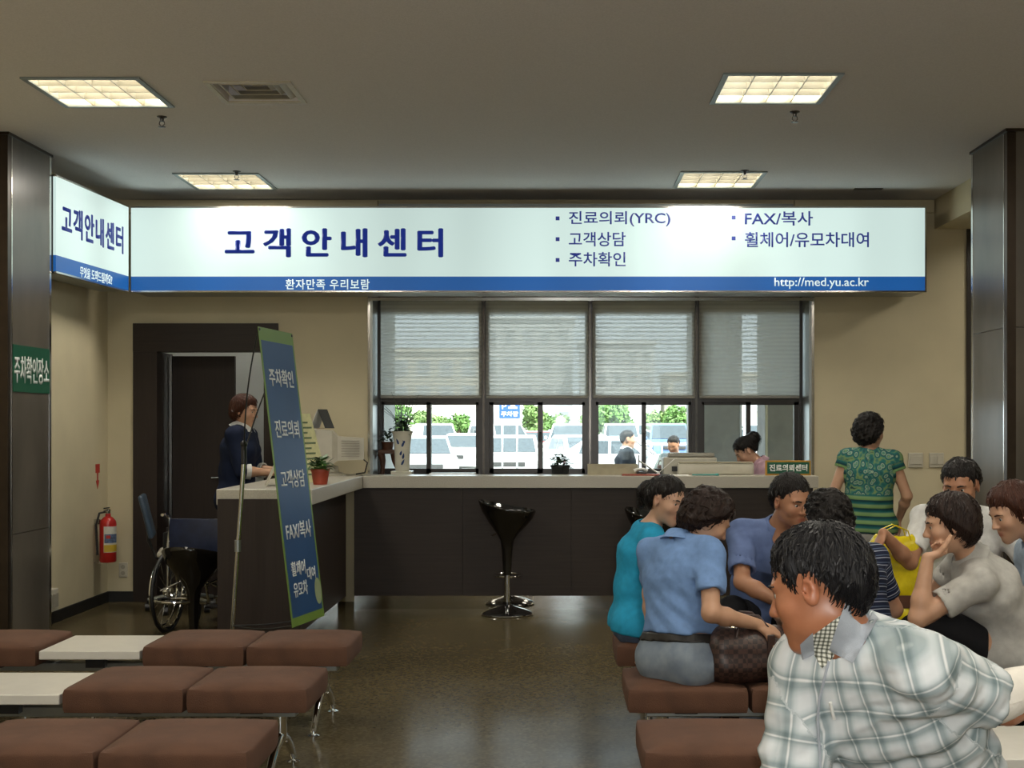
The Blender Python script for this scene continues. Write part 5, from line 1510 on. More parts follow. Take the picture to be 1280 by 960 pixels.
def dirv(a, pitch=0.0):
    """heading a in degrees from +X, pitch up in degrees"""
    a, p = math.radians(a), math.radians(pitch)
    return np.array([math.cos(a) * math.cos(p), math.sin(a) * math.cos(p), math.sin(p)])
def frame_from(a, pitch=0.0, roll=0.0):
    """columns right, front, up"""
    f = dirv(a, pitch); r = nrm(np.cross(f, [0, 0, 1])); u = np.cross(r, f)
    c, s = math.cos(math.radians(roll)), math.sin(math.radians(roll))
    return np.stack([r * c + u * s, f, u * c - r * s], 1)

def ik(a, t, l1, l2, pole):
    a, t = np.array(a, float), np.array(t, float)
    d = t - a; L = np.linalg.norm(d); n = d / L
    L = min(L, (l1 + l2) * .999); t = a + n * L
    x = (l1 * l1 - l2 * l2 + L * L) / (2 * L); h = math.sqrt(max(l1 * l1 - x * x, 1e-6))
    p = np.array(pole, float); p = nrm(p - n * (p @ n))
    return a + n * x + p * h, t

def hand_prims(w, d, n, t, s=1.0, curl=25, spread=5, thumb=.6):
    """w wrist, d finger direction, n palm normal, t towards the thumb"""
    d, n = nrm(d), np.array(n, float); n = nrm(n - d * (n @ d)); t = np.array(t, float); t = nrm(t - d * (t @ d) - n * (t @ n))
    w = np.array(w, float); P = []
    R = np.stack([t, d, n], 1)
    P.append(Ell(w + d * .050 * s, (.041 * s, .055 * s, .0155 * s), R, .014))
    P.append(Ell(w + d * .030 * s + t * .022 * s + n * .008 * s, (.018 * s, .032 * s, .014 * s), R, .012))
    for off, ln, sp in ((.029, .072, 1.2), (.010, .080, .3), (-.010, .074, -.5), (-.028, .058, -1.5)):
        p = w + d * (.090 - abs(off) * .25) * s + t * off * s
        a = math.radians(spread * sp); dd = d * math.cos(a) + t * math.sin(a); c = 0
        r = .0088 * s if ln > .06 else .0078 * s
        for j, fr in enumerate((.46, .30, .24)):
            c += math.radians(curl * (.7, 1.1, .8)[j])
            e = dd * math.cos(c) + n * math.sin(c)
            q = p + e * ln * fr * s
            P.append(Cone(p, q, r * (1 - .07 * j), r * (1 - .07 * (j + 1)), .006 if j else .009)); p = q
    p = w + d * .026 * s + t * .030 * s + n * .006 * s
    e = nrm(d * .75 + t * thumb + n * .35)
    for j, ln in enumerate((.042, .033, .025)):
        e = nrm(e + n * .10 * curl / 25 + d * .12); q = p + e * ln * s
        P.append(Cone(p, q, .0125 * s - .0012 * j, .0115 * s - .0014 * j, .008)); p = q
    return P

def head_prims(c, R, s, sex):
    def L(p): return np.array(c) + R @ (np.array(p) * s)
    def E(p, r, k=.02, rot=None):
        RR = R if rot is None else R @ rot
        return Ell(L(p), np.array(r) * s, RR, k)
    jw = .056 if sex == 'm' else .050
    P = [E((0, -.012, .040), (.0745, .094, .080), .02), E((0, .020, -.010), (.066, .072, .080), .03), E((0, .030, -.062), (jw, .052, .044), .03),
         Cone(L((0, .066, -.098)), L((0, .060, -.090)), .021 * s, .022 * s, .03),
         E((-.038, .056, -.022), (.028, .026, .026), .02), E((.038, .056, -.022), (.028, .026, .026), .02),
         E((0, .077, .026), (.050, .013, .011), .014),
         Cone(L((0, .086, .012)), L((0, .106, -.026)), .0075 * s, .0105 * s, .010), E((-.0115, .096, -.030), (.009, .010, .008), .006), E((.0115, .096, -.030), (.009, .010, .008), .006),
         E((0, .084, -.058), (.023, .009, .006), .006), E((0, .083, -.069), (.020, .009, .0065), .006)]
    ears = []
    for sg in (-1, 1):
        a = .28 * sg
        rot = np.array([[math.cos(a), math.sin(a), 0], [-math.sin(a), math.cos(a), 0], [0, 0, 1]])
        ears.append(E((sg * .078, -.008, -.004), (.0085, .0185, .031), .006, rot))
    cuts = [E((-.031, .0875, .004), (.0135, .009, .0052), .004), E((.031, .0875, .004), (.0135, .009, .0052), .004),
            E((-.083, -.002, .002), (.006, .009, .014), .004), E((.083, -.002, .002), (.006, .009, .014), .004), E((0, .097, -.0635), (.019, .006, .0014), .003)]
    return P + ears, cuts, L

HAIRLINE = {
    'short': ([-.13, -.09, -.055, -.035, -.020, .014, .020, .032, .040, .056, .078, .10], [-.070, -.066, -.030, .010, .034, .034, .000, .004, .036, .054, .068, .074]),
    'crop':  ([-.13, -.09, -.055, -.035, -.020, .014, .020, .032, .040, .056, .078, .10], [-.060, -.056, -.022, .016, .036, .036, .012, .014, .042, .060, .072, .076]),
    'bob':   ([-.13, -.09, -.05, -.012, .012, .030, .042, .056, .076, .10], [-.100, -.098, -.080, -.040, -.026, -.008, .026, .044, .056, .064]),
    'full':  ([-.13, -.09, -.05, -.012, .012, .030, .044, .060, .080, .11], [-.105, -.105, -.085, -.035, -.020, -.004, .026, .042, .054, .058]),
    'tied':  ([-.13, -.09, -.055, -.035, -.020, .014, .020, .032, .040, .056, .078, .10], [-.075, -.066, -.034, .010, .032, .032, .004, .008, .036, .054, .068, .074]),
}
def hair(parent, c, R, s, style, mat, vol=.010, curl=0.0, seed=1, h=.004, extra=(), top=0.0, locks=500):
    c = np.array(c)
    corners = np.array([[x, y, z] for x in (-.14, .14) for y in (-.19, .15) for z in (-.17, .19)]) * s
    W = c + corners @ R.T
    F = Field(W.min(0), W.max(0), h)
    F.union(Ell(c + R @ (np.array((0, -.013, .040)) * s), np.array((.0765, .096, .0825 + top)) * s, R, .01))
    F.union(Ell(c + R @ (np.array((0, -.036, -.012)) * s), np.array((.068, .062, .080)) * s, R, .04))
    if style in ('bob', 'full'):
        F.union(Ell(c + R @ (np.array((0, -.030, -.035)) * s), np.array((.074, .062, .072)) * s, R, .04))
    for p in extra: F.union(p)
    x, y, z = [a.reshape([-1 if i == j else 1 for j in range(3)]) for i, a in enumerate(F.ax)]
    px, py, pz = x - c[0], y - c[1], z - c[2]
    q = [(px * R[0, i] + py * R[1, i] + pz * R[2, i]) / s for i in range(3)]
    ys, zs = HAIRLINE[style]
    rs = np.random.RandomState(seed)
    az = np.arctan2(q[0], q[1] + .03)
    jk = .4 if style in ('short', 'crop', 'tied') else 1.0
    jag = jk * (.005 * np.sin(az * 23 + rs.uniform(0, 6)) + .004 * np.sin(az * 47 + 1.3) + .003 * np.sin(az * 89 + 2.0))
    hl = np.interp(q[1], ys, zs) + (.007 * np.sin(q[0] * 55 + seed) + .004 * np.sin(q[0] * 120 + 2 * seed)) * (q[1] > .035)
    # temples: the hairline climbs less in the middle of the brow
    clip = (hl + jag - q[2]) * s * .9
    # thin at the hairline, full on the crown
    F.f -= (vol * s * np.clip((q[2] - hl) / .055, .12, 1.0)).astype(f32)
    F.f = np.maximum(F.f, clip.astype(f32))
    rad = np.sqrt(q[0] ** 2 + (q[1] + .02) ** 2)
    if curl > 0:
        ds = rs.randn(9, 3); ds /= np.linalg.norm(ds, axis=1)[:, None]
        o = 0
        for i in range(9):
            o = o + np.sin((q[0] * ds[i, 0] + q[1] * ds[i, 1] + q[2] * ds[i, 2]) * rs.uniform(130, 260) + rs.uniform(0, 6))
        F.f += (np.clip(o / 3, -1.2, 1.2) * curl * (np.abs(F.f) < .05)).astype(f32)
    else:
        st = np.sin(az * 46 + 6 * np.sin(q[2] * 26 + seed)) + .7 * np.sin(az * 83 + 5 * np.sin(q[2] * 31))
        st = st * np.clip(rad / .05, 0, 1) + 1.0 * np.sin(q[0] * 230 + 5 * np.sin(q[1] * 40)) * np.clip(1 - rad / .06, 0, 1)
        F.f += (st * .0010 * s * (np.abs(F.f) < .05)).astype(f32)
    P, Q = F.mesh()
    lq = ((P - c) @ R) / s
    st = np.stack([np.arctan2(lq[:, 0], lq[:, 1] + .03), lq[:, 2] * 3, np.sqrt(lq[:, 0] ** 2 + lq[:, 1] ** 2) * 3], 1)
    ho = npmesh('hair', P, Q, mat, parent, {'strand': st})
    # loose locks following the head, they break up the hairline
    if locks:
        rr = np.random.RandomState(seed + 100)
        pick = rr.choice(len(P), min(locks, len(P)), replace=False)
        cen = np.array((0, -.014, .030)); crown = np.array((0, -.05, .14)); mb = MB()
        for i in pick:
            p = lq[i] - cen; rad_ = np.linalg.norm(p); n_ = p / rad_
            d = (lq[i] - crown); d = d - n_ * (d @ n_); d = nrm(nrm(d) + rr.randn(3) * (.22 if curl == 0 else .9)); d = nrm(d - n_ * (d @ n_))
            ln = rr.uniform(.020, .042) * (1.0 if style not in ('short', 'crop') else .75); L_ = []
            for k in range(5):
                u = k / 4; an = ln * u / rad_
                q_ = (n_ * math.cos(an) + d * math.sin(an)) * (rad_ + .0012 + .005 * math.sin(PI * u) * rr.uniform(.2, 1) - .002 * u) + cen
                L_.append(tuple(c + R @ (q_ * s)))
            w0 = rr.uniform(.0016, .0030) * s
            mb.tube(L_, [w0, w0 * 1.2, w0, w0 * .7, w0 * .15], 4, flat=.5)
        so = mb.build('locks', mat, ho, smooth=True); so['kind'] = 'stuff'
        so.data.attributes.new('strand', 'FLOAT_VECTOR', 'POINT')
    return ho

def ring_shape(parent, name, c, up, s, prof, a0, a1, mat, n=28, front=None, th=.004, asp=1.0):
    """a band around an axis from angle a0 to a1 (degrees, 0 = front): prof = [(radius, height), ...]"""
    up = nrm(up); front = np.array(front, float); front = nrm(front - up * (front @ up)); right = np.cross(front, up)
    mb = MB(); rings = []
    for k in range(n + 1):
        a = math.radians(a0 + (a1 - a0) * k / n)
        e = front * math.cos(a) * asp + right * math.sin(a)
        o = [np.array(c) + e * r * s + up * h * s for r, h in prof]; i = [np.array(c) + e * (r - th) * s + up * h * s for r, h in reversed(prof)]
        rings.append([tuple(p) for p in o + i])
    mb.loft(rings)
    return mb.build(name, mat, parent, smooth=True)

def person(label, base, sp):
    """sp: a dict of joints and clothing; see the calls"""
    s = sp.get('s', 1.0); sex = sp.get('sex', 'm'); h = sp.get('h', .009); hf = sp.get('hf', .0045)
    t = thing('person', label, 'person', base)
    fem = sex == 'f'
    cw, ww, hw = (.146, .126, .160) if fem else (.166, .150, .160)
    cw, ww, hw = [k * sp.get('girth', 1.0) for k in (cw, ww, hw)]
    a = sp['a']; F = dirv(a); Rt = nrm(np.cross(F, [0, 0, 1])); U0 = np.array([0, 0, 1.])
    pv = np.array(sp['pelvis'], float); nk = np.array(sp['neck'], float)
    ax = nrm(nk - pv); Ls = np.linalg.norm(nk - pv)
    ta = a + sp.get('twist', 0); Ft = dirv(ta); St = nrm(np.cross(Ft, ax)); Ff = np.cross(ax, St)
    bend = sp.get('bend', .02) * s
    wa = pv + ax * Ls * .36 - np.cross(ax, Rt) * bend; ch = pv + ax * Ls * .70 - Ff * bend * .6
    sw = sp.get('shw', .150 if fem else .172) * s
    roll = sp.get('shroll', 0.0)
    shc = nk - ax * .055 * s
    SH = {-1: shc - St * sw + ax * roll * s, 1: shc + St * sw - ax * roll * s}
    for k, nm in ((1, 'sh_r'), (-1, 'sh_l')):
        if nm in sp: SH[k] = np.array(sp[nm], float)
    hc = np.array(sp['head'], float); hR = frame_from(*sp['look']); hs = sp.get('hs', 1.0 if not fem else .96)
    torso = [ECone(pv, wa, (hw * s, ww * s), (.115 * s * sp.get('girth', 1), .098 * s * sp.get('girth', 1)), Rt, .05),
             ECone(wa, ch, (ww * s, cw * s), (.098 * s * sp.get('girth', 1), .112 * s), St, .05),
             ECone(ch, nk - ax * .085 * s, (cw * s, (cw - .03) * s), (.112 * s, .075 * s), St, .05)]
    yoke = [Cone(nk - ax * .035 * s, SH[-1], .052 * s, .052 * s, .04), Cone(nk - ax * .035 * s, SH[1], .052 * s, .052 * s, .04)]
    if fem:
        for sg in (-1, 1):
            torso.append(Ell(ch + St * sg * .062 * s + Ff * .075 * s - ax * .01, (.055 * s, .05 * s, .05 * s), np.stack([St, Ff, ax], 1), .03))
    hip = {sg: pv + Rt * sg * .085 * s - ax * .02 * s for sg in (-1, 1)}
    KN, AN, TO = sp['knees'], sp['ankles'], sp.get('toes')
    KN = {-1: np.array(KN[0], float), 1: np.array(KN[1], float)}; AN = {-1: np.array(AN[0], float), 1: np.array(AN[1], float)}
    legs = []; shins = []
    for sg in (-1, 1):
        legs += [Ell(hip[sg] - F * .02 * s, (.098 * s,) * 3, None, .05), Cone(hip[sg], KN[sg], .086 * s, .058 * s, .04)]
        shins += [Cone(KN[sg], AN[sg] + (KN[sg] - AN[sg]) * .45, .055 * s, .054 * s, .03), Cone(AN[sg] + (KN[sg] - AN[sg]) * .45, AN[sg], .052 * s, .036 * s, .03)]
    foot = {}
    for i, sg in enumerate((-1, 1)):
        fd = dirv(TO[i]) if TO else F
        foot[sg] = fd
    arms = {}; handP = []
    la, lf = .285 * s, .245 * s
    armP = []
    for sg, nm in ((1, 'r'), (-1, 'l')):
        wr = np.array(sp['wr_' + nm], float); pole = sp.get('pole_' + nm, (0, 0, -1))
        el, wr = ik(SH[sg], wr, la, lf, pole)
        arms[sg] = (SH[sg], el, wr)
        m1 = el + (wr - el) * .3
        armP += [Cone(SH[sg], el, .047 * s, .037 * s, .03), Cone(el, m1, .037 * s, .037 * s, .02), Cone(m1, wr, .037 * s, .024 * s, .02)]
        fd = nrm(wr - el)
        hd = sp.get('hand_' + nm, {})
        d = np.array(hd.get('d', fd), float); n_ = np.array(hd.get('n', (0, 0, -1)), float)
        n_ = nrm(n_ - nrm(d) * (n_ @ nrm(d)))
        tt = np.cross(n_, nrm(d)) * (1 if sg > 0 else -1) if 't' not in hd else np.array(hd['t'], float)
        handP += hand_prims(wr, d, n_, tt, s * hd.get('s', 1.0), hd.get('curl', 30), hd.get('spread', 5), hd.get('thumb', .6))
    hp, cuts, HL = head_prims(hc, hR, hs * s if sp.get('hscale') is None else sp['hscale'], sex)
    hsc = hs * s if sp.get('hscale') is None else sp['hscale']
    neckP = [Cone(nk - ax * .03 * s, hc + hR @ (np.array((0, -.022, -.055)) * hsc), (.058 if not fem else .048) * s, (.055 if not fem else .045) * s, .03)]
    feetP = [Cone(AN[sg], AN[sg] + foot[sg] * .12 * s - np.array([0, 0, AN[sg][2] - base[2] - .04]), .034 * s, .03 * s, .02) for sg in (-1, 1)]
    allP = torso + yoke + legs + shins + armP + neckP + feetP
    # ---- body
    pts = np.array([p for q in allP for p in ((q.a, q.b) if hasattr(q, 'a') else (q.c,))] + [arms[1][2], arms[-1][2], hc + [0, 0, .15], hc - [0, 0, .1]])
    lo, hi = pts.min(0) - .22, pts.max(0) + .22
    lo[2] = max(lo[2], base[2] - .01)
    fine = [(HL((-.0, 0, 0)) - .135 * hsc, HL((0, 0, 0)) + .135 * hsc)]
    for sg in (1, -1): fine.append((arms[sg][2] - .13 * s, arms[sg][2] + .13 * s))
    G = Field(lo, hi, h, fine if hf else (), hf)
    for p in allP: G.union(p)
    for p in hp: G.union(p)
    for p in cuts: G.cut(p)
    for p in handP: G.union(p)
    P, Q = G.mesh()
    lq = ((P - hc) @ hR) / hsc
    lip = np.exp(-(((lq[:, 0]) / .021) ** 4 + ((lq[:, 2] + .0635) / .0105) ** 4)) * (lq[:, 1] > .06)
    rud = .22 * np.exp(-((np.abs(lq[:, 0]) - .04) / .022) ** 2 - ((lq[:, 2] + .03) / .025) ** 2) * (lq[:, 1] > .02) + .25 * np.exp(-((np.abs(lq[:, 0]) - .082) / .010) ** 2 - (lq[:, 2] / .035) ** 2) * (np.abs(lq[:, 1]) < .04)
    top_mesh = None; body_mesh = (P, Q)
    body = npmesh('body', P, Q, sp['skin'], t, {'tone': np.clip(lip * .85 + rud, 0, 1)})
    # ---- eyes, brows
    if sp.get('face', True):
        for sg in (-1, 1):
            e = MB(); RM = Matrix(hR.tolist())
            e.ball(tuple(HL((sg * .031, .0735, .004))), .0115 * hsc, 14, 10)
            eo = e.build('eye', 'eye_white', t, smooth=True)
            MB().ball(tuple(HL((sg * .031, .0785, .0038))), (.0076 * hsc,) * 3, 10, 8).build('iris', 'eye_dark', eo, smooth=True)
            MB().tube([tuple(HL((sg * .013, .0915, .0225))), tuple(HL((sg * .030, .0900, .0270))), tuple(HL((sg * .051, .0760, .0235)))], [.0036 * hsc, .0042 * hsc, .0018 * hsc], 8, flat=1.0).build('eyebrow', sp['hairmat'], t, smooth=True)
    # ---- hair
    hd = dict(sp.get('hair', {}))
    st = hd.pop('style', 'short')
    ex = [q for f in hd.pop('extra', ()) for q in f(HL, hR, hsc)]
    hair(t, hc, hR, hsc, st, sp['hairmat'], extra=ex, h=max(.0035, (hf or h) * .85), **hd)
    # ---- top
    def cuv(P):
        d_t = np.clip(((P - pv) @ ax) / Ls, 0, 1); q = P - (pv + d_t[:, None] * ax * Ls)
        rt = np.linalg.norm(q, axis=1) - .15 * s
        x = q @ St; y = q @ Ff
        out = np.stack([np.where(True, np.arctan2(x, y) * .15 * s, 0) * .35 + x * .75 * np.sign(y + 1e-6), (P - pv) @ ax, np.zeros(len(P))], 1)
        best = rt
        for sg in (1, -1):
            for (A_, B_, v0) in ((arms[sg][0], arms[sg][1], 0), (arms[sg][1], arms[sg][2], la)):
                ba = B_ - A_; L = np.linalg.norm(ba); n_ = ba / L
                tt = (P - A_) @ n_; q2 = P - A_ - np.clip(tt, -.0 * L, L)[:, None] * n_
                rr = np.linalg.norm(q2, axis=1) - .05 * s
                e1 = nrm(np.cross(n_, ax)); e2 = np.cross(n_, e1)
                uv = np.stack([np.arctan2(q2 @ e1, q2 @ e2) * .06 * s, tt + v0, np.zeros(len(P))], 1)
                sel = (rr < best) & (tt > .03)
                out[sel] = uv[sel]; best = np.where(sel, rr, best)
        return out
    tp = sp.get('top')
    if tp:
        ti = tp.get('infl', .012) * s
        sl = tp.get('sleeve', .62)          # fraction of the upper arm, above 1 it runs down the forearm
        hem = pv + ax * tp.get('hem', -.05) * s
        G = Field(lo, hi, tp.get('h', .0082))
        for p in torso: G.union(p, ti)
        if tp.get('hem', -.05) < 0:
            for sg in (-1, 1): G.union(Ell(hip[sg] - F * .02 * s, (.098 * s,) * 3, None, .05), ti + .008); G.union(Cone(hip[sg], hip[sg] + (KN[sg] - hip[sg]) * .3, .088 * s, .082 * s, .04), ti + .006)
        for p in yoke: G.union(p, ti * .8)
        G.keep(hem, -ax)
        for sg in (1, -1):
            A_, B_, C_ = arms[sg]
            sl = tp.get('sleeve_r' if sg > 0 else 'sleeve_l', tp.get('sleeve', .62))
            fl = tp.get('flare', .014) * s
            segs = []
            if sl <= 1:
                E_ = A_ + (B_ - A_) * sl; dn = nrm(B_ - A_); r_e = (.047 - .010 * sl) * s + fl
                segs.append(Cone(A_, E_ + dn * .03, .050 * s + ti * .8, r_e, .035))
            else:
                E_ = B_ + (C_ - B_) * (sl - 1); dn = nrm(C_ - B_); r_e = (.037 - .012 * (sl - 1)) * s + fl
                segs.append(Cone(A_, B_, .050 * s + ti * .8, .040 * s + fl, .035)); segs.append(Cone(B_, E_ + dn * .03, .040 * s + fl, r_e, .03))
            H_ = Field(np.minimum(np.minimum(A_, B_), E_) - .14, np.maximum(np.maximum(A_, B_), E_) + .14, tp.get('h', .0082))
            # evaluate the sleeve on the garment grid
            b1 = np.minimum(np.minimum(A_, B_), E_) - .16; b2 = np.maximum(np.maximum(A_, B_), E_) + .16
            slc, c = G.sub(b1, b2)
            d = np.full(np.broadcast_shapes(*[q.shape for q in c]), .15, dtype=f32)
            for p in segs: d = np.minimum(d, p.dist(*c))
            pl = (c[0] - f32(E_[0])) * f32(dn[0]) + (c[1] - f32(E_[1])) * f32(dn[1]) + (c[2] - f32(E_[2])) * f32(dn[2])
            near = Cone(E_ - dn * .02, E_ + dn * .10, r_e * 1.6).dist(*c)
            d = np.maximum(d, np.where(near < .04, pl, d))
            inn = Cone(E_ - dn * .035, E_ + dn * .05, r_e - .012).dist(*c)
            d = np.maximum(d, -inn)
            a_ = G.f[slc]; k = .03
            hh = np.maximum(k - np.abs(a_ - d), 0) / k
            hh = np.where(pl > -.05, 0, hh)
            G.f[slc] = np.minimum(a_, d) - hh * hh * (k * .25)
        # neck opening
        G.cut(Cone(nk - ax * tp.get('neckdrop', .01) * s, hc + hR @ (np.array((0, -.02, -.05)) * hsc), (tp.get('neckr', .060)) * s, tp.get('neckr', .060) * s), 0, .006)
        if 'vneck' in tp:
            G.cut(Cone(nk + Ff * .05 * s, nk + Ff * .13 * s - ax * tp['vneck'] * s, .05 * s, .004 * s), 0, .006)
        G.disp(folds(tp.get('seed', 3), tp.get('fold', .004)))
        P, Q = G.mesh()
        npmesh(tp.get('name', 'shirt'), P, Q, tp['mat'], t, {'cuv': cuv(P)}); top_mesh = (P, Q)
    # ---- trousers
    bt = sp.get('bottom')
    if bt:
        bi = bt.get('infl', .010) * s
        G = Field(np.minimum(lo, lo), hi, bt.get('h', .0125))
        G.union(torso[0], bi)
        for p in legs: G.union(p, bi)
        for i, p in enumerate(shins): G.union(p, bi + bt.get('loose', .012) * (i % 2))
        # open at the waist, but leave raised knees covered
        wn_ = nrm(ax - F * (ax @ F)); wp_ = pv + ax * bt.get('waist', .10) * s
        gx, gy, gz = [q.reshape([-1 if i == j else 1 for j in range(3)]) for i, q in enumerate(G.ax)]
        pl_ = (gx - f32(wp_[0])) * f32(wn_[0]) + (gy - f32(wp_[1])) * f32(wn_[1]) + (gz - f32(wp_[2])) * f32(wn_[2])
        fw_ = (gx - f32(pv[0])) * f32(F[0]) + (gy - f32(pv[1])) * f32(F[1])
        G.f = np.maximum(G.f, np.minimum(pl_, f32(.15) - fw_))
        for sg in (-1, 1): pass
        z0 = min(AN[-1][2], AN[1][2]) - .02
        G.keep((0, 0, z0), (0, 0, -1))
        G.disp(folds(bt.get('seed', 5), bt.get('fold', .003)))
        P, Q = G.mesh()
        npmesh(bt.get('name', 'trousers'), P, Q, bt['mat'], t)
        if bt.get('belt'):
            G = Field(pv - .30, pv + .30, .006)
            G.union(torso[0], bi + .006 * s)
            for p in legs[::2]: G.union(p, bi + .006 * s)
            bc = pv + ax * bt.get('belt_h', .07) * s
            G.keep(bc + ax * .018, ax); G.keep(bc - ax * .018, -ax)
            P, Q = G.mesh(); npmesh('belt', P, Q, bt['belt'], t)
    # ---- shoes
    for sg in (-1, 1):
        G = Field(AN[sg] - .26, AN[sg] + .26, .011)
        zb = base[2]
        a0 = AN[sg] * [1, 1, 0] + [0, 0, zb + .045]; hl_ = a0 - foot[sg] * .035 * s; te = a0 + foot[sg] * .155 * s - [0, 0, .010]
        sd = nrm(np.cross(foot[sg], [0, 0, 1]))
        G.union(ECone(hl_, te, (.036 * s, .044 * s), (.042, .034), sd, .02)); G.union(Cone(a0, AN[sg] + [0, 0, .0], .040 * s, .040 * s, .02))
        G.keep((0, 0, zb + .001), (0, 0, -1))
        P, Q = G.mesh()
        npmesh('shoe', P, Q, sp.get('shoe', 'black_plastic'), t)
    t_info = dict(t=t, top_mesh=top_mesh, body_mesh=body_mesh, pv=pv, nk=nk, ax=ax, St=St, Ff=Ff, arms=arms, SH=SH, hc=hc, hR=hR, hsc=hsc, HL=HL, s=s, ch=ch, wa=wa, hip=hip, F=F, Rt=Rt)
    cl = sp.get('collar')
    if cl:
        ring_shape(t, 'collar', nk + ax * cl.get('up', .0) * s, nrm(ax + Ff * .25), s, cl.get('prof', [(.058, .040), (.064, .036), (.092, -.010)]), cl.get('gap', 16), 360 - cl.get('gap', 16), cl['mat'], front=Ff, th=.004, asp=1.0)
    return t_info

def seated_legs(pv, a, s, seat, splay=12, reach=1.0, base=0.0, fold=.0):
    """knees and ankles of somebody sitting; pv pelvis"""
    K = []; Ak = []
    for sg in (-1, 1):
        Rt = nrm(np.cross(dirv(a), [0, 0, 1])); d = dirv(a - sg * splay)
        hip = np.array(pv) + Rt * sg * .085 * s
        k = hip + d * .40 * s * reach; k[2] = seat + .075 * s
        an = k + dirv(a - sg * splay) * (-.02 + fold); an[2] = base + .085
        K.append(k); Ak.append(an)
    return K, Ak

from mathutils.bvhtree import BVHTree
def surface(I):
    Vs = []; Fs = []; n = 0
    for (P, Q) in (I['body_mesh'], I['top_mesh']):
        Vs += [tuple(p) for p in P]; Fs += [tuple(int(k) + n for k in q) for q in Q]; n = len(Vs)
    return BVHTree.FromPolygons(Vs, Fs)
def sheet(I, bvh, name, quad, mat, n=8, m=8, lift=.004, th=.004, cuv_scale=None):
    """a piece of cloth lying on a figure, spanned between four corners of its outline"""
    o = Vector((0, 0, CAM_H)); top = []; bot = []; last = None
    (ax, ay), (bx, by), (cx, cy), (dx, dy) = quad
    for i in range(n + 1):
        for j in range(m + 1):
            u, v = i / n, j / m
            px = ax * (1 - u) * (1 - v) + bx * u * (1 - v) + cx * u * v + dx * (1 - u) * v
            py = ay * (1 - u) * (1 - v) + by * u * (1 - v) + cy * u * v + dy * (1 - u) * v
            d = Vector(((px - 698) / 1600, 1.0, -(py - 530) / 1600)).normalized()
            h_, nn, _, _ = bvh.ray_cast(o, d)
            if h_ is None: h_ = last if last else o + d * 2.7; nn = -d
            last = h_
            top.append(h_ - d * (lift + th)); bot.append(h_ - d * (lift - .008))
    W_ = m + 1; fs = []
    N_ = len(top)
    for i in range(n):
        for j in range(m):
            q = (i * W_ + j, (i + 1) * W_ + j, (i + 1) * W_ + j + 1, i * W_ + j + 1)
            fs.append(q); fs.append(tuple(k + N_ for k in reversed(q)))
    rim = [i * W_ for i in range(n + 1)] + [n * W_ + j for j in range(1, m + 1)] + [i * W_ + m for i in range(n - 1, -1, -1)] + [j for j in range(m - 1, 0, -1)]
    for k in range(len(rim)):
        a_, b_ = rim[k], rim[(k + 1) % len(rim)]
        fs.append((a_, b_, b_ + N_, a_ + N_))
    # even out the sheet a little so that it drapes instead of copying every bump
    for _ in range(3):
        nt_ = list(top)
        for i in range(1, n):
            for j in range(1, m):
                nt_[i * W_ + j] = (top[(i - 1) * W_ + j] + top[(i + 1) * W_ + j] + top[i * W_ + j - 1] + top[i * W_ + j + 1]) / 4
        top = nt_
    ob = MB().add(top + bot, fs).build(name, mat, I['t'], smooth=50)
    if cuv_scale:
        at_ = ob.data.attributes.new('cuv', 'FLOAT_VECTOR', 'POINT')
        at_.data.foreach_set('vector', np.array([(v.co.x, v.co.z, 0) for v in ob.data.vertices], dtype=f32).ravel())
    return ob
def line_on(I, bvh, name, pts, r, mat, lift=.004):
    o = Vector((0, 0, CAM_H)); path = []
    for (px, py) in pts:
        d = Vector(((px - 698) / 1600, 1.0, -(py - 530) / 1600)).normalized()
        h_, nn, _, _ = bvh.ray_cast(o, d)
        if h_ is not None: path.append(h_ - d * lift)
    return MB().tube(path, r, 8).build(name, mat, I['t'], smooth=True)
# ------------------------------------------------------------------ the people
def at(px, py, Y):
    return np.array([(px - 698) * Y / 1600, Y, CAM_H - (py - 530) * Y / 1600])
SK = skin_mat('skin', (0.50, 0.29, 0.185))
SK_TAN = skin_mat('skin_tan', (0.40, 0.20, 0.115))
SK_RED = skin_mat('skin_ruddy', (0.40, 0.165, 0.085), rough=.38)
SK_F = skin_mat('skin_fair', (0.56, 0.34, 0.23))
HB = hair_mat('hair_black', (0.006, 0.005, 0.005), (0.022, 0.018, 0.016))
HD = hair_mat('hair_dark_brown', (0.010, 0.006, 0.005), (0.034, 0.018, 0.013))
HR = hair_mat('hair_red_brown', (0.030, 0.010, 0.006), (0.085, 0.030, 0.016))
HG = hair_mat('hair_black_glossy', (0.005, 0.005, 0.006), (0.020, 0.019, 0.020), .45)
cloth_mat('turquoise', (0.025, 0.33, 0.56)); cloth_mat('polo_blue', (0.17, 0.29, 0.54)); cloth_mat('shirt_blue', (0.12, 0.17, 0.33)); cloth_mat('black_cloth', (0.010, 0.010, 0.012))
cloth_mat('white_cloth', (0.62, 0.62, 0.60)); cloth_mat('grey_polo', (0.40, 0.39, 0.36)); cloth_mat('pale_blue', (0.40, 0.50, 0.62)); cloth_mat('navy_cloth', (0.010, 0.016, 0.040))
cloth_mat('pink_cloth', (0.50, 0.32, 0.38)); cloth_mat('suit_dark', (0.020, 0.024, 0.032)); cloth_mat('grey_cloth', (0.22, 0.25, 0.24)); cloth_mat('khaki', (0.24, 0.21, 0.12)); cloth_mat('collar_grey', (0.36, 0.39, 0.43)); cloth_mat('cream_cloth', (0.66, 0.62, 0.52))
jeans('jeans_pale', (0.16, 0.20, 0.26), (0.26, 0.31, 0.36)); jeans('jeans_dark', (0.06, 0.09, 0.16), (0.10, 0.14, 0.22))
M('belt_black', (0.010, 0.009, 0.009), 0.4, var=0.2)
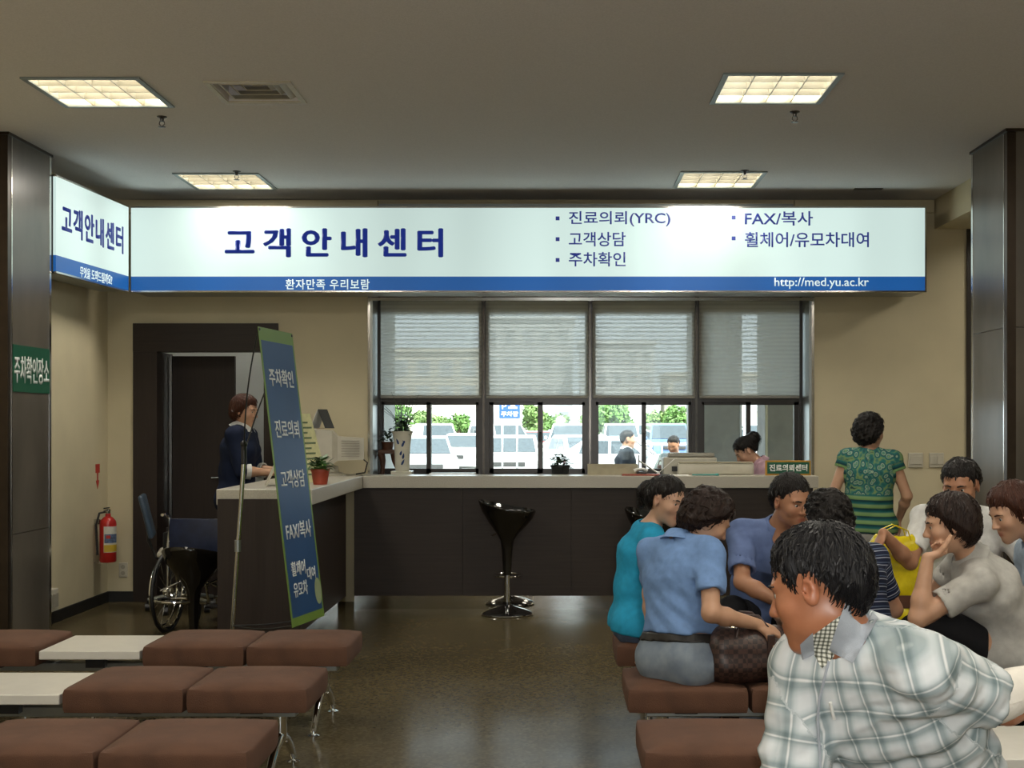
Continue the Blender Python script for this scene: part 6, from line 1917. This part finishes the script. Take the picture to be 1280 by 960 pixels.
M('bandage', (0.74, 0.70, 0.62), 0.9, var=0.06, bump=.4, bscale=120)
SEAT = .42

# 1 woman in turquoise, on the far bench, looking to the right
s = .90; a = 5; pv = np.array([.375, 6.15, SEAT + .09]); K, AN = seated_legs(pv, a, s, SEAT)
I1 = person('woman in a turquoise T-shirt sitting behind the woman in a pale blue polo', (.40, 6.15, 0), dict(s=s, sex='f', a=a, pelvis=pv, neck=(.435, 6.14, .965), head=(.515, 6.10, 1.083), look=(-42, -14, 4),
    knees=K, ankles=AN, wr_r=(.43, 5.90, .43), pole_r=(-1, -.3, 0), wr_l=(.66, 6.30, .54), pole_l=(-.5, .6, -.6), hand_r=dict(curl=30), hand_l=dict(curl=30), skin=SK_F, hairmat=HB, hscale=.93,
    hair=dict(style='tied', vol=.012, seed=2, extra=[lambda L, R, q: [Ell(L((0, -.125, .02)), (.045 * q, .04 * q, .045 * q), R, .02), Cone(L((0, -.14, .0)), L((.01, -.15, -.09)), .030 * q, .012 * q, .02)]]),
    top=dict(mat='turquoise', sleeve=.72, hem=-.06, infl=.014, seed=4), bottom=dict(mat='jeans_dark'), h=.011, hf=0.005))

# 2 woman in a pale blue polo, back to the camera, bending to her bag
s = .93; a = 48; pv = np.array([.490, 5.17, SEAT + .095]); K, AN = seated_legs(pv, a, s, SEAT, 8)
I2 = person('woman in a pale blue polo and jeans reaching into the checked handbag', (.49, 5.17, 0), dict(s=s, sex='f', girth=1.12, a=a, pelvis=pv, neck=(.500, 5.23, .975), head=(.608, 5.235, 1.058), look=(12, -34, 0), shw=.155, bend=-.015,
    knees=K, ankles=AN, wr_r=(.795, 5.07, .655), pole_r=(.1, -.5, -.9), wr_l=(.63, 5.42, .65), pole_l=(-.6, .6, -.5), hand_r=dict(curl=38, d=(.8, .1, -.35), n=(-.2, .3, -.9)), hand_l=dict(curl=30, d=(.9, -.3, -.3), n=(0, -.2, -1)), skin=SK, hairmat=HD, hscale=.95,
    hair=dict(style='full', vol=.020, curl=.0035, seed=5), top=dict(mat='polo_blue', sleeve=.66, hem=.10, infl=.016, seed=8, fold=.009, flare=.020), collar=dict(mat='polo_blue'),
    bottom=dict(mat='jeans_pale', waist=.10, belt='belt_black', belt_h=.080), h=.011, hf=0.005))

# 3 man in a blue shirt facing the camera
s = .98; a = -92; pv = np.array([.99, 6.20, SEAT + .10]); K, AN = seated_legs(pv, a, s, SEAT, 16, .92, fold=-.05); K = [k + np.array([0, 0, .10]) for k in K]
I3 = person('man in a blue short-sleeved shirt leaning on his knees facing the camera', (.99, 6.2, 0), dict(s=s, a=a, pelvis=pv, neck=(1.030, 5.98, .965), head=(1.072, 5.895, 1.092), look=(-62, -12, -3),
    knees=K, ankles=AN, wr_r=(1.02, 5.70, .635), pole_r=(-1, -.1, -.25), wr_l=(1.22, 5.72, .60), pole_l=(1, 0, -.3), hand_r=dict(curl=40), hand_l=dict(curl=40), skin=SK_TAN, hairmat=HB, hscale=.99,
    hair=dict(style='crop', vol=.009, seed=6, top=.004), top=dict(mat='shirt_blue', sleeve=.78, hem=.03, infl=.018, seed=9, fold=.006, flare=.024, vneck=.06), collar=dict(mat='shirt_blue', gap=24),
    bottom=dict(mat='black_cloth'), h=.011, hf=0.0045))

# 4 curly-haired person in a striped navy shirt, seen from behind
s = .88; a = 100; pv = np.array([1.225, 5.14, SEAT + .10]); K, AN = seated_legs(pv, a, s, SEAT)
I4 = person('curly-haired person in a navy striped shirt sitting with the back to the camera', (1.225, 5.14, 0), dict(s=s, sex='f', girth=1.0, a=a, pelvis=pv, neck=(1.165, 5.26, .935), head=(1.110, 5.30, 1.052), look=(118, -12, 0),
    knees=K, ankles=AN, wr_r=(1.30, 5.48, .56), pole_r=(.8, -.4, -.4), wr_l=(1.0, 5.45, .55), pole_l=(-.7, -.4, -.3), skin=SK, hairmat=HB, hscale=.94, hf=0.0065,
    hair=dict(style='full', vol=.016, curl=.006, seed=11), top=dict(mat='striped_cloth', sleeve=.75, hem=-.05, infl=.014, seed=12), bottom=dict(mat='black_cloth'), h=.011))

# 5 standing woman in a green patterned blouse by the wall
s = .885; a = 72; x5, y5 = 2.02, 8.35
pv = np.array([x5, y5, .80])
I5 = person('woman in a green patterned blouse standing by the cream wall', (x5, y5, 0), dict(s=s, sex='f', girth=1.14, a=a, pelvis=pv, neck=(x5 + .01, y5 - .02, 1.275), head=(x5 + .015, y5 + .01, 1.395), look=(40, -4, 0), shw=.165,
    knees=[(x5 - .075, y5 + .03, .44), (x5 + .075, y5 - .01, .44)], ankles=[(x5 - .08, y5 - .01, .08), (x5 + .08, y5 - .04, .08)], wr_r=(x5 + .215, y5 + .06, .82), pole_r=(.5, -1, 0), wr_l=(x5 - .19, y5 + .16, .84), pole_l=(-.5, -.8, 0),
    hand_r=dict(d=(.05, .1, -1), n=(-1, 0, 0)), hand_l=dict(d=(.05, .1, -1), n=(1, 0, 0)), skin=SK, hairmat=HB, hscale=.93, hf=0.0065, h=.011,
    hair=dict(style='full', vol=.020, curl=.006, seed=14), top=dict(mat='blouse_cloth', sleeve=.32, hem=-.06, infl=.016, seed=15, flare=.022), bottom=dict(mat='white_cloth', loose=.02)))

# 6 man in white behind the grouped people, arm over the yellow bag
s = .98; a = -112; pv = np.array([1.95, 6.22, SEAT + .10]); K, AN = seated_legs(pv, a, s, SEAT, 14, .95, fold=-.05)
I6 = person('man in a white shirt at the back stretching his arm over the yellow bag', (1.95, 6.22, 0), dict(s=s, a=a, pelvis=pv, neck=(1.93, 6.13, 1.04), head=(1.895, 6.03, 1.160), look=(-125, -16, 0),
    knees=K, ankles=AN, wr_r=(1.505, 5.93, .945), pole_r=(-.1, -.3, -.9), wr_l=(2.1, 5.85, .60), pole_l=(1, 0, -.4), hand_r=dict(d=(-.45, -.3, -.85), n=(.7, .1, -.5), curl=28, spread=7), skin=SK_TAN, hairmat=HB, hscale=1.0, hf=0.0055,
    hair=dict(style='short', vol=.010, seed=17), top=dict(mat='white_cloth', sleeve=.72, hem=-.04, infl=.018, seed=18), collar=dict(mat='white_cloth', gap=22), bottom=dict(mat='black_cloth'), h=.011))

# 7 person in a grey polo, chin in hand, facing left
s = .94; a = 172; pv = np.array([1.83, 5.10, SEAT + .10]); K, AN = seated_legs(pv, a, s, SEAT, 12, 1.0); K[0] = np.array([1.42, 4.93, .70]); AN[0] = np.array([1.44, 5.0, .30])
I7 = person('short-haired person in a grey polo resting chin on hand, facing left', (1.83, 5.1, 0), dict(s=s, sex='f', girth=1.1, a=a, pelvis=pv, neck=(1.605, 5.00, .925), head=(1.520, 4.965, 1.058), look=(172, -10, 0), shw=.150,
    knees=K, ankles=AN, sh_l=(1.600, 4.86, .845), wr_l=(1.405, 4.87, .940), pole_l=(-.85, .0, -.6), hand_l=dict(d=(.62, .45, .16), n=(-.1, .1, .95), curl=72, s=.95), wr_r=(1.42, 5.20, .60), pole_r=(-.2, .8, -.5), skin=SK, hairmat=HD, hscale=.95, hf=0.005,
    hair=dict(style='bob', vol=.016, seed=20), top=dict(mat='grey_polo', sleeve=.62, hem=-.05, infl=.016, seed=21, fold=.005, flare=.022), collar=dict(mat='grey_polo'), bottom=dict(mat='black_cloth'), h=.011))

# 8 person at the right edge in pale blue
s = .95; a = 182; pv = np.array([2.22, 5.30, SEAT + .10]); K, AN = seated_legs(pv, a, s, SEAT, 10, .85)
I8 = person('person with red-brown hair in a pale blue shirt at the right edge', (2.22, 5.3, 0), dict(s=s, sex='f', a=a, pelvis=pv, neck=(2.00, 5.33, .965), head=(1.885, 5.31, 1.082), look=(192, -22, 0),
    knees=K, ankles=AN, wr_l=(1.85, 5.2, .58), pole_l=(.4, -.5, -.6), wr_r=(1.85, 5.45, .58), pole_r=(.4, .6, -.5), skin=SK, hairmat=HR, hscale=.96, hf=0.0055,
    hair=dict(style='bob', vol=.018, seed=23), top=dict(mat='pale_blue', sleeve=.7, hem=-.05, infl=.016, seed=24), collar=dict(mat='pale_blue'), bottom=dict(mat='black_cloth'), h=.011))

# 9 man in a plaid jacket in the foreground, turning to look away to the left
s = 1.0; a = -125
pv = np.array([.865, 2.965, SEAT + .13]); K = [(.93, 2.55, .52), (.58, 2.66, .52)]; AN = [(.93, 2.52, .09), (.56, 2.62, .09)]
I9 = person('man in a grey plaid jacket in the foreground looking away to the left', (.86, 2.95, 0), dict(s=s, girth=1.04, a=a, twist=0, pelvis=pv, neck=(.620, 2.715, .985), head=(.552, 2.715, 1.098), look=(152, -16, -6),
    sh_l=(.735, 2.615, .950), sh_r=(.545, 2.80, .915), knees=K, ankles=AN, toes=(-110, -120), wr_l=(1.175, 2.86, .895), pole_l=(.2, .2, -1), hand_l=dict(d=(.9, .3, -.1), n=(0, 0, -1), curl=25), wr_r=(.60, 2.60, .48), pole_r=(-.5, .6, .1), hand_r=dict(curl=35),
    skin=SK_RED, hairmat=HG, hscale=1.03, hf=0.0044, h=.011, hair=dict(style='short', vol=.013, seed=27, top=.004, locks=1300),
    top=dict(name='jacket', mat='plaid_cloth', sleeve_l=.72, sleeve_r=1.7, hem=.02, infl=.032, seed=28, fold=.010, flare=.036, h=.0055, neckr=.070, neckdrop=.02), bottom=dict(mat='khaki', waist=.12, infl=.012)))

bv = surface(I9)
sheet(I9, bv, 'inner_collar', [(1008, 800), (1058, 764), (1042, 822), (1027, 836)], 'check_cloth', lift=.002, cuv_scale=True)
sheet(I9, bv, 'collar', [(1062, 738), (1098, 772), (1066, 829), (1036, 813)], 'collar_grey', 10, 10, lift=.008, th=.006)
sheet(I9, bv, 'collar', [(1000, 806), (1016, 791), (1018, 818), (1003, 825)], 'collar_grey', lift=.006, th=.005)
line_on(I9, bv, 'zip', [(1036, 826), (1030, 850), (1024, 875), (1022, 900), (1024, 930), (1026, 970)], .003, 'collar_grey')
line_on(I9, bv, 'zip_pull', [(1038, 878), (1040, 888), (1043, 899)], .0035, 'white_plastic', .009)
A_, B_, C_ = I9['arms'][-1]; d_ = nrm(C_ - B_)
e_ = A_ + (B_ - A_) * .80; d_ = nrm(C_ - e_)
ring_shape(I9['t'], 'bandage', e_, d_, 1.0, [(.052, 0), (.055, .012), (.053, .05), (.051, .06), (.053, .07), (.049, .12), (.047, .13), (.049, .14), (.042, .22)], 0, 359.9, 'bandage', front=nrm(np.cross(d_, [0, 0, 1])), th=.012)

# 10 clerk behind the counter wing
s = .985; x, y = -2.43, 9.70
I10 = person('clerk in a navy jacket with white collar standing behind the counter wing', (x, y, 0), dict(s=s, sex='f', girth=1.05, a=-8, pelvis=(x, y, .90), neck=(x + .035, y, 1.42), head=(x + .055, y - .01, 1.548), look=(-14, -10, 0),
    knees=[(x + .01, y + .08, .48), (x + .01, y - .09, .48)], ankles=[(x - .02, y + .08, .09), (x - .02, y - .09, .09)], wr_r=(x + .30, y - .10, 1.085), pole_r=(-.3, -.4, -1), wr_l=(x + .32, y + .12, 1.09), pole_l=(-.3, .4, -1),
    hand_r=dict(d=(1, .1, -.15), n=(0, 0, -1), curl=25), hand_l=dict(d=(1, -.1, -.15), n=(0, 0, -1), curl=25), skin=SK, hairmat=HR, hscale=.97, hf=0.0065, h=.011,
    hair=dict(style='full', vol=.014, seed=30), top=dict(name='jacket', mat='navy_cloth', sleeve=1.15, hem=-.10, infl=.018, seed=31, neckr=.062), collar=dict(mat='white_cloth', gap=20, prof=[(.058, .045), (.064, .042), (.105, -.004)]), bottom=dict(mat='navy_cloth')))
for sg in (1, -1):
    A_, B_, C_ = I10['arms'][sg]; d = C_ - B_; e = B_ + d * .15
    n_ = nrm(d); u = nrm(np.cross(n_, [0, 0, 1]))
    ring_shape(I10['t'], 'cuff', e, n_, 1.0, [(.056, -.005), (.058, .03)], 0, 359.9, 'white_cloth', front=u, th=.010)

# 11 clerk in pink between counter and window
s = .90
I11 = person('dark-haired clerk in pink bending over the desk by the window', (1.80, 10.56, 0), dict(s=s, sex='f', a=180, pelvis=(1.80, 10.56, .72), neck=(1.665, 10.56, 1.135), head=(1.545, 10.55, 1.225), look=(186, -36, 0), shw=.135,
    knees=[(1.48, 10.46, .68), (1.48, 10.64, .68)], ankles=[(1.50, 10.46, .32), (1.50, 10.64, .32)], wr_r=(1.45, 10.64, .99), pole_r=(.3, .1, -1), wr_l=(1.46, 10.44, .99), pole_l=(.3, -.1, -1), skin=SK_F, hairmat=HB, hscale=.93, hf=0.007, h=.011, girth=.95,
    hair=dict(style='tied', vol=.012, seed=33, extra=[lambda L, R, q: [Ell(L((0, -.125, .055)), (.05 * q, .045 * q, .05 * q), R, .02)]]), top=dict(mat='pink_cloth', sleeve=.8, hem=-.05, infl=.012, seed=34), collar=dict(mat='pink_cloth'), bottom=dict(mat='navy_cloth')))
t = thing('clerk_stool', 'grey swivel stool under the clerk in pink', 'stool', (1.80, 10.56, 0))
MB().lathe([(.0, .52), (.14, .52), (.16, .54), (.16, .58), (.14, .60), (0, .605)], (1.80, 10.56, 0), 24).build('seat', 'black_plastic', t, smooth=True)
MB().cyl((1.80, 10.56, .05), (1.80, 10.56, .53), .025, 12).build('column', 'steel', t, smooth=True)
MB().lathe([(.0, 0), (.17, 0), (.17, .015), (.04, .05)], (1.80, 10.56, 0), 24).build('base', 'steel', t, smooth=True)
MB().tube([(1.80 + .15 * math.cos(k * PI / 10), 10.56 + .15 * math.sin(k * PI / 10), .25) for k in range(20)], .009, 8, closed=True).build('foot_ring', 'steel', t, smooth=True)

# 12, 13 men outside
x, y, zg = .895, 17.0, ZG
I12 = person('man in a dark suit walking outside the window', (x, y, zg), dict(s=.98, a=5, pelvis=(x, y, zg + .90), neck=(x + .01, y, zg + 1.415), head=(x + .03, y, zg + 1.545), look=(0, -4, 0),
    knees=[(x + .12, y + .09, zg + .49), (x - .02, y - .09, zg + .48)], ankles=[(x + .10, y + .09, zg + .09), (x - .16, y - .09, zg + .10)], wr_r=(x - .02, y - .24, zg + .86), pole_r=(-1, 0, 0), wr_l=(x + .08, y + .24, zg + .86), pole_l=(-1, 0, 0),
    skin=SK, hairmat=HB, hf=None, h=.011, face=False, hair=dict(style='short', vol=.009, seed=40, locks=0), top=dict(name='jacket', mat='suit_dark', sleeve=1.95, hem=-.12, infl=.022, seed=41, h=.010, flare=.018, vneck=.10), collar=dict(mat='white_cloth', gap=14), bottom=dict(mat='suit_dark', h=.012)))
x, y = 1.53, 17.0
I13 = person('man in grey outside the window looking down at something in his hands', (x, y, zg), dict(s=.97, a=-125, pelvis=(x + .05, y + .06, zg + .86), neck=(x + .01, y - .03, zg + 1.34), head=(x - .01, y - .09, zg + 1.475), look=(-115, -26, 0),
    knees=[(x + .13, y + .02, zg + .47), (x - .05, y + .04, zg + .47)], ankles=[(x + .13, y + .06, zg + .09), (x - .04, y + .10, zg + .09)], wr_r=(x - .20, y - .20, zg + 1.13), pole_r=(-.6, 0, -1), wr_l=(x + .02, y - .27, zg + 1.12), pole_l=(.8, 0, -1),
    skin=SK_TAN, hairmat=HB, hf=None, h=.011, face=False, hair=dict(style='crop', vol=.008, seed=43, locks=0), top=dict(mat='grey_cloth', sleeve=.9, hem=-.06, infl=.02, seed=44, h=.010), collar=dict(mat='grey_cloth', gap=20), bottom=dict(mat='suit_dark', h=.012)))
pch = thing('pouch', 'small brown pouch held by the man in grey outside', 'bag', (1.40, 16.72, .84))
MB().rbox((1.29, 16.66, .80), (1.45, 16.76, .92), .03, 3).build('body', 'brown_wood', pch, smooth=True)
MB().tube([(1.30, 16.71, .91), (1.32, 16.71, .97), (1.42, 16.71, .97), (1.44, 16.71, .91)], .008, 6).build('strap', 'brown_wood', pch, smooth=True)

# ------------------------------------------------------------------ bags among the people
def check_leather():
    m, n, b = _mat('check_leather')
    tc = n.nodes.new('ShaderNodeTexCoord'); mp = n.nodes.new('ShaderNodeMapping'); mp.inputs['Rotation'].default_value = (.0, .0, .35)
    n.links.new(tc.outputs['Object'], mp.inputs[0])
    ck = n.nodes.new('ShaderNodeTexChecker'); ck.inputs['Scale'].default_value = 55
    ck.inputs['Color1'].default_value = (0.055, 0.028, 0.022, 1); ck.inputs['Color2'].default_value = (0.020, 0.011, 0.010, 1)
    n.links.new(mp.outputs[0], ck.inputs['Vector']); n.links.new(ck.outputs['Color'], b.inputs['Base Color'])
    b.inputs['Roughness'].default_value = .42
    MATS['check_leather'] = m
check_leather()
M('brown_leather', (0.035, 0.016, 0.012), 0.4, var=0.15)
M('brass', (0.55, 0.45, 0.25), 0.2, 1.0, var=0.05)
t = thing('handbag', 'dark brown checked leather handbag on the bench beside the woman in a pale blue polo', 'handbag', (.76, 5.10, SEAT + .002), math.radians(8))
G = Field((-.20, -.14, 0), (.20, .14, .32), .005)
G.union(ECone((-.10, 0, .075), (.10, 0, .075), (.075, .075), (.085, .085), (0, 0, 1), .03)); G.union(ECone((-.11, 0, .15), (.11, 0, .15), (.05, .05), (.070, .07), (0, 0, 1), .05)); G.union(ECone((-.10, 0, .20), (.10, 0, .19), (.03, .03), (.03, .03), (0, 0, 1), .06))
G.keep((0, 0, .002), (0, 0, -1)); G.cut(ECone((-.08, 0, .25), (.08, 0, .25), (.035, .035), (.026, .026), (0, 0, 1)), 0, .01)
G.disp(folds(77, .005, 20, 50))
P, Q = G.mesh()
ORG[t.name] = Vector((0, 0, 0)); npmesh('body', P, Q, 'check_leather', t)
for sg in (-1, 1):
    MB().tube([(-.07, sg * .055, .17), (-.055, sg * .05, .235), (-.02, sg * .045 + .02, .27), (.03, sg * .045 + .02, .265), (.06, sg * .05, .225), (.075, sg * .055, .165)], .007, 8).build('handle', 'brown_leather', t, smooth=True, world=False)
MB().tube([(-.13, 0, .205), (-.06, 0, .218), (.06, 0, .214), (.13, 0, .20)], .005, 8).build('zip', 'brass', t, smooth=True, world=False)
MB().rbox((.128, -.050, .11), (.152, -.040, .18), .003).build('name_tag', 'brown_leather', t, world=False)
MB().rbox((.134, -.058, .13), (.146, -.050, .165), .002).build('buckle', 'chrome', t, world=False)
MB().rbox((.05, -.088, .03), (.08, -.076, .20), .004).build('strap', 'brown_leather', t, world=False)

def plastic(name, col):
    M(name, col, .22, var=.12, scale=25, bump=.5, bscale=40)
plastic('yellow_plastic', (0.62, 0.50, 0.012))
t = thing('shopping_bag', 'shiny yellow plastic shopping bag standing on the far bench table', 'bag', (1.60, 6.10, .394))
G = Field((-.18, -.14, 0), (.18, .14, .62), .007)
G.union(ECone((-.06, 0, .10), (.06, 0, .10), (.10, .10), (.085, .085), (0, 0, 1), .05)); G.union(ECone((-.055, 0, .30), (.055, 0, .30), (.16, .16), (.075, .075), (0, 0, 1), .08)); G.union(ECone((-.07, 0, .46), (.07, 0, .46), (.07, .07), (.05, .05), (0, 0, 1), .08))
G.keep((0, 0, .002), (0, 0, -1)); G.cut(ECone((-.05, 0, .54), (.05, 0, .54), (.05, .05), (.035, .035), (0, 0, 1)), 0, .01)
G.disp(folds(78, .012, 25, 70, 7))
P, Q = G.mesh(); ORG[t.name] = Vector((0, 0, 0)); npmesh('body', P, Q, 'yellow_plastic', t)
for sg in (-1, 1):
    MB().tube([(-.07, sg * .045, .50), (-.055, sg * .04, .55), (.0, sg * .035, .575), (.055, sg * .04, .55), (.07, sg * .045, .50)], .006, 8, flat=.5).build('handle', 'yellow_plastic', t, smooth=True, world=False)
MB().prism([(-.06, .05), (.06, .05), (.06, .11), (-.06, .11)], .002, ((.02, -.083, .14), (1, 0, 0), (0, 0, 1), (0, -1, 0))).build('printed_patch', 'brown_wood', t, world=False)
